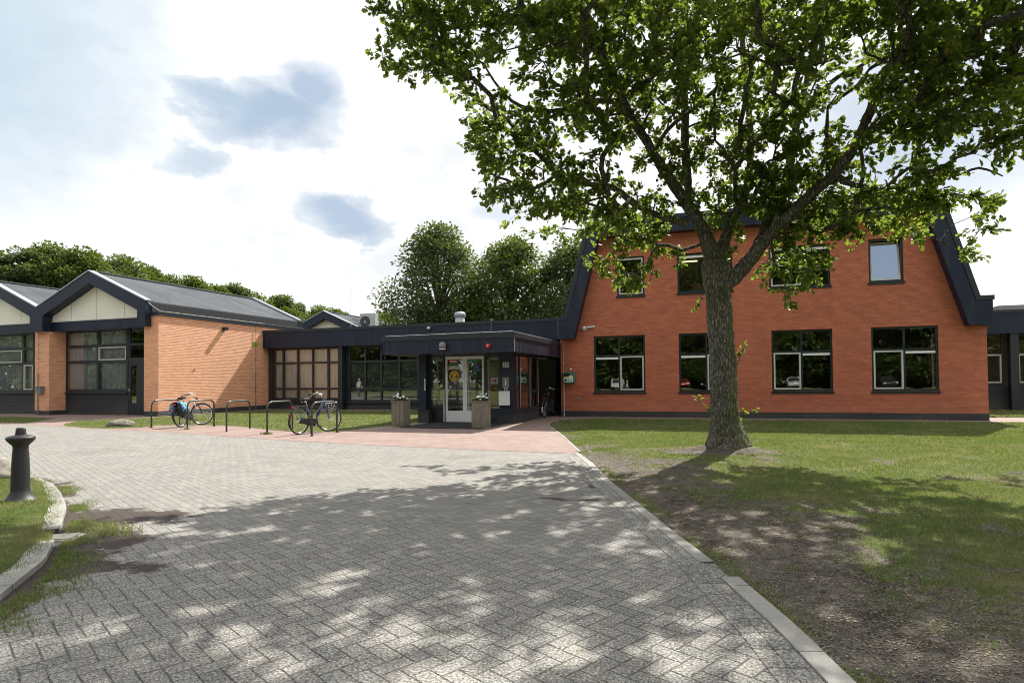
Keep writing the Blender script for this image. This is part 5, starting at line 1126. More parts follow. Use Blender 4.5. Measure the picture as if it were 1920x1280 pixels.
CLUMPS=[tuple(int(v)/20 for v in s.split(",")) for s in """-98,181,150 -99,173,146 -93,184,153 -99,188,159 -108,210,170 -86,182,147 -85,174,145 -94,191,157 -83,195,157 -80,180,151 -80,189,155 -70,185,151 -81,215,168 -68,177,142 -67,192,149 -67,192,155 -77,215,170 -61,208,159 -56,181,142 -61,194,154 -61,185,144 -60,212,159 -66,228,170 -47,181,141 -41,184,142 -47,210,157 -45,187,145 -51,202,152 -36,174,134 -36,178,141 -37,202,151 -39,196,146 -33,209,156 -29,184,137 -34,228,170 -33,233,170 -34,231,167 -25,189,140 -20,198,148 -16,199,145 -22,208,149 -17,214,155 -11,208,149 -13,251,176 -16,214,155 -9,231,160 -6,259,177 -7,188,138 -2,248,168 -2,215,151 1,201,142 4,230,160 5,209,150 10,238,160 5,245,165 12,181,127 10,195,141 13,223,156 22,231,159 20,253,171 22,230,153 22,222,154 32,242,157 22,202,141 27,239,159 31,190,129 31,195,132 34,224,149 44,237,154 43,230,153 37,194,129 46,218,146 44,199,134 39,190,128 53,234,151 50,216,143 46,203,137 55,218,141 59,228,150 48,192,131 60,203,134 58,197,129 59,207,133 68,226,143 66,207,132 68,225,144 74,223,141 69,198,130 76,221,139 83,221,136 72,199,127 82,209,130 74,194,125 -111,196,155 -95,189,146 -111,207,159 -108,202,156 -89,177,144 -96,196,155 -87,182,142 -94,205,160 -81,187,148 -85,194,148 -95,210,156 -74,185,143 -80,197,153 -72,199,147 -69,188,142 -70,200,152 -68,217,160 -54,182,139 -49,190,137 -53,204,151 -49,179,132 -44,188,142 -53,221,155 -49,219,154 -50,221,156 -40,186,135 -37,197,141 -39,209,151 -46,212,148 -39,223,154 -33,206,143 -39,232,160 -27,215,152 -28,228,161 -31,209,144 -28,213,147 -24,217,150 -17,210,148 -17,181,129 -18,245,167 -17,234,159 -14,240,160 -6,233,153 -6,222,150 -7,208,140 -7,218,145 3,249,163 2,238,157 -3,249,164 1,234,154 7,194,132 6,214,144 10,215,143 16,249,156 15,249,162 12,187,126 17,196,131 22,243,153 20,216,139 25,204,136 24,188,123 28,214,137 35,226,146 30,201,130 34,226,144 39,204,132 36,211,138 41,194,127 44,216,135 55,230,141 49,202,129 55,211,134 52,195,126 54,192,119 59,213,134 54,198,125 70,218,135 70,227,138 70,231,137 71,217,131 79,230,139 68,194,121 85,229,133 83,214,126 82,206,123 -114,194,146 -95,188,139 -97,181,141 -108,205,152 -95,208,150 -98,204,154 -99,204,153 -87,186,140 -81,182,134 -83,197,146 -94,208,151 -81,203,144 -79,196,141 -79,210,151 -73,212,150 -62,179,131 -65,215,151 -56,202,138 -51,182,131 -45,181,130 -53,220,152 -47,212,146 -50,231,157 -37,184,126 -46,231,151 -44,200,138 -41,229,154 -40,240,158 -35,203,141 -35,242,156 -26,202,134 -28,219,143 -23,193,130 -22,223,148 -19,218,145 -18,199,133 -14,222,142 -19,247,154 -15,192,130 -10,186,122 -10,250,157 -10,217,142 -7,215,137 -11,255,161 -2,207,131 3,251,159 -2,233,147 4,204,133 4,192,127 12,205,130 12,240,149 19,214,132 22,208,127 19,195,125 25,198,121 25,196,123 38,243,147 41,244,146 37,225,133 46,221,132 52,243,141 56,230,135 50,206,120 55,239,136 57,210,125 57,213,126 51,198,120 65,222,129 60,203,122 64,227,133 62,202,118 68,225,129 60,196,116 70,208,122 68,201,117 71,203,115 82,230,132 87,225,123 81,216,123 -94,178,130 -97,180,130 -86,179,131 -85,186,131 -96,212,147 -77,184,127 -74,180,128 -75,184,127 -59,197,132 -55,209,135 -53,211,139 -48,217,136 -41,188,121 -49,226,142 -37,193,126 -51,234,145 -31,202,130 -35,208,136 -38,212,133 -31,204,127 -26,227,140 -32,219,133 -31,214,135 -34,253,149 -27,252,153 -23,245,146 -24,225,136 -19,215,135 -13,213,135 -12,201,128 -19,239,144 -9,235,140 -5,249,143 -8,240,140 -6,257,153 1,235,136 2,246,144 -1,204,128 1,236,143 12,259,146 5,240,137 18,248,141 13,241,140 21,261,145 17,206,126 27,243,138 28,231,135 38,255,143 34,238,133 44,252,140 44,197,111 45,197,111 54,215,124 52,199,115 59,219,120 61,213,118 64,216,120 63,227,125 68,224,119 70,226,124 68,224,122 73,213,117 69,209,113 81,227,119 76,217,115 82,214,118 78,207,114 87,224,117 -89,215,138 -66,196,124 -50,190,122 -50,210,131 -54,220,133 -51,234,138 -39,193,117 -44,232,136 -35,226,137 -36,204,125 -39,237,137 -33,233,137 -32,247,142 -29,227,134 -32,242,136 -24,244,140 -23,237,132 -26,253,143 -23,252,143 -12,234,134 -14,257,145 -14,232,132 -12,259,140 -10,261,148 -8,248,141 -1,265,143 2,250,141 0,237,129 11,241,133 9,264,144 14,256,142 14,261,137 17,231,129 24,233,125 25,260,135 25,256,134 26,235,126 29,247,128 29,239,125 40,232,125 47,238,129 47,200,107 44,200,109 59,222,115 58,235,124 67,233,123 60,219,115 65,225,114 70,233,118 61,206,107 77,230,116 75,221,114 77,214,111 72,204,108 84,222,110 85,223,112 -81,206,124 -82,218,132 -74,217,126 -71,196,117 -58,189,116 -65,213,122 -58,215,127 -57,207,120 -59,207,119 -52,212,125 -53,227,125 -43,222,127 -44,212,122 -44,219,122 -36,209,117 -36,219,123 -37,202,116 -35,236,128 -33,242,135 -29,200,111 -23,237,131 -27,255,134 -24,232,124 -17,254,136 -14,239,130 -4,261,134 -4,254,130 -1,264,134 -2,235,125 1,260,134 9,249,126 5,258,133 5,249,132 18,260,128 17,239,122 18,255,127 16,242,122 22,242,124 20,243,124 22,252,124 33,244,125 28,258,130 38,243,118 47,209,106 54,214,104 52,207,102 60,224,108 56,204,105 65,232,113 64,225,107 63,202,103 66,207,103 65,216,105 76,223,109 72,215,105 76,224,105 73,204,102 83,220,102 82,210,100 -79,200,115 -75,196,115 -81,206,115 -73,198,114 -79,218,118 -69,198,115 -61,203,112 -70,218,118 -56,195,112 -60,228,120 -64,218,119 -55,216,117 -48,233,124 -32,200,107 -30,205,111 -32,236,122 -29,249,128 -17,246,124 -19,252,122 -12,242,117 -7,257,122 -6,259,125 -2,246,120 2,242,115 7,263,125 11,255,118 9,246,121 17,237,116 14,255,123 12,260,126 23,240,114 25,246,115 20,244,119 26,245,116 27,241,115 28,245,115 38,242,113 45,248,111 48,229,109 41,208,102 50,230,106 54,225,107 52,212,102 57,221,105 64,224,103 63,226,102 73,211,96 75,210,96 81,213,95 78,209,96 -77,205,109 -85,213,115 -76,202,109 -78,212,109 -67,194,101 -77,210,109 -77,214,111 -72,221,114 -67,205,109 -59,202,102 -60,223,114 -48,207,102 -54,212,106 -51,213,105 -43,213,106 -37,209,105 -26,237,112 -26,242,114 -12,245,110 -16,239,112 -12,251,117 -8,259,119 0,262,120 -4,260,118 3,259,112 4,240,110 11,245,114 5,251,117 18,245,108 17,244,107 18,251,107 25,243,104 19,251,108 20,243,108 27,236,107 27,240,102 28,236,101 40,252,112 39,245,109 36,240,104 40,236,105 45,239,101 44,219,98 56,216,92 60,227,100 65,225,93 70,208,92 -75,196,94 -78,213,104 -69,205,97 -73,204,96 -67,220,103 -68,213,99 -59,213,99 -65,222,99 -63,212,97 -51,221,102 -46,204,95 -52,227,102 -42,215,96 -42,203,96 -44,205,97 -37,214,97 -38,219,98 -34,246,107 -15,256,112 -11,254,105 -7,241,99 1,255,102 0,253,107 10,254,102 11,255,109 7,247,101 17,244,104 14,245,98 17,244,103 24,253,100 20,250,100 22,254,101 21,241,96 31,246,101 30,250,104 30,240,101 39,243,95 34,238,98 40,240,100 46,229,91 49,228,89 50,219,87 60,222,88 61,229,93 59,215,89 63,215,90 -68,200,92 -68,215,90 -60,216,92 -58,206,93 -59,220,93 -51,227,96 -53,223,94 -49,209,89 -49,207,90 -53,210,91 -50,230,100 -45,212,90 -48,225,95 -51,228,93 -37,213,92 -37,211,87 -34,211,88 -41,225,92 -29,239,99 -32,213,88 -33,224,90 -31,242,95 -22,239,99 -24,236,98 -23,241,94 -19,246,97 2,249,92 1,255,95 8,244,91 7,257,101 9,255,100 12,253,96 14,257,97 15,242,92 25,252,92 23,248,93 24,247,94 21,243,91 18,242,96 30,244,90 27,252,94 29,244,91 36,241,90 34,242,89 37,247,94 43,245,87 45,246,92 42,247,87 43,242,87 45,233,84 44,228,88 49,236,90 54,224,82 49,215,84 54,232,84 62,231,86 61,229,87 60,229,83 64,228,85 66,226,85 66,222,84 70,216,82 76,220,80 -76,264,94 -64,251,92 -54,261,92 -55,262,100 -46,245,91 -40,248,91 -43,241,91 -43,240,86 -32,254,93 -37,257,91 -33,263,94 -24,247,88 -23,261,91 -26,243,84 -21,258,95 -20,245,89 6,256,86 19,256,92 23,242,82 31,246,83 25,242,83 32,259,89 38,259,90 39,263,90 39,261,88 35,247,81 40,247,82 41,241,81 43,258,89 50,246,84 55,256,84 51,246,80 55,240,83 60,250,81 64,244,80 70,262,81 85,255,84 85,248,78 -42,256,81 -30,246,85 -34,244,83 -30,258,87 -29,263,87 -22,243,80 -13,242,77 23,243,78 19,261,82 30,245,74 30,264,77 30,262,77 35,249,75 82,257,72 -47,262,76 -44,254,78 -31,250,70 -37,259,72 -26,246,74 18,261,73 21,245,69 20,246,71 23,259,75 28,243,67 29,253,69 31,243,66 -33,251,68 23,245,59 25,228,248 98,166,191 37,170,240 1,132,173 -62,221,241 -70,165,247 -74,180,216 68,258,173 43,177,222 -74,228,220 -125,137,189 114,218,209 -22,261,249 87,203,256 2,107,146 -77,196,180 -102,215,236 75,187,222 34,117,169 -90,197,201 52,229,223 71,227,195 77,126,191 -69,177,245 53,180,146 97,226,175 -35,185,258 -45,144,136 59,150,133 115,207,139 59,190,226 -79,216,241 -24,179,242 -27,172,145 120,167,214 97,170,177 -104,196,176 -33,250,223 -26,99,173 -32,257,197 -87,138,208 -9,193,256 56,178,223 -27,115,171 103,128,186 86,203,127 58,105,228 14,232,228 -3,127,164 51,153,136 -114,207,225 66,190,152 -25,231,266 33,136,166 72,121,152 65,144,127 -31,250,191 -71,188,209 -98,190,175 127,205,173 -77,248,230 104,189,137 123,167,220 67,178,227 -130,159,206 -96,207,227 56,137,143 118,128,166 78,155,162 122,143,156 -56,258,239 1,270,213 60,142,141 -20,218,254 72,130,196 -39,122,140 48,248,216 -99,123,188 -49,123,181 87,209,180 -2,185,258 131,159,149 51,127,168 75,168,142 -119,189,226 -54,120,162 77,156,226 139,206,212 94,134,229 -47,225,217 9,220,226 -66,200,222 15,246,240 0,235,219 85,169,144 -56,116,204 86,111,192 -121,158,207 -75,173,258 14,154,142 91,144,156 -20,185,244 -56,250,246 -92,205,217 98,260,166 110,207,166 90,149,172 -31,147,204 99,224,158 -20,170,246 -113,193,233 -43,146,174 105,196,202 -58,126,153 -9,151,157 63,103,162 -47,182,231 27,175,234 -71,191,204 -97,135,205 -73,231,220 84,185,252 83,191,161 -83,147,160 -38,123,181 -81,158,236 110,206,161 55,237,167 -36,202,267 52,162,213 17,179,243 66,143,202 -48,140,144 98,219,188 25,187,254 117,139,196 -39,119,157 124,192,153 -51,128,210 -35,208,258 -35,125,148 -73,117,159 -72,194,255 57,117,192 -87,163,155 100,135,193 -47,154,220 21,264,205 118,203,133 119,213,176 -59,182,219 -110,148,230 42,236,256 62,240,255 98,155,198 -69,128,134 -89,189,195 17,234,227 3,136,175 -15,165,253 -57,134,161 123,165,221 -6,124,123 113,237,157 0,230,246 116,145,169 -78,103,188 94,171,246 117,133,197 -69,175,162 -50,224,243 98,146,234 -94,180,170 -113,205,180 49,127,172 134,159,154 135,210,198 -68,148,249 -89,215,205 -91,200,178 121,238,174 -62,115,153 76,157,252 -76,152,220 -79,265,224 135,183,206 140,170,165 47,171,223 13,244,243 -43,189,268 119,152,218 67,245,249 88,179,245 55,266,236 120,144,161 43,210,235 -85,179,247 25,243,214 -97,126,165 -68,178,198 101,142,212 -26,153,160 73,245,234 80,174,222 115,223,204 -71,155,139 -14,224,226 67,159,157 -9,259,199 38,218,261 -16,262,234 113,179,213 76,161,258 23,191,261 -44,164,151 56,165,225 66,234,240 -79,160,216 -10,252,194 106,208,152 -99,120,211 -29,210,260 -27,253,210 -80,190,223 41,201,228 41,178,245 -20,202,258 34,150,215 24,208,228 114,144,222 -71,128,156 110,197,183 -56,145,234 22,168,237 136,223,213 -95,156,188 105,186,236 92,221,239 -33,246,190 105,157,149 -26,140,157 -74,246,221 13,136,135 -6,230,256 41,119,154 40,269,242 74,236,164 81,198,256 -15,256,225 -64,127,230 105,213,233 53,217,246 -76,218,218 112,211,157 -49,98,171 109,228,149 -66,122,169 45,234,234 127,179,169 145,221,188 -43,193,264 6,257,190 106,194,246 -6,156,142 12,243,244 28,179,139 -47,133,193 66,113,169 -83,201,243 98,250,216 -52,129,123 44,204,257 -65,174,236 54,97,216 21,130,186 -59,152,154 88,208,256 67,155,184 -36,246,214 99,207,206 96,224,147 -61,121,194 1,150,154 -78,172,201 79,141,140 42,173,244 -86,165,212 -75,171,152 101,164,164 112,137,143 -23,178,264 71,163,169 1,269,216 24,258,186 104,123,219 128,196,217 73,128,235 111,213,214 38,248,186 84,238,165 -92,163,208 94,227,219 25,186,233 -9,152,126 -46,180,268 7,230,227 108,186,154 67,137,152 87,168,159 139,202,193 -98,179,170 84,252,193 5,220,266 65,110,173 76,161,203 -41,270,216 -30,110,187 71,239,216 -46,139,166 -65,181,259 34,235,221 74,204,160 91,121,161 -22,231,232 81,194,188 37,114,136 -95,200,216 67,129,157 -13,137,183 81,107,183 -71,207,199 5,141,141 91,248,238 52,220,245 121,216,141 74,209,214 70,199,214 -80,199,209 25,140,120 58,146,191 -55,189,224 105,195,141 75,161,260 -25,162,243 -14,134,175 20,152,135 -37,235,241 26,158,123 50,230,235 111,224,137 -33,115,174 79,112,206 51,235,203 -43,216,265 101,189,132 70,144,168 -64,166,152 61,159,114 -84,142,245 24,251,196 6,179,142 47,219,236 -85,133,167 87,196,153 86,126,223 81,106,198 125,163,158 107,161,206 63,240,202 130,207,206 -55,136,130 61,213,243 -53,234,198 -82,151,232 97,206,217 135,165,178 71,162,187 129,167,213 94,144,157 -67,147,236 71,159,220 23,161,224 68,193,227 17,268,217 111,127,202 -66,225,195 25,198,264 110,141,196 -61,218,250 119,148,219 82,117,193 -31,129,156 2,213,246 -25,179,267 -24,165,249 113,179,216 -67,211,215 -87,189,245 -69,211,192 49,253,226 21,229,220 81,106,208 69,177,165 -70,180,195 83,256,186 68,257,197 53,126,126 98,132,175 -72,219,242 101,252,189 103,247,200 -30,136,196 -29,245,196 85,175,128 20,225,229 -48,128,220 -103,178,231 15,138,127 -42,146,160 110,192,149 -3,131,197 -57,121,137 -81,131,198 -57,144,190 -32,132,220 107,195,166 -16,253,190 101,185,141 86,263,186 139,160,196 124,229,149 -90,185,216 58,186,249 -123,152,198 -121,150,208 66,234,252 59,229,203 24,130,188 61,228,196 98,175,209 -48,149,203 -50,245,218 79,169,173 63,225,241 84,145,188 -5,215,265 -64,217,187 16,209,264 30,132,174 80,170,128 101,119,207 29,207,260 -56,187,240 -45,157,236 143,206,176 -74,137,162 22,136,149 107,179,177 86,180,222 -79,139,134 103,189,142 -60,102,162 -38,121,202 -38,200,263 124,217,152 88,150,188 -67,145,252 77,245,209 59,135,136 91,183,252 62,179,218 -17,172,254 98,166,135 -5,142,223 -54,231,184 -64,197,210 -53,262,230 5,121,120 77,167,159 44,223,247 -35,250,233 -113,198,222 13,132,172 37,199,236 79,193,163 74,132,222 87,185,249 14,136,119 51,114,211 -100,164,235 131,160,155 -123,211,203 33,148,145 -61,195,258 65,195,224 66,226,248 38,142,151 -85,210,204 -17,124,203 137,215,161 88,198,178 94,162,131 -69,167,165 -60,224,220 80,222,255 -19,145,159 -120,171,232 117,183,161 131,192,221 -93,186,224 95,170,183 -83,126,173 145,166,182 102,155,240 99,213,240 -7,151,145 -15,167,231 -38,164,246 55,235,216 125,193,214 97,167,157 -99,212,206 -52,141,211 92,158,173 -72,138,171 91,193,245 38,245,228 -60,150,153 -73,121,222 123,200,171 20,159,229 47,211,223 44,232,167 93,239,226 -59,139,160 -36,133,137 147,175,208 97,129,211 22,139,183 94,192,242 10,264,223 134,197,223 81,166,115 101,141,208 79,120,213 140,233,173 56,113,210 -54,170,263 -24,244,200 -98,168,164 76,165,235 55,227,226 49,105,147 52,118,165 33,253,237 71,127,149 145,223,201 55,234,246 -18,110,166 89,184,258 -43,115,161 63,140,132 -114,181,220 -116,217,191 45,258,234 -22,206,255 115,137,175 80,169,249 15,105,163 -103,179,162 126,152,204 -28,164,136 62,162,123 -49,132,131 -70,136,190 138,157,183 16,153,217 -88,203,251 -96,203,223 7,158,147 -107,140,186 108,237,237 -27,143,163 -35,161,145 93,145,171 -45,141,150 -9,187,259 -75,129,215 -127,148,197 -80,200,176 72,143,173 41,193,147 84,215,254 118,253,164 28,185,264 -8,99,158 -61,146,176 109,241,144 68,257,179 -71,189,195 -16,153,216 -68,174,239 88,110,188 87,222,154 26,269,201 -66,153,213 80,250,230 112,240,179 135,193,144 -26,227,255 -8,197,262 -37,97,167 61,260,241 -30,146,140 96,234,176 -53,156,198 62,206,220 66,254,182 25,138,186 113,187,160 -29,162,242 25,207,233 120,170,155 67,267,210 86,207,198 81,260,223 87,195,190 114,175,152 -55,270,214 -55,118,166 -56,124,218 50,158,210 67,148,216 -92,118,163 -85,114,210 129,141,164 -64,174,255 30,259,248 82,206,169 -40,114,139 97,250,227 -44,135,233 98,239,236 -90,215,193 128,170,141 64,240,180 -29,216,244 -18,201,266 53,214,214 -19,145,134 -124,214,201 67,164,203 -66,159,144 -52,184,221 -7,168,230 -11,132,146 -59,215,206 -90,214,226 83,154,233 63,217,241 72,127,135 -24,147,238 105,192,139 5,189,242 -78,193,176 -16,204,229 37,250,202 107,166,216 -21,187,257 -76,193,226 59,120,144 61,134,155 -37,128,180 92,197,127 98,215,251 89,131,201 -71,151,174 76,149,137 121,208,187 52,196,138 23,145,166 132,220,148 130,222,191 21,269,220 58,229,235 99,232,154 116,122,189 67,223,161 115,167,142 109,225,215 14,126,165 -111,149,182 123,195,213 -73,115,200 -114,132,197 -18,180,263 90,180,138 110,197,158 110,235,141 -70,234,216 21,237,257 96,113,164 130,168,201 114,212,165 118,187,227 -2,123,166 -29,162,224 42,272,199 122,260,191 74,214,163 64,127,243 61,214,218 97,117,195 -20,257,244 -28,241,235 -12,176,247 -16,170,236 30,114,165 101,243,146 79,148,172 17,150,134 -37,231,261 3,168,239 59,203,215 112,156,208 61,233,197 72,102,161 -85,179,208 83,205,208 129,196,171 -7,123,158 -61,236,234 76,228,230 93,223,152 24,137,115 -3,232,216 65,163,127 -28,180,241 65,194,258 81,128,203 32,244,221 40,249,185 -88,119,177 -76,193,228 -48,178,257 -6,103,161 30,201,266 7,255,230 79,219,208 -44,253,227 95,125,158 45,192,240 -58,227,220 4,234,237 152,194,180 61,206,255 -37,267,243 19,216,256 -44,250,212 106,241,184 -66,242,249 94,162,231 -15,130,134 44,129,150 142,168,205 13,136,201 28,224,222 29,190,265 -105,122,188 21,120,154 -7,266,201 -61,148,171 -72,152,150 -27,192,264 50,254,189 14,112,128 -34,124,178 -40,204,266 -48,227,250 1,139,113 -87,138,175 85,139,182 24,144,139 -7,115,134 -64,219,232 116,162,179 58,250,171 72,173,113 52,171,218 64,201,156 61,159,197 14,230,218 51,168,140 -73,192,241 -21,173,267 15,254,217 -12,195,266 101,200,145 88,118,173 -8,182,271 132,195,191 -2,268,193 -79,164,209 72,151,131 89,150,141 -31,125,212 82,258,213 88,139,235 -80,193,168 -39,140,143 -55,170,221 39,264,197 -115,207,182 -106,193,227 -98,133,195 -26,130,204 29,254,197 117,135,173 69,243,198 34,197,238 50,231,257 -49,239,202 62,157,208 119,208,190 38,124,157 116,173,141 -103,197,216 136,184,152 -27,122,175 148,219,199 -36,222,263 14,263,227 19,126,187 108,216,141 103,213,239 111,224,160 33,255,242 -102,193,241 89,163,144 18,158,131 -114,151,224 -100,197,210 25,173,228 89,208,143 111,161,141 48,174,242 58,174,236 109,162,179 -36,138,180 49,265,243 11,160,140 119,245,215 64,162,131 -83,150,148 31,139,141 62,239,242 95,250,175 142,202,188 20,187,253 25,236,233 111,196,146 55,180,237 85,230,230 -18,118,191 74,242,212 36,209,243 -101,190,242 -47,217,230 99,190,190 29,252,190 -51,223,224 90,195,238 91,252,165 -59,133,180 74,207,149 -78,139,196 142,224,181 -27,106,168 123,213,168 -57,169,256 67,217,260 -75,224,191 121,196,187 38,191,140 125,147,211 86,232,201 99,186,165 77,191,205 -100,178,233 105,237,134 25,217,245 6,214,263 115,193,228 -111,182,239 82,126,151 -43,148,138 -25,195,232 -80,152,183 -87,200,239 -76,253,230 71,239,168 80,156,121 -106,211,217 36,143,163 42,113,151 -24,235,265 130,165,218 75,194,237 89,160,159 1,124,134 68,245,182 -47,205,243 -26,145,171 -29,131,172 -68,166,250 67,144,140 24,110,138 -12,170,228 -36,231,230 16,199,256 -41,117,169 128,169,220 35,204,248 119,195,218 106,231,183 -84,147,223 101,180,221 -90,129,202 -50,235,189 40,183,234 139,176,163 14,212,246 97,230,144 11,168,242 -59,135,235 -86,190,180 102,244,237 26,219,230 97,136,192 60,213,233 48,151,201 86,219,175 73,156,122 -37,269,229 -32,262,196 42,266,226 96,172,188 109,238,191 13,152,120 74,182,211 56,177,131 -33,267,230 -35,139,201 -71,230,218 85,182,173 -72,189,191 -117,161,228 45,239,241 -48,218,216 -7,107,133 73,230,198 16,268,213 -96,189,169 -70,179,228 35,246,172 88,162,129 -24,98,148 67,218,262 -53,174,227 7,152,122 91,221,239 78,178,119 -81,151,229 81,265,179 -64,215,236 -10,205,230 59,262,205 -96,191,201 43,147,163 -35,215,236 89,267,192 -20,170,268 -6,218,234 122,189,165 143,173,163 -8,118,170 90,140,202 -89,144,211 -46,131,155 84,174,204 -77,116,147 -83,150,243 -31,107,173 -70,209,229 -96,184,220 105,120,190 -43,230,209 54,123,188 126,177,188 116,197,167 76,149,125 -43,155,148 -71,205,174 -54,121,151 33,238,230 64,228,156 88,196,248 -101,141,194 -81,123,160 -26,249,208 8,264,209 -49,118,210 122,161,149 83,193,123 107,203,198 -33,262,206 -111,140,191 -18,177,140 16,134,155 71,161,259 -10,109,158 110,174,231 -108,190,198 87,213,208 133,142,177 120,183,202 79,120,235 103,257,202 120,191,227 -4,244,241 -109,190,217 -82,167,245 119,169,189 97,240,192 -3,251,208 111,199,176 63,192,234 -86,162,152 -57,246,207 28,247,256 -53,204,237 -44,143,210 -66,262,216 59,264,230 -37,249,221 93,167,198 20,228,267 74,229,221 60,159,170 -83,194,256 138,160,175 108,230,192 63,138,182 -91,124,194 81,232,212 74,126,226 -36,128,150 74,116,177 -38,130,192 41,122,136 -67,162,200 -63,211,258 -108,187,188 -25,259,246 121,234,192 120,240,174 -29,137,197 124,202,158 12,233,258 -71,189,209 73,130,219 -79,166,254 -37,156,146 -68,145,180 -85,220,209 -7,189,258 -94,199,250 -106,200,199 40,244,198 5,115,134 83,181,209 78,185,143 12,243,237 130,199,187 113,210,243 -17,191,237 -3,242,262 -86,193,230 88,181,148 114,246,223 52,164,133 -60,201,240 46,92,181 145,192,216 96,169,190 69,260,218 40,170,133 -47,246,192 -64,142,156 94,165,141 -18,172,145 42,146,171 35,118,131 -98,184,178 55,234,208 -16,214,261 16,240,247 102,153,136 40,189,248 -53,129,158 -57,166,250 46,220,232 75,221,172 -98,174,180 -89,166,179 6,153,128 125,144,195 76,240,214 -104,192,241 64,151,185 54,210,246 116,227,205 71,232,217 10,120,187 127,186,186 88,163,202 -12,112,176 -103,191,220 74,178,128 149,201,184 -44,266,231 -19,173,233 48,141,183 6,205,230 111,172,203 30,147,146 -11,207,230 121,126,185 131,153,196 -13,246,226 -27,141,209 136,171,186 -32,103,176 -67,130,157 80,201,160 -59,180,243 101,138,158 76,156,164 -92,159,235 -45,110,191 0,130,137 -90,175,236 36,253,234 -97,171,159 -66,123,205 16,168,132 129,228,211 118,203,219 67,134,197 60,260,211 95,252,213 95,107,184 82,139,164 49,143,187 84,150,236 55,166,129 9,118,165 100,237,172 -15,135,171 -31,123,199 85,174,198 32,226,258 -13,129,152 -23,156,219 80,231,154 18,177,231 -51,108,177 71,129,219 -54,201,238 91,172,126 -20,265,228 -5,101,156 -41,184,239 60,255,188 108,169,202 77,224,221 -67,241,229 85,241,174 -84,219,232 -101,206,229 85,163,211 113,181,244 24,253,212 66,240,188 26,119,169 141,215,188 30,244,187 82,134,169 -21,193,233 -118,218,204 92,187,184 99,227,227 70,197,255 58,199,260 79,199,234 122,185,215 116,256,213 -63,122,199 19,261,200 23,153,224 98,204,212 -54,167,257 -114,141,220 -62,126,175 128,189,225 -81,150,166 -77,153,213 106,239,174 -51,155,205 79,244,195 -35,180,241 90,247,165 58,233,233 119,210,238 -44,94,169 82,126,202 73,149,150 146,196,178 96,197,245 -82,207,218 80,161,161 14,226,233 -32,154,135 152,182,177 -22,120,161 -85,182,247 -15,157,224 -24,119,174 32,153,123 9,106,158 121,232,208 -8,257,211 42,150,141 9,115,147 -63,231,201 42,118,152 140,225,191 68,153,227 94,189,212 -27,203,269 39,139,166 -57,173,149 -71,158,216 116,209,190 74,118,145 -120,131,177 6,120,129 151,201,184 -23,248,211 -77,219,229 -24,241,219 -126,143,183 111,166,183 -83,199,236 -6,128,157 102,175,123 23,139,193 13,137,123 -78,198,201 148,169,179 93,173,236 14,115,143 130,191,162 71,162,236 -43,158,152 -29,153,143 52,257,224 90,164,229 -42,179,264 -53,209,229 104,122,177 92,128,184 -23,218,244 -7,263,209 104,167,154 108,130,221 -100,120,210 -58,239,223 -87,196,219 57,207,151 -25,164,255 85,218,223 -74,230,214 119,165,238 80,142,167 90,177,222 -44,122,184 -1,191,261 -97,185,241 79,166,148 -66,201,222 114,177,196 -39,123,172 123,202,153 -52,246,234 81,242,161 145,195,180 114,165,137 -25,147,142 -85,126,204 76,201,174 -43,138,172 -43,203,228 65,241,190 -26,138,176 79,203,189 10,102,143 125,202,140 -45,254,227 43,196,224 -21,252,249 75,225,171 8,223,239 -77,167,229 61,190,251 115,172,128 55,158,150 134,233,209 91,229,213 -75,173,156 -74,163,208 57,258,198 85,248,214 13,129,198 -97,177,166 69,162,143 -73,144,208 104,123,171 -25,173,246 77,266,178 62,218,155 59,167,211 -72,141,213 20,140,158 -26,156,145 100,172,156 119,179,150 -41,146,156 -19,126,171 4,249,241 -102,163,222 85,258,168 100,142,204 65,103,166 122,168,140 92,177,174 134,231,164 101,143,171 -32,128,147 -65,228,233 -105,182,231 64,107,199 -22,161,221 -64,175,248 -122,163,218 104,183,196 -113,159,212 -28,252,206 107,198,211 122,158,223 -85,213,229 -3,264,204 47,217,260 32,193,142 13,271,225 -16,208,271 100,135,150 -118,210,231 -83,139,176 3,251,192 -13,111,154 49,212,221 -58,148,209 -21,197,250 47,109,156 57,113,161 48,146,174 113,205,197 107,149,168 86,242,235 5,232,249 -64,247,244 -28,179,253 -37,152,131 -84,154,226 46,141,182 93,152,140 -99,151,219 -28,246,251 92,261,170 146,187,160 58,101,175 122,162,167 87,207,150 -66,250,244 72,111,192 5,95,154 -43,146,228 32,170,139 -2,186,273 29,159,222 89,124,167 -84,168,218 -20,155,245 5,220,226 -27,104,165 118,257,187 85,166,178 -26,119,138 107,164,209 73,161,201 -39,158,137 -32,255,230 69,272,199 82,147,221 -85,126,169 -64,174,237 -23,234,229 -75,145,167 -43,152,161 -45,247,253 104,255,171 106,153,236 -72,157,182 9,215,264 -2,111,132 57,234,204 134,168,175 -49,131,151 -4,146,150 25,268,195 79,211,231 143,156,193 -62,145,238 27,104,145 98,157,218 90,216,213 89,231,182 70,259,217 -35,172,240 65,156,201 88,124,147 9,174,135 3,178,242 65,220,256 51,228,249 -7,267,239 -81,146,186 78,210,169 -25,176,238 20,188,262 -59,101,168 -54,141,235 -31,114,131 116,184,133 66,195,238 125,173,217 -5,231,243 76,145,211 79,181,149 81,230,176 105,202,209 113,206,138 29,242,247 -77,214,190 67,206,265 -23,165,224 58,181,248 81,161,243 -74,200,187 -23,165,260 69,257,223 -31,131,158 124,197,229 121,238,194 76,245,195 74,165,250 85,149,241 111,230,178 -72,195,256 73,246,207 20,198,238 -18,121,124 75,125,181 -73,141,229 92,200,208 -64,221,189 58,142,133 -52,255,239 -96,141,232""".split()]
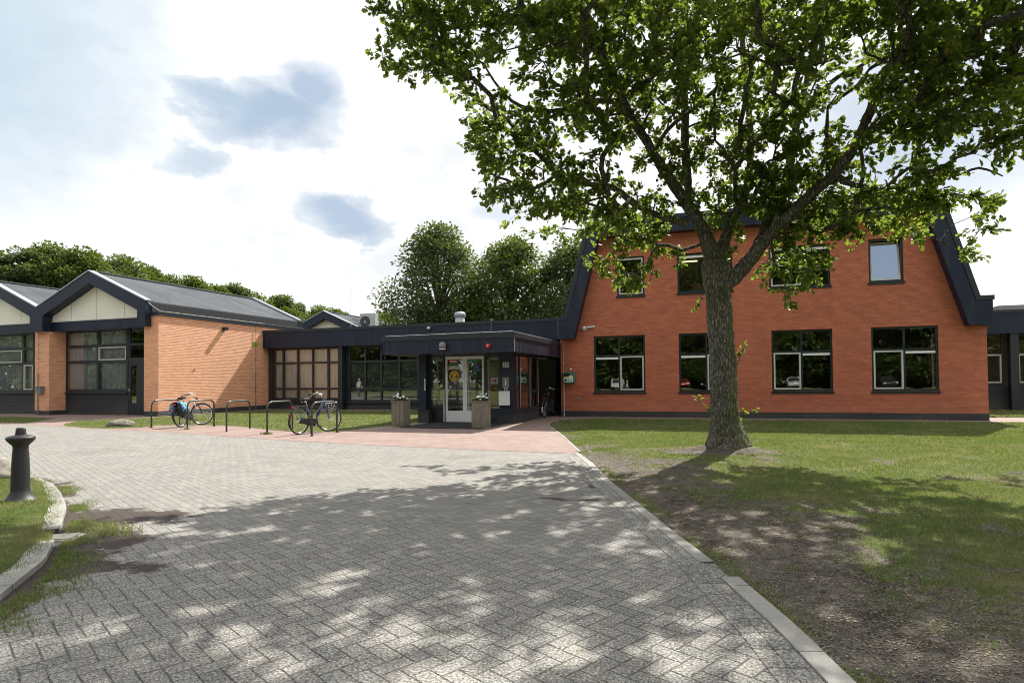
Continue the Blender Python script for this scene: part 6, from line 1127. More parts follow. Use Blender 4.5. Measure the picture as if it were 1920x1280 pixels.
# ------------------------------------------------------------------ the oak
oak = tag(empty('oak_tree', (.12, 12.35, 0)), 'large spreading oak with a mossy trunk on the lawn before the red building', 'tree')
rr = random.Random(4)
OL = Vector((.12, 12.35, 0))
def lv(p): return (p[0] - OL.x, p[1] - OL.y, p[2])
# trunk and main limbs, fused into one surface
b = MB()
tr = [(.13, .52, -.15), (.13, .44, .0), (.12, .385, .14), (.11, .335, .32), (.10, .305, .6), (.075, .285, 1.0), (.06, .280, 1.5), (.06, .287, 1.72), (.04, .270, 2.05), (.02, .268, 2.35), (.01, .282, 2.6), (.0, .268, 2.85), (-.01, .272, 3.1), (-.02, .292, 3.3), (-.03, .30, 3.48), (-.05, .27, 3.65)]
n = 28; vs = []; fs = []
for i, (cx, r_, z) in enumerate(tr):
    for j in range(n):
        a = 2 * math.pi * j / n; fl = max(0, 1 - z / .55)
        k = 1 + .045 * math.sin(3 * a + z * 1.3) + .03 * math.sin(7 * a - z * 2) + fl * .16 * max(0, math.sin(5 * a + .6)) + .02 * rr.uniform(-1, 1)
        vs.append((cx + .01 * math.sin(z * 5) + math.cos(a) * r_ * k, 12.35 + math.sin(a) * r_ * k, z))
for i in range(len(tr) - 1):
    for j in range(n): j2 = (j + 1) % n; fs.append((i * n + j, i * n + j2, (i + 1) * n + j2, (i + 1) * n + j))
fs.append(tuple(range(n - 1, -1, -1))); fs.append(tuple((len(tr) - 1) * n + j for j in range(n)))
vs = [(.05 + (v[0] - .05) * .86 if v[2] > .5 else v[0], 12.35 + (v[1] - 12.35) * (.86 if v[2] > .5 else 1), v[2]) for v in vs]
b.add([lv(v) for v in vs], fs)
def smooth_path(L, sub=3, jit=.0):
    out = []
    for i in range(len(L) - 1):
        p0 = np.array(L[max(i - 1, 0)]); p1 = np.array(L[i]); p2 = np.array(L[i + 1]); p3 = np.array(L[min(i + 2, len(L) - 1)])
        for k in range(sub):
            t_ = k / sub; q = .5 * ((2 * p1) + (-p0 + p2) * t_ + (2 * p0 - 5 * p1 + 4 * p2 - p3) * t_ ** 2 + (-p0 + 3 * p1 - 3 * p2 + p3) * t_ ** 3)
            q[:3] += np.array([rr.uniform(-1, 1) for _ in range(3)]) * jit * max(q[3], .02); out.append(tuple(q))
    out.append(tuple(L[-1])); return out
nodes = []       # (pos, path distance from fork, radius)
thin = MB()
for L in LIMBS:
    S_ = smooth_path(L, 3, .10); acc = 0
    base = min(((Vector(S_[0][:3]) - q[0]).length, q[1]) for q in nodes)[1] if nodes else 0
    pts = [q for q in S_]
    thick = [q for q in pts if q[3] > .062]
    if len(thick) > 1:
        b.tube([lv(q) for q in thick], [q[3] * .80 for q in thick], 12)
    rest = [q for q in pts if q[3] <= .070]
    if len(rest) > 1: thin.tube([lv(q) for q in rest], [q[3] for q in rest], 7)
    for i, q in enumerate(pts):
        if i: acc += (Vector(q[:3]) - Vector(pts[i - 1][:3])).length
        if q[2] > 4.0: nodes.append([Vector(q[:3]), base + acc, q[3], None])
# knot on the trunk
b.lathe([(.05, -.02), (.075, .02), (.07, .035), (.04, .02), (.0, .015)], 14, lv((-.07, 12.06, 3.52)), 'y')
tk = b.build('trunk', M['bark'], oak, True)
rm = tk.modifiers.new('fuse', 'REMESH'); rm.mode = 'VOXEL'; rm.voxel_size = .022; rm.use_smooth_shade = True
sm = tk.modifiers.new('soften', 'SMOOTH'); sm.iterations = 4; sm.factor = .6
tx_ = bpy.data.textures.new('bark_relief', 'CLOUDS'); tx_.noise_scale = .09; tx_.noise_depth = 3
dm = tk.modifiers.new('relief', 'DISPLACE'); dm.texture = tx_; dm.strength = .035; dm.mid_level = .5; dm.texture_coords = 'LOCAL'

# branches from every clump back to the nearest limb
cl = [Vector(c) for c in CLUMPS]; fork = Vector((0, 12.35, 3.6))
order = sorted(range(len(cl)), key=lambda i: (cl[i] - fork).length)
NA = [(q[0], q[1], q[2]) for q in nodes]
pos = np.array([tuple(q[0]) for q in NA]); pd = np.array([q[1] for q in NA]); parent = [-1] * len(NA)
paths = []
for i in order:
    c = np.array(cl[i]); d = np.linalg.norm(pos - c, axis=1); up_ = np.maximum(0, pos[:, 2] - c[2]) * .25
    j = int(np.argmin(d + .22 * pd + up_)); paths.append((i, j)); k0 = len(pos)
    m_ = (pos[j] + c) / 2 + np.array([rr.uniform(-.12, .12), rr.uniform(-.12, .12), rr.uniform(-.02, .16)]) * min(1, d[j])
    pos = np.vstack([pos, m_, c]); pd = np.append(pd, [pd[j] + d[j] * .5, pd[j] + d[j]]); parent += [j, k0]
load = np.zeros(len(pos))
for k in range(len(pos) - 1, len(NA) - 1, -1):
    if (k - len(NA)) % 2 == 1: load[k] += 1
    load[parent[k]] += load[k]
for (i, j), k in zip(paths, range(len(NA), len(pos), 2)):
    r0 = min(.05, .0085 * math.sqrt(load[k]) + .002); r1 = min(.045, .0085 * math.sqrt(load[k + 1]) + .0)
    if load[k + 1] <= 1: r1 = .005
    thin.tube([lv(pos[j]), lv(pos[k]), lv(pos[k + 1])], [r0, (r0 + r1) / 2, r1], 5, caps=False)

# leaves: lobed outlines folded along the midrib, set round short twigs
LEAF = np.array([(0, 0), (.20, .16), (.17, .30), (.36, .44), (.25, .56), (.38, .72), (.17, .82), (.0, 1.0), (-.17, .82), (-.38, .72), (-.25, .56), (-.36, .44), (-.17, .30), (-.20, .16)])
def leaf_cloud(name, centers, normals_dir, size, mat, parent_, seed, shape=LEAF, droop=.3):
    r_ = np.random.default_rng(seed); n = len(centers)
    ax = normals_dir + r_.normal(0, .55, (n, 3)); ax[:, 2] -= droop * r_.random(n); ax /= np.linalg.norm(ax, axis=1)[:, None]
    t_ = r_.normal(0, 1, (n, 3)); t_[:, 2] *= .4; side = np.cross(ax, np.array([0, 0, 1.]) + .6 * t_); side /= np.linalg.norm(side, axis=1)[:, None] + 1e-9
    nz = np.cross(side, ax); s_ = size * r_.uniform(.65, 1.25, n)
    V = []; curl = r_.uniform(-.25, .35, n)
    for u, v in shape: V.append(centers + side * (u * s_)[:, None] + ax * (v * s_)[:, None] + nz * ((abs(u) * .35 * 1 - curl * v * v) * s_)[:, None])
    V = np.stack(V, 1).reshape(-1, 3); k = len(shape); h = k // 2
    tris = []
    for a in range(1, h): tris += [(0, a, a + 1)]
    for a in range(h, k - 1): tris += [(0, a, a + 1)]
    T = (np.arange(n)[:, None, None] * k + np.array(tris)[None]).reshape(-1, 3)
    o = np_mesh(name, V, T, mat, np.repeat(r_.random(n), k)); o.parent = parent_; return o
r_ = np.random.default_rng(8); C_ = []; A_ = []
for i, c in enumerate(cl):
    out_ = (c - Vector((0, 12, 6.5))).normalized(); dd = math.hypot(c.x - .1, c.y - 12)
    nt = 5
    for t_i in range(nt):
        d_ = Vector((r_.normal(), r_.normal(), r_.normal() * .75)) + out_ * .7; d_.normalize(); L = r_.uniform(.16, .40)
        e = c + d_ * L; mid = c + d_ * L * .5 + Vector((0, 0, .03))
        thin.tube([lv(c), lv(mid), lv(e)], [.0045, .0035, .0015], 3, caps=False)
        m_ = int(r_.integers(11, 17)) if c.z < 9.2 else int(r_.integers(12, 18))
        f = 1 - r_.random(m_) ** 1.6 * .85
        P_ = np.array(c)[None] + np.array(d_)[None] * (L * f)[:, None] + r_.normal(0, .035, (m_, 3))
        C_.append(P_); A_.append(np.repeat(np.array(d_)[None], m_, 0))
C_ = np.concatenate(C_) - np.array([OL.x, OL.y, 0]); A_ = np.concatenate(A_)
thin.build('branches', M['bark'], oak, True, False)
leaf_cloud('crown', C_, A_, .100, M['oakleaf'], oak, 3)
# shoots sprouting from the trunk
C2 = []; A2 = []
for (x, y, z, dx, dz, k) in [(.33, 12.2, .72, .35, .10, 12), (.36, 12.3, 1.75, .14, .35, 12), (-.2, 12.2, .8, -.22, .26, 12), (-.30, 12.1, 2.95, -.1, -.25, 8), (.1, 12.02, 3.62, .15, .12, 22), (.35, 12.0, 4.0, .1, .2, 26), (-.02, 12.05, 4.2, .1, .15, 22), (.75, 11.9, 4.6, .1, .2, 40), (-.35, 12.0, 4.7, -.1, .1, 24), (-.8, 11.8, 5.3, -.1, .1, 24), (1.0, 11.8, 4.9, .0, .2, 40), (-.27, 12.0, 5.5, .0, .2, 30), (.6, 12.2, 4.95, .0, .2, 24)]:
    p0 = Vector((x, y, z)); d_ = Vector((dx, -.05, dz)); sb = MB(); sb.tube([lv(p0 - d_ * .4), lv(p0), lv(p0 + d_ * .6), lv(p0 + d_ + Vector((0, 0, -.02)))], [.008, .006, .004, .002], 4); sb.build('shoot', M['bark'], oak, True, False)
    f = r_.random(k); C2.append(np.array(p0)[None] + np.array(d_)[None] * f[:, None] + r_.normal(0, .04, (k, 3))); A2.append(np.repeat(np.array(d_.normalized())[None], k, 0))
leaf_cloud('shoot_leaves', np.concatenate(C2) - np.array([OL.x, OL.y, 0]), np.concatenate(A2), .10, M['oakleaf'], oak, 5)

# ------------------------------------------------------------------ trees further off
TRI = np.array([(0, 0), (.42, .35), (.30, .75), (0, 1.0), (-.34, .7), (-.40, .3)])
def make_tree(name, H, R, seed, mat, leaf=.26, nclump=150, per=75, low=.22, airy=1.):
    t_ = empty(name); rr = random.Random(seed); rg = np.random.default_rng(seed)
    b = MB(); b.tube([(0, 0, -.2), (.05, 0, H * .2), (-.05, .1, H * .45), (0, 0, H * .8)], [.028 * H, .022 * H, .015 * H, .004 * H], 8)
    cs = []
    lob = [(rr.uniform(0, 6.28), rr.uniform(.1, .95), rr.uniform(.75, 1.12)) for _ in range(11)]
    while len(cs) < nclump:
        a = rr.uniform(0, 6.283); zt = rr.random(); prof = math.sin(math.pi * min(1, (zt * .80 + .16))) ** .7 * (1 - .25 * zt)
        k = 1.
        for la, lz, lr in lob:
            if abs((a - la + 3.14) % 6.283 - 3.14) < .5 and abs(zt - lz) < .16: k = lr
        q = rr.random() ** (.42 * airy) * R * prof * k
        cs.append((math.cos(a) * q, math.sin(a) * q, H * (low + (1 - low) * zt * .97 * (.92 + .08 * k))))
    cs = np.array(cs)
    for c in cs[::2]:
        z0 = c[2] * .62; b.tube([(0, 0, z0), (c[0] * .5, c[1] * .5, (z0 + c[2]) / 2 + .2), tuple(c)], [.006 * H, .004 * H, .012], 4, caps=False)
    b.build('trunk', M['bark'], t_, True, False)
    P_ = np.repeat(cs, per, 0); sp = rg.normal(0, 1, P_.shape); sp /= np.linalg.norm(sp, axis=1)[:, None]; sp *= (rg.random(len(sp)) ** .45)[:, None] * R * .20
    sp[:, 2] *= .75
    dirs = sp + P_ * np.array([.15, .15, .0]); leaf_cloud('crown', P_ + sp, dirs, leaf, mat, t_, seed, TRI, .1)
    return t_
protoA = make_tree('broadleaf_tree', 14., 4.6, 1, M['farleaf'], .25, 190, 110)
protoB = make_tree('broadleaf_tree', 14., 4.0, 2, M['farleaf2'], .24, 160, 110)
protoC = make_tree('broadleaf_tree', 14., 4.9, 3, M['farleaf'], .26, 180, 105)
used = set()
def place_tree(proto, x, y, h, rz, label, group):
    t_ = proto if proto.name not in used else copy_tree(proto)
    used.add(proto.name); t_.location = (x, y, 0); t_.rotation_euler = (0, 0, rz); s_ = h / 14.; t_.scale = (s_, s_, s_); tag(t_, label, 'tree', group); return t_
cent = make_tree('broadleaf_tree', 14., 5.4, 7, M['farleaf2'], .21, 340, 95, .06, .85)
cent.location = (-21.2, 44.5, 0); cent.scale = (1, 1, .97); tag(cent, 'tall airy tree behind the middle roof, the leftmost and highest of three', 'tree', 'three trees behind the middle roof')
c2 = make_tree('broadleaf_tree', 12., 5.0, 9, M['farleaf'], .22, 300, 90, .06, .85)
c2.location = (-15.0, 44, 0); tag(c2, 'dense green tree behind the round roof vent, between two airier trees', 'tree', 'three trees behind the middle roof')
c3 = make_tree('broadleaf_tree', 11.6, 4.2, 12, M['farleaf2'], .22, 220, 80, .06, .95)
c3.location = (-10.3, 44, 0); tag(c3, 'pale tree right against the sloping trim of the red building', 'tree', 'three trees behind the middle roof')
GW = 'trees of the wood behind the gabled building'
woods = [(-66, 30.), (-62.9, 32.0), (-60.6, 33.3), (-58.8, 34.7), (-56.5, 36.3), (-56.4, 38.7), (-53.7, 39.4), (-55.2, 42.5), (-57.3, 46.0), (-59.1, 50.0), (-59.7, 53.5), (-60.7, 57.8), (-60.3, 61.2), (-60.3, 64.7), (-60.9, 69.2), (-61.7, 75.3), (-62.9, 80.6), (-63.5, 86.7), (-65.5, 93.8), (-58, 98), (-50, 100), (-43, 102)]
hh = [h_ * (.98 if i_ < 8 else 1.09) for i_, h_ in enumerate( [14, 14.4, 13.6, 13.2, 13.4, 14.2, 13.6, 12.8, 13.1, 12.9, 12.6, 13.0, 12.5, 13.2, 12.6, 13.1, 12.7, 12.9, 13.2, 12.8, 13.6, 14.2])]
rw = random.Random(2); protos = [protoA, protoB, protoC]
for i, ((x, y), h) in enumerate(zip(woods, hh)):
    place_tree(protos[i % 3], x, y, h, rw.uniform(0, 6.28), 'green broadleaf tree in the wooded row rising behind the gabled building on the left', GW)
for i, (x, y, h) in enumerate([(-75, 40, 15), (-70, 46, 15), (-72, 55, 15), (-74, 65, 15), (-76, 78, 15), (-68, 36, 15)]):
    place_tree(protos[(i + 1) % 3], x, y, h, rw.uniform(0, 6.28), 'green broadleaf tree in the wooded row rising behind the gabled building on the left', GW)

for i, (x, y, h) in enumerate([(-47, 80, 11.6), (-54.5, 80, 11.9), (-41, 82, 10.6)]):
    place_tree(protos[(i + 2) % 3], x, y, h, rw.uniform(0, 6.28), 'small-looking distant tree whose top shows above the flat roof near the air conditioner', 'distant treetops near the air conditioner')
# ------------------------------------------------------------------ bicycle racks
GR = 'dark bent-tube bicycle racks on the red tiles'
labs = ['leftmost dark tube bicycle rack in the row, its top ending at a saddle', 'dark tube bicycle rack right beside the bicycle with the checked bag', 'dark tube bicycle rack standing empty in the middle of the row',
        'dark tube bicycle rack left of the blue framed bicycle, grass at its foot', 'rightmost dark tube bicycle rack, with the blue framed bicycle leaning at it']
def make_rack():
    t_ = empty('bicycle_rack'); b = MB(); L = 1.16; H = .87; R = .20; pts = [(0, 0, -.05), (0, 0, H - R)]
    for k in range(1, 8): a = k * math.pi / 16; pts.append((0, R - R * math.cos(a), H - R + R * math.sin(a)))
    pts.append((0, R, H)); pts.append((0, L - R, H))
    for k in range(1, 8): a = k * math.pi / 16; pts.append((0, L - R + R * math.sin(a), H - R + R * math.cos(a)))
    pts += [(0, L, H - R), (0, L, -.05)]
    b.tube(pts, .0245, 12); b.build('tube', M['steel'], t_, True)
    b = MB(); b.lathe([(.045, .004), (.04, .012), (.026, .016)], 14); b.lathe([(.045, .004), (.04, .012), (.026, .016)], 14, (0, L, 0)); b.build('foot_collar', M['blackmetal'], t_)
    return t_
rk0 = make_rack()
for i, (x0, y0, x1, y1) in enumerate([(-17.2, 14.87, -17.28, 16.0), (-15.44, 14.60, -15.55, 15.77), (-13.5, 14.14, -13.7, 15.32), (-11.71, 13.72, -11.80, 14.88), (-10.06, 13.45, -10.1, 14.60)]):
    o = rk0 if i == 0 else copy_tree(rk0)
    o.location = (x0, y0, .004); o.rotation_euler = (0, 0, math.atan2(y1 - y0, x1 - x0) - math.pi / 2); tag(o, labs[i], 'bicycle rack', GR)

# ------------------------------------------------------------------ bicycles (local: x forward, rear hub above the origin)
def make_bike(frame='blackmetal', steer=.35, guard='blackmetal', white_tail=False, front_rack=False):
    R = .345; WB = 1.12; t_ = empty('bicycle')
    st = Matrix.Translation((WB - .09, 0, 0)) @ Matrix.Rotation(steer, 4, 'Z') @ Matrix.Translation((-(WB - .09), 0, 0))
    def wheel(cx):
        tyre = MB(); pts = [(cx + R * math.cos(a), 0, R + .02 + R * math.sin(a)) for a in [2 * math.pi * k / 36 for k in range(36)]]
        tyre.tube(pts, .020, 8, closed=True); ty = tyre.build('wheel', M['rubber'], t_, True)
        rim = MB(); pts = [(cx + (R - .025) * math.cos(a), 0, R + .02 + (R - .025) * math.sin(a)) for a in [2 * math.pi * k / 36 for k in range(36)]]
        rim.tube(pts, .011, 6, closed=True); rim.build('rim', M['chrome'], ty, True)
        sp_ = MB()
        for k in range(28):
            a = 2 * math.pi * k / 28; s_ = .028 * (1 if k % 2 else -1); a2 = a + .5 * (1 if k % 4 < 2 else -1)
            sp_.tube([(cx + .02 * math.cos(a2), s_, R + .02 + .02 * math.sin(a2)), (cx + (R - .03) * math.cos(a), 0, R + .02 + (R - .03) * math.sin(a))], .0014, 3, caps=False)
        sp_.tube([(cx, -.05, R + .02), (cx, .05, R + .02)], .022, 8); sp_.build('spokes', M['chrome'], ty); return ty
    w1 = wheel(0); w2 = wheel(WB)
    z = R + .02; bbx = .46; bbz = .30; seatx = .24; b = MB()
    stz = .62
    b.tube([(bbx, 0, bbz), (seatx + .02, 0, .80)], .016, 8)                 # seat tube
    b.tube([(.955, 0, .80), (.92, 0, .93)], .020, 8)                         # head tube
    b.tube([(.945, 0, .84), (.80, 0, .55), (.62, 0, .36), (bbx, 0, bbz)], .018, 8)     # lower step-through tube
    b.tube([(.93, 0, .90), (.74, 0, .64), (.52, 0, .48), (.385, 0, .47)], .014, 8)     # upper step-through tube
    for s_ in (-1, 1):
        b.tube([(0, s_ * .06, z), (bbx, s_ * .03, bbz)], .010, 6); b.tube([(0, s_ * .06, z), (.29, s_ * .025, .70)], .008, 6)
    b.build('frame', M[frame], t_, True)
    def ST(mb):
        mb.v = [tuple(st @ Vector(v)) for v in mb.v]; return mb
    b = MB()
    for s_ in (-1, 1): b.tube([(WB, s_ * .05, z), (WB - .045, s_ * .05, z + .22), (.965, s_ * .035, .77), (.955, 0, .80)], .011, 6)
    fk = ST(b).build('fork', M[frame], t_, True)
    for o in (w2,):
        for q in [o] + list(o.children):
            for v in q.data.vertices: v.co = st @ v.co
    b = MB(); b.tube([(.925, 0, .92), (.89, 0, 1.06)], .013, 8)
    hb = []
    for s_ in (-1, 1):
        b.tube([(.89, 0, 1.06), (.90, s_ * .10, 1.075), (.86, s_ * .22, 1.085), (.72, s_ * .27, 1.06), (.62, s_ * .275, 1.03)], .0115, 7)
    hn = ST(b).build('handlebar', M['chrome'], t_, True)
    b = MB()
    for s_ in (-1, 1): b.tube([(.73, s_ * .268, 1.062), (.60, s_ * .276, 1.025)], .017, 8)
    ST(b).build('grips', M['rubber'], hn, True)
    b = MB()
    for s_ in (-1, 1): b.tube([(.80, s_ * .25, 1.07), (.72, s_ * .245, 1.03), (.66, s_ * .25, 1.0)], .005, 5)
    b.lathe([(.03, 0), (.028, .02), (.01, .03)], 12, (.82, .17, 1.09)); ST(b).build('brake_levers', M['chrome'], hn, True)
    b = MB(); b.lathe([(.02, -.03), (.05, 0), (.055, .03), (.05, .034)], 16, (.99, 0, .90), 'x'); hl_ = ST(b).build('headlight', M['blackmetal'], t_, True)
    # saddle
    b = MB(); prof = [(-.14, .105, .0), (-.12, .12, .02), (-.05, .105, .03), (.03, .055, .03), (.10, .035, .028), (.15, .02, .02)]
    vs = []; fs = []
    for x, w_, h in prof:
        for k in range(8): a = 2 * math.pi * k / 8; vs.append((seatx - .01 + x, math.cos(a) * w_, .925 + h + math.sin(a) * (.022 if math.sin(a) > 0 else .04)))
    for i in range(len(prof) - 1):
        for k in range(8): k2 = (k + 1) % 8; fs.append((i * 8 + k, i * 8 + k2, (i + 1) * 8 + k2, (i + 1) * 8 + k))
    fs += [tuple(range(7, -1, -1)), tuple(40 + k for k in range(8))]; b.add(vs, fs); sd_ = b.build('saddle', M['rubber'], t_, True)
    b = MB(); b.tube([(seatx + .03, 0, .78), (seatx, 0, .91)], .0125, 8)
    for s_ in (-1, 1): b.lathe([(.022, .86), (.024, .90)], 10, (seatx - .10, s_ * .05, 0)); b.tube([(seatx - .12, s_ * .05, .90), (seatx + .06, s_ * .02, .91)], .005, 5)
    b.build('seat_post', M['chrome'], sd_, True)
    # chain guard
    b = MB(); g_ = [(-.06, .31), (-.02, .41), (.10, .425), (.36, .415), (.50, .41), (.57, .36), (.585, .29), (.55, .22), (.47, .195), (.33, .21), (.10, .29), (-.02, .30)]
    b.prism([g_], -.078, -.048); b.build('chain_guard', M[guard], t_)
    b = MB(); b.tube([(bbx, -.12, bbz), (bbx, .12, bbz)], .014, 8); b.bar((bbx, -.115, bbz), (bbx + .13, -.12, bbz - .11), .018, .012); b.bar((bbx, .115, bbz), (bbx - .13, .12, bbz + .11), .018, .012); cr_ = b.build('cranks', M['chrome'], t_)
    b = MB(); b.box(bbx + .09, bbx + .18, -.22, -.13, bbz - .125, bbz - .095); b.box(bbx - .18, bbx - .09, .13, .22, bbz + .095, bbz + .125); b.build('pedal', M['rubber'], cr_)
    # mudguards
    def guard_arc(cx, a0, a1, mat, name, wd=.028, rr_=R + .035, xf=None):
        vs = []; fs = []; n_ = 22
        for i in range(n_ + 1):
            a = rad(a0 + (a1 - a0) * i / n_)
            for y_, q in ((-wd, -.014), (-wd * .6, 0), (wd * .6, 0), (wd, -.014)): vs.append((cx + (rr_ + q) * math.cos(a), y_, z + (rr_ + q) * math.sin(a)))
        for i in range(n_):
            for k in range(3): a_ = i * 4 + k; fs.append((a_, a_ + 1, a_ + 5, a_ + 4))
        b = MB(); b.add(vs, fs)
        if xf: ST(b)
        o = b.build(name, M[mat], t_, True, False); so_ = o.modifiers.new('thick', 'SOLIDIFY'); so_.thickness = .003; return o
    guard_arc(0, 25, 205, 'blackmetal', 'mudguard'); guard_arc(WB, 40, 175, 'blackmetal', 'mudguard', xf=True)
    guard_arc(0, 172, 206, 'white' if white_tail else 'blackmetal', 'mudguard_end', .030, R + .039)
    # rear carrier
    b = MB()
    for s_ in (-.055, 0, .055): b.tube([(.20, s_, .765), (-.22, s_, .765)], .006, 5)
    b.tube([(-.22, -.06, .765), (-.22, .06, .765)], .006, 5)
    for s_ in (-1, 1): b.tube([(0, s_ * .065, z), (-.12, s_ * .06, .765)], .005, 5); b.tube([(0, s_ * .065, z), (.05, s_ * .06, .765)], .005, 5)
    cr2 = b.build('carrier', M['blackmetal'], t_, True)
    b = MB(); b.box(-.245, -.222, -.045, .045, .715, .755); b.build('tail_light', M['redpl'], cr2)
    b = MB(); b.box(-.392, -.380, -.02, .02, .50, .56); b.build('reflector', M['redpl'], t_)
    # stand
    b = MB()
    for s_ in (-1, 1): b.tube([(.40, s_ * .03, .25), (.36, s_ * .06, .12), (.30, s_ * .12, .01)], .009, 6)
    b.build('kickstand', M['blackmetal'], t_, True)
    if front_rack:
        b = MB()
        for s_ in (-.13, -.04, .05, .14): b.tube([(.99, s_, .80), (1.30, s_, .84)], .006, 5)
        for x in (.99, 1.14, 1.30): b.tube([(x, -.14, .80 + (x - .99) * .13), (x, .14, .80 + (x - .99) * .13)], .006, 5)
        for s_ in (-1, 1): b.tube([(WB, s_ * .07, z), (1.24, s_ * .13, .83)], .005, 5); b.tube([(WB, s_ * .07, z), (1.05, s_ * .12, .81)], .005, 5)
        ST(b).build('front_carrier', M['chrome'], t_, True)
    return t_
def put_bike(o, x, y, head, lean=0., z=.004):
    o.location = (x, y, z); o.rotation_mode = 'ZYX' if False else 'XYZ'
    o.rotation_euler = Matrix.Rotation(head, 3, 'Z').to_4x4().to_3x3().__matmul__(Matrix.Rotation(lean, 3, 'X')).to_euler(); return o
bk = make_bike('blueframe', -.55, front_rack=True); put_bike(bk, -10.72, 13.78, rad(84), 0.03)
tag(bk, 'dark city bicycle with a blue frame and front carrier at the right-hand rack', 'bicycle')
bk2 = make_bike('steel', -.75); put_bike(bk2, -16.35, 15.22, rad(104), -.10)
tag(bk2, 'black city bicycle carrying a blue checked bag, leaning between the left racks', 'bicycle')
bk3 = make_bike('blackmetal', .2, white_tail=True); put_bike(bk3, -6.22, 22.1, rad(88), .08)
tag(bk3, 'black bicycle with a white mudguard end seen from behind, beside the porch panes', 'bicycle')
bk4 = make_bike('steel', -.2); put_bike(bk4, -6.15, 23.9, rad(95), -.08)
tag(bk4, 'dark bicycle deepest in the gap between porch and red building', 'bicycle')
# bag across the carrier of the left bicycle
bg_ = empty('pannier_bag'); bg_.location = bk2.location; bg_.rotation_euler = bk2.rotation_euler
tag(bg_, 'black pannier bag with a blue checked flap hanging over the bicycle carrier', 'bag')
def pouch(sy, mat, name):
    b = MB(); vs = []; fs = []
    for (z, w_, th) in ((.80, .15, .03), (.74, .17, .10), (.60, .19, .14), (.45, .19, .14), (.38, .15, .09)):
        for x, y in ((-.05 - w_, .075), (-.05 - w_ * .9, .075 + th), (-.05 + w_ * .9, .075 + th), (-.05 + w_, .075)): vs.append((x, sy * y, z))
    for i in range(4):
        for k in range(4): k2 = (k + 1) % 4; fs.append((i * 4 + k, i * 4 + k2, i * 4 + 4 + k2, i * 4 + 4 + k))
    fs += [(0, 1, 2, 3), (16, 17, 18, 19)]; b.add(vs, fs); return b.build(name, M[mat], bg_, True)
pouch(1, 'bag', 'pouch'); pouch(-1, 'black', 'pouch')
b = MB(); vs = []; fs = []
for i, (y, z) in enumerate(((-.245, .50), (-.24, .62), (-.20, .74), (-.09, .81), (.0, .825), (.09, .81), (.16, .77))):
    for x in (-.22, -.08, .05, .14): vs.append((x, y, z + .008 * math.sin(x * 30 + i)))
for i in range(6):
    for k in range(3): a = i * 4 + k; fs.append((a, a + 1, a + 5, a + 4))
b.add(vs, fs); fl = b.build('flap', M['bag'], bg_, True, False); so_ = fl.modifiers.new('thick', 'SOLIDIFY'); so_.thickness = .012

# ------------------------------------------------------------------ planters with pansies
GP = 'square plank planters flanking the entrance mat'
def make_planter():
    t_ = empty('wooden_planter'); b = MB(); a = .215; H = .80
    for k in range(3):
        x0 = -a + k * (2 * a / 3) + .003; x1 = x0 + 2 * a / 3 - .006
        b.box(x0, x1, -a, -a + .03, 0, H - .03); b.box(x0, x1, a - .03, a, 0, H - .03)
        b.box(-a, -a + .03, x0 + .02, x1 - .02 if k == 2 else x1, 0, H - .03); b.box(a - .03, a, x0 + (.03 if k == 0 else 0), x1 - (.03 if k == 2 else 0), 0, H - .03)
    b.build('planks', M['wood'], t_, bevel=.003)
    b = MB(); b.prism([[(-a - .02, -a - .02), (a + .02, -a - .02), (a + .02, a + .02), (-a - .02, a + .02)], [(-a + .05, -a + .05), (-a + .05, a - .05), (a - .05, a - .05), (a - .05, -a + .05)]], H - .03, H, 'z'); b.build('rim', M['wood'], t_, bevel=.003)
    b = MB(); b.box(-a + .03, a - .03, -a + .03, a - .03, H - .10, H - .05); b.build('soil', M['felt'], t_); return t_
p0 = make_planter(); p0.location = (-9.42, 17.0, .004); tag(p0, 'tall square planter of grey planks left of the doormat', 'planter', GP)
p1 = copy_tree(p0); p1.location = (-6.73, 16.98, .004); p1.rotation_euler = (0, 0, rad(-4)); tag(p1, 'tall square planter of grey planks right of the doormat, before the letterbox', 'planter', GP)
def pansies(x, y, seed, label, dark=0):
    t_ = tag(empty('flowering_plant', (x, y, .76)), label, 'flowers'); rr = random.Random(seed); rg = np.random.default_rng(seed)
    n_ = 260; P_ = rg.uniform(-1, 1, (n_, 3)) * np.array([.19, .17, .055]) + np.array([0, 0, .065]); d_ = rg.normal(0, 1, (n_, 3)); d_[:, 2] = abs(d_[:, 2])
    leaf_cloud('leaves', P_, d_, .055, M['pansyleaf'], t_, seed, TRI, .0)
    fb = MB(); db = MB(); sb_ = MB()
    for k in range(20):
        px, py, pz = rr.uniform(-.19, .19), rr.uniform(-.19, .12), rr.uniform(.10, .19)
        if rr.random() < .12: pz += .07
        sb_.tube([(px * .8, py * .8, .02), (px, py, pz)], .0025, 4)
        tgt = db if rr.random() < dark else fb; s_ = rr.uniform(.022, .034); tilt = Matrix.Rotation(rr.uniform(-.8, .3), 3, 'X') @ Matrix.Rotation(rr.uniform(0, 6), 3, 'Z')
        for q in range(5):
            a = q * 1.2566; vs = [Vector((0, 0, 0))] + [Vector((math.cos(a + e) * s_ * m_, math.sin(a + e) * s_ * m_, .006 * m_)) for e, m_ in ((-.6, .8), (-.3, 1.2), (.3, 1.2), (.6, .8))]
            vs = [Matrix.Rotation(-1.0, 3, 'X').inverted() @ (tilt @ v) + Vector((px, py, pz)) for v in vs]; tgt.add(vs, [(0, 1, 2, 3, 4)])
    sb_.build('stems', M['pansyleaf'], t_); fb.build('petals', M['pink'], t_, fixn=False)
    if dark: db.build('dark_petals', M['petal2'], t_, fixn=False)
pansies(-9.42, 17.0, 1, 'white and purple pansies in the planter left of the mat', .3)
pansies(-6.73, 16.98, 5, 'white pansies in the planter right of the mat')

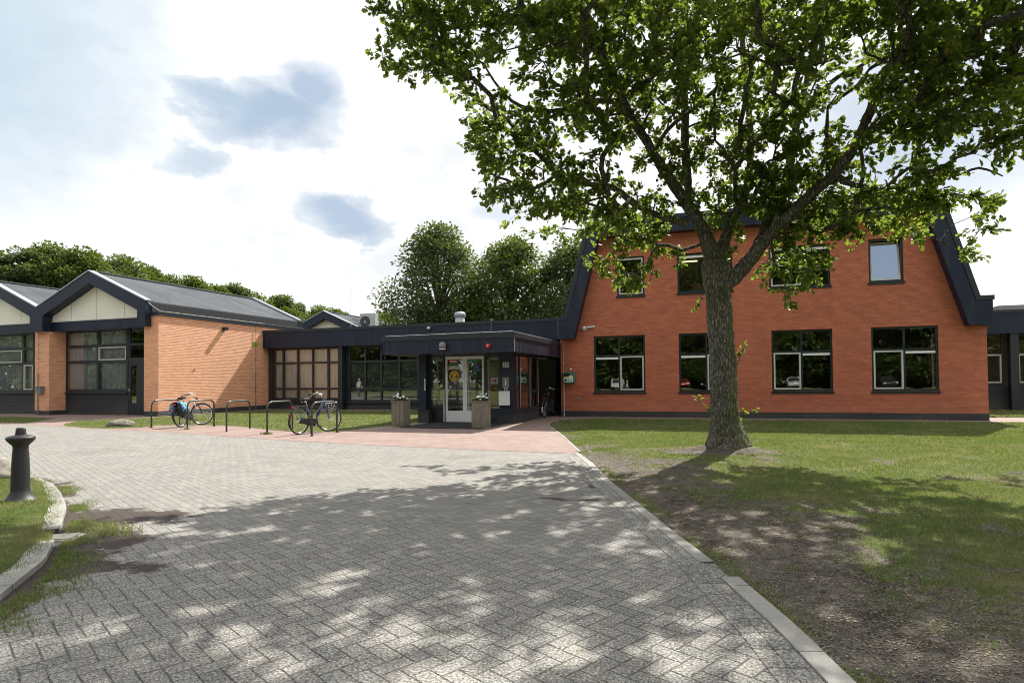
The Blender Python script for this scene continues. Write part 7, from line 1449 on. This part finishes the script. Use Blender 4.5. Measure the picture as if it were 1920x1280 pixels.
# ------------------------------------------------------------------ bollard and boulders
bo = tag(empty('bollard', (-7.72, 4.94, .045)), 'black cast-iron bollard on the grass island at the left', 'bollard')
b = MB(); bp_ = ([(.285, -.06), (.285, .015), (.27, .03), (.235, .045), (.205, .075), (.185, .12), (.178, .16), (.172, .35), (.155, .55), (.142, .62), (.15, .655), (.185, .69), (.222, .715), (.235, .735), (.235, .752), (.20, .765), (.12, .775), (.095, .78)]); b.lathe([(q[0] * (.60 if q[1] < .08 or q[1] > .68 else .52), q[1]) for q in bp_], 32); b.build('post', M['blackmetal'], bo, True)
b = MB(); b.lathe([(.062, .77), (.055, .785), (.050, .83), (.047, .85), (.038, .862), (.0, .866)], 8); b.build('cap', M['blackmetal'], bo)
def boulder(x, y, z, sx, sy, sz, rz, seed, label):
    import bmesh
    bm = bmesh.new(); bmesh.ops.create_icosphere(bm, subdivisions=4, radius=1.)
    for v in bm.verts:
        p = v.co; k = 1 + .12 * math.sin(p.x * 2.3 + seed) * math.cos(p.y * 2.7 + seed * 2) + .06 * math.sin(p.z * 5 + p.x * 4 + seed)
        v.co = Vector((p.x * sx * k, p.y * sy * k, (p.z ** 3 * .4 + p.z * .6) * sz * k))
    me = bpy.data.meshes.new('boulder'); bm.to_mesh(me); bm.free(); me.materials.append(M['stone']); me.polygons.foreach_set('use_smooth', [True] * len(me.polygons))
    o = bpy.data.objects.new('boulder', me); COL.objects.link(o); o.location = (x, y, z); o.rotation_euler = (0, 0, rz); tag(o, label, 'boulder')
boulder(-18.85, 15.15, .08, .42, .20, .17, rad(38), 1., 'long rounded boulder lying on the grass left of the racks')
boulder(-9.98, 6.02, .10, .36, .28, .26, .3, 4., 'grey boulder at the left edge behind the bollard')

# ------------------------------------------------------------------ behind the photographer, seen mirrored in the panes
def make_car(col, label, x, y, rz, est=True):
    t_ = tag(empty('parked_car', (x, y, 0), rz), label, 'car', 'parked cars mirrored in the windows'); L = 2.1
    prof = [(-L, .35), (-L - .03, .6), (-L + .05, .92), (-L + .25, 1.02), (-L + .55, 1.42), (-.2, 1.47), (.35, 1.40), (.95, .98), (1.7, .86), (L, .68), (L + .03, .4), (L - .1, .28), (-L + .1, .28)]
    body = MB(); vs = []; fs = []; k = len(prof)
    for y_, s_ in ((-.86, 0), (-.84, 1), (.84, 1), (.86, 0)):
        for (px, pz) in prof:
            inset = .14 if (s_ and pz > 1.0) else 0
            vs.append((px, y_ - math.copysign(inset, y_) if True else y_, pz))
    body.prism([prof], -.86, .86)
    me_v = []
    for v in body.v:
        f = max(0, (v[2] - .95) / .5); me_v.append((v[0], v[1] * (1 - .17 * f), v[2]))
    body.v = me_v; body.build('body', car_paint('car_paint', col), t_, bevel=.05)
    g_ = MB(); g_.prism([[(-L + .62, 1.36), (-.2, 1.41), (.32, 1.34), (.82, 1.0), (-L + .38, 1.02)]], -.80, .80); g_.v = [(v[0], v[1] * (1 - .17 * max(0, (v[2] - .95) / .5)) * 1.045, v[2]) for v in g_.v]
    g_.build('windows', M['black'], t_)
    g_ = MB(); g_.add([(.42, -.62, 1.375), (.42, .62, 1.375), (.97, .74, 1.0), (.97, -.74, 1.0)], [(0, 1, 2, 3)]); g_.add([(-L + .52, -.62, 1.40), (-L + .52, .62, 1.40), (-L + .22, .74, 1.04), (-L + .22, -.74, 1.04)], [(0, 1, 2, 3)]); g_.build('windscreen', M['black'], t_)
    for cx in (-1.28, 1.32):
        for s_ in (-1, 1):
            b = MB(); b.lathe([(.20, s_ * .70), (.31, s_ * .70), (.32, s_ * .86), (.24, s_ * .885)], 20, (cx, 0, .32), 'y'); w_ = b.build('wheel', M['rubber'], t_)
            b = MB(); b.lathe([(.20, s_ * .878), (.19, s_ * .895), (.03, s_ * .888)], 14, (cx, 0, .32), 'y'); b.build('rim', M['chrome'], w_)
    for s_ in (-1, 1):
        b = MB(); b.box(L - .04, L + .04, s_ * .55, s_ * .80, .6, .74); b.build('headlight', M['white'], t_); b = MB(); b.box(-L - .03, -L + .06, s_ * .62, s_ * .82, .65, .92); b.build('tail_light', M['redpl'], t_)
cars = [((.35, .015, .01), 'red hatchback', -5.2, -47), ((.012, .013, .016), 'black estate car', -1.6, -47.5), ((.03, .035, .045), 'dark blue car', -19.3, -49), ((.42, .43, .44), 'silver hatchback', 9.6, -45.5), ((.03, .03, .035), 'dark grey car', 20.5, -45), ((.5, .51, .52), 'white van-like car', 29, -44), ((.5, .5, .5), 'pale car', -13.5, -40), ((.05, .05, .06), 'charcoal car', -34, -38)]
for i, (c, n_, x, y) in enumerate(cars): make_car(c, n_ + ' parked behind the photographer, mirrored in the glass', x, y, rad(90 + (i * 37) % 13 - 6))
protoF = make_tree('broadleaf_tree', 14., 5.2, 31, M['farleaf'], .50, 170, 70, .01)
used2 = set()
for i, (x, y, h) in enumerate([(-64, -38, 17), (-55, -44, 18), (-46, -40, 16), (-38, -52, 19), (-30, -50, 18), (-22, -54, 21), (-15, -53, 22), (-8, -54, 22), (-1, -53, 21), (6, -54, 22), (13, -53, 21), (20, -54, 22), (27, -52, 20), (35, -52, 21), (43, -50, 20), (-26, -60, 23), (-11, -62, 24), (3, -62, 24), (17, -62, 24), (32, -60, 23), (50, -56, 20), (-62, -24, 16), (-70, -18, 17), (-78, -14, 16), (-86, -20, 18), (-95, -24, 18), (-104, -30, 19), (-72, -30, 19), (-112, -22, 18), (-54, -33, 16), (-90, -6, 15)]):
    t_ = protoF if i == 0 else copy_tree(protoF)
    t_.location = (x, y, 0); t_.rotation_euler = (0, 0, i * 1.7); t_.scale = (h / 14,) * 3
    tag(t_, 'tree of the dark wood behind the photographer, mirrored in the window panes', 'tree', 'trees mirrored in the windows')

def make_person(label, x, y, rz, shirt, trousers, hair, h=1.68, bag=False):
    """one skinned body with hair and clothes as children"""
    t_ = tag(empty('person', (x, y, 0), rz), label, 'person'); s = h / 1.68
    def skinned(name, pts, edges, radii, mat, root=0, par=t_):
        me = bpy.data.meshes.new(name); me.from_pydata([tuple(c * s for c in p) for p in pts], edges, []); o = bpy.data.objects.new(name, me); COL.objects.link(o); o.parent = par; me.materials.append(M[mat])
        sk = o.modifiers.new('skin', 'SKIN'); sk.use_smooth_shade = True
        for v, r_ in zip(me.skin_vertices[0].data if me.skin_vertices else [], radii): v.radius = (r_[0] * s, r_[1] * s)
        sb = o.modifiers.new('sub', 'SUBSURF'); sb.levels = 1; sb.render_levels = 1; return o
    import bmesh
    def skinned2(name, pts, edges, radii, mat, par=t_):
        bm = bmesh.new(); L = bm.verts.layers.skin.verify(); vs = [bm.verts.new(tuple(c * s for c in p)) for p in pts]
        for a, c in edges: bm.edges.new((vs[a], vs[c]))
        for i, (v, r_) in enumerate(zip(vs, radii)): v[L].radius = (r_[0] * s, r_[1] * s); v[L].use_root = (i == 0)
        me = bpy.data.meshes.new(name); bm.to_mesh(me); bm.free(); me.materials.append(M[mat]); o = bpy.data.objects.new(name, me); COL.objects.link(o); o.parent = par
        sk = o.modifiers.new('skin', 'SKIN'); sk.use_smooth_shade = True; sb = o.modifiers.new('sub', 'SUBSURF'); sb.levels = 2; sb.render_levels = 2; return o
    # x forward; mid-stride
    P = [(0, 0, .92), (.01, 0, 1.10), (.0, 0, 1.30), (.0, 0, 1.42), (.02, 0, 1.49), (.035, 0, 1.56), (.03, 0, 1.66),
         (0, .18, 1.38), (-.05, .22, 1.12), (.10, .22, .90), (.15, .215, .83), (0, -.18, 1.38), (.04, -.22, 1.12), (.20, -.20, .93), (.26, -.19, .88),
         (0, .09, .86), (.12, .095, .50), (.10, .10, .09), (.24, .11, .03), (0, -.09, .86), (-.06, -.095, .50), (-.26, -.10, .14), (-.16, -.10, .03)]
    E_ = [(0, 1), (1, 2), (2, 3), (3, 4), (4, 5), (5, 6), (3, 7), (7, 8), (8, 9), (9, 10), (3, 11), (11, 12), (12, 13), (13, 14), (0, 15), (15, 16), (16, 17), (17, 18), (0, 19), (19, 20), (20, 21), (21, 22)]
    R_ = [(.12, .15), (.10, .13), (.11, .14), (.10, .11), (.05, .05), (.085, .07), (.07, .06), (.055,) * 2, (.042,) * 2, (.03,) * 2, (.028, .018), (.055,) * 2, (.042,) * 2, (.03,) * 2, (.028, .018),
          (.085,) * 2, (.06,) * 2, (.04,) * 2, (.035, .025), (.085,) * 2, (.06,) * 2, (.04,) * 2, (.035, .025)]
    bd = skinned2('body', P, E_, R_, 'skin')
    skinned2('shirt', [P[0], P[1], P[2], P[3], P[7], (-.035, .215, 1.2), P[11], (.03, -.215, 1.2)], [(0, 1), (1, 2), (2, 3), (3, 4), (4, 5), (3, 6), (6, 7)], [(.14, .175), (.125, .155), (.13, .16), (.105, .13), (.07,) * 2, (.062,) * 2, (.07,) * 2, (.062,) * 2], shirt, bd)
    skinned2('trousers', [P[0], P[15], P[16], (.10, .10, .16), P[19], P[20], (-.24, -.10, .2)], [(0, 1), (1, 2), (2, 3), (0, 4), (4, 5), (5, 6)], [(.14, .17), (.105,) * 2, (.078,) * 2, (.06,) * 2, (.105,) * 2, (.078,) * 2, (.06,) * 2], trousers, bd)
    b = MB(); b.lathe([(.0, -.10), (.07, -.07), (.098, .0), (.085, .06), (.04, .10), (.0, .11)], 14); hr = b.build('hair', M[hair], bd, True); hr.scale = (s, s * .9, s); hr.location = (.012 * s, 0, 1.625 * s)
    b = MB(); b.tube([(.105, 0, 1.60), (.13, 0, 1.575), (.10, 0, 1.565)], [.008, .014, .010], 6)
    for q in (-1, 1): b.lathe([(.0, -.01), (.012, 0), (.0, .01)], 8, (.098, q * .03, 1.61)); b.lathe([(.0, -.02), (.014, 0), (.0, .02)], 8, (.03, q * .082, 1.59))
    b.tube([(.103, -.02, 1.535), (.11, 0, 1.53), (.103, .02, 1.535)], .006, 5); fc = b.build('face', M['skin'], bd, True); fc.scale = (s, s, s)
    for k, (hx, hy, hz, q) in enumerate(((.15, .215, .83, 1), (.26, -.19, .88, -1))):
        b = MB()
        for f in range(4): y_ = hy + (f - 1.5) * .016; L_ = (.062, .07, .066, .052)[f]; b.tube([(hx, y_, hz), (hx + .02, y_, hz - L_ * .6), (hx + .012, y_, hz - L_)], [.009, .008, .006], 6)
        b.tube([(hx - .01, hy - q * .028, hz + .02), (hx + .025, hy - q * .045, hz - .01), (hx + .035, hy - q * .042, hz - .03)], [.010, .009, .007], 6)
        o = b.build('fingers', M['skin'], bd, True); o.scale = (s, s, s)
make_person('grey-haired person in a white top and jeans walking, mirrored in the glazed front', -28.3, 9.9, rad(10), 'white', 'denim', 'hairgrey', 1.66)
make_person('person with brown hair in a patterned pale top, mirrored in the red building window', -15.4, -46.5, rad(120), 'carpanel', 'denim', 'hairbrown', 1.6)
make_person('child in a white top, mirrored in the right half of a red building window', -12.9, -45.5, rad(150), 'white', 'white', 'hairbrown', 1.35)
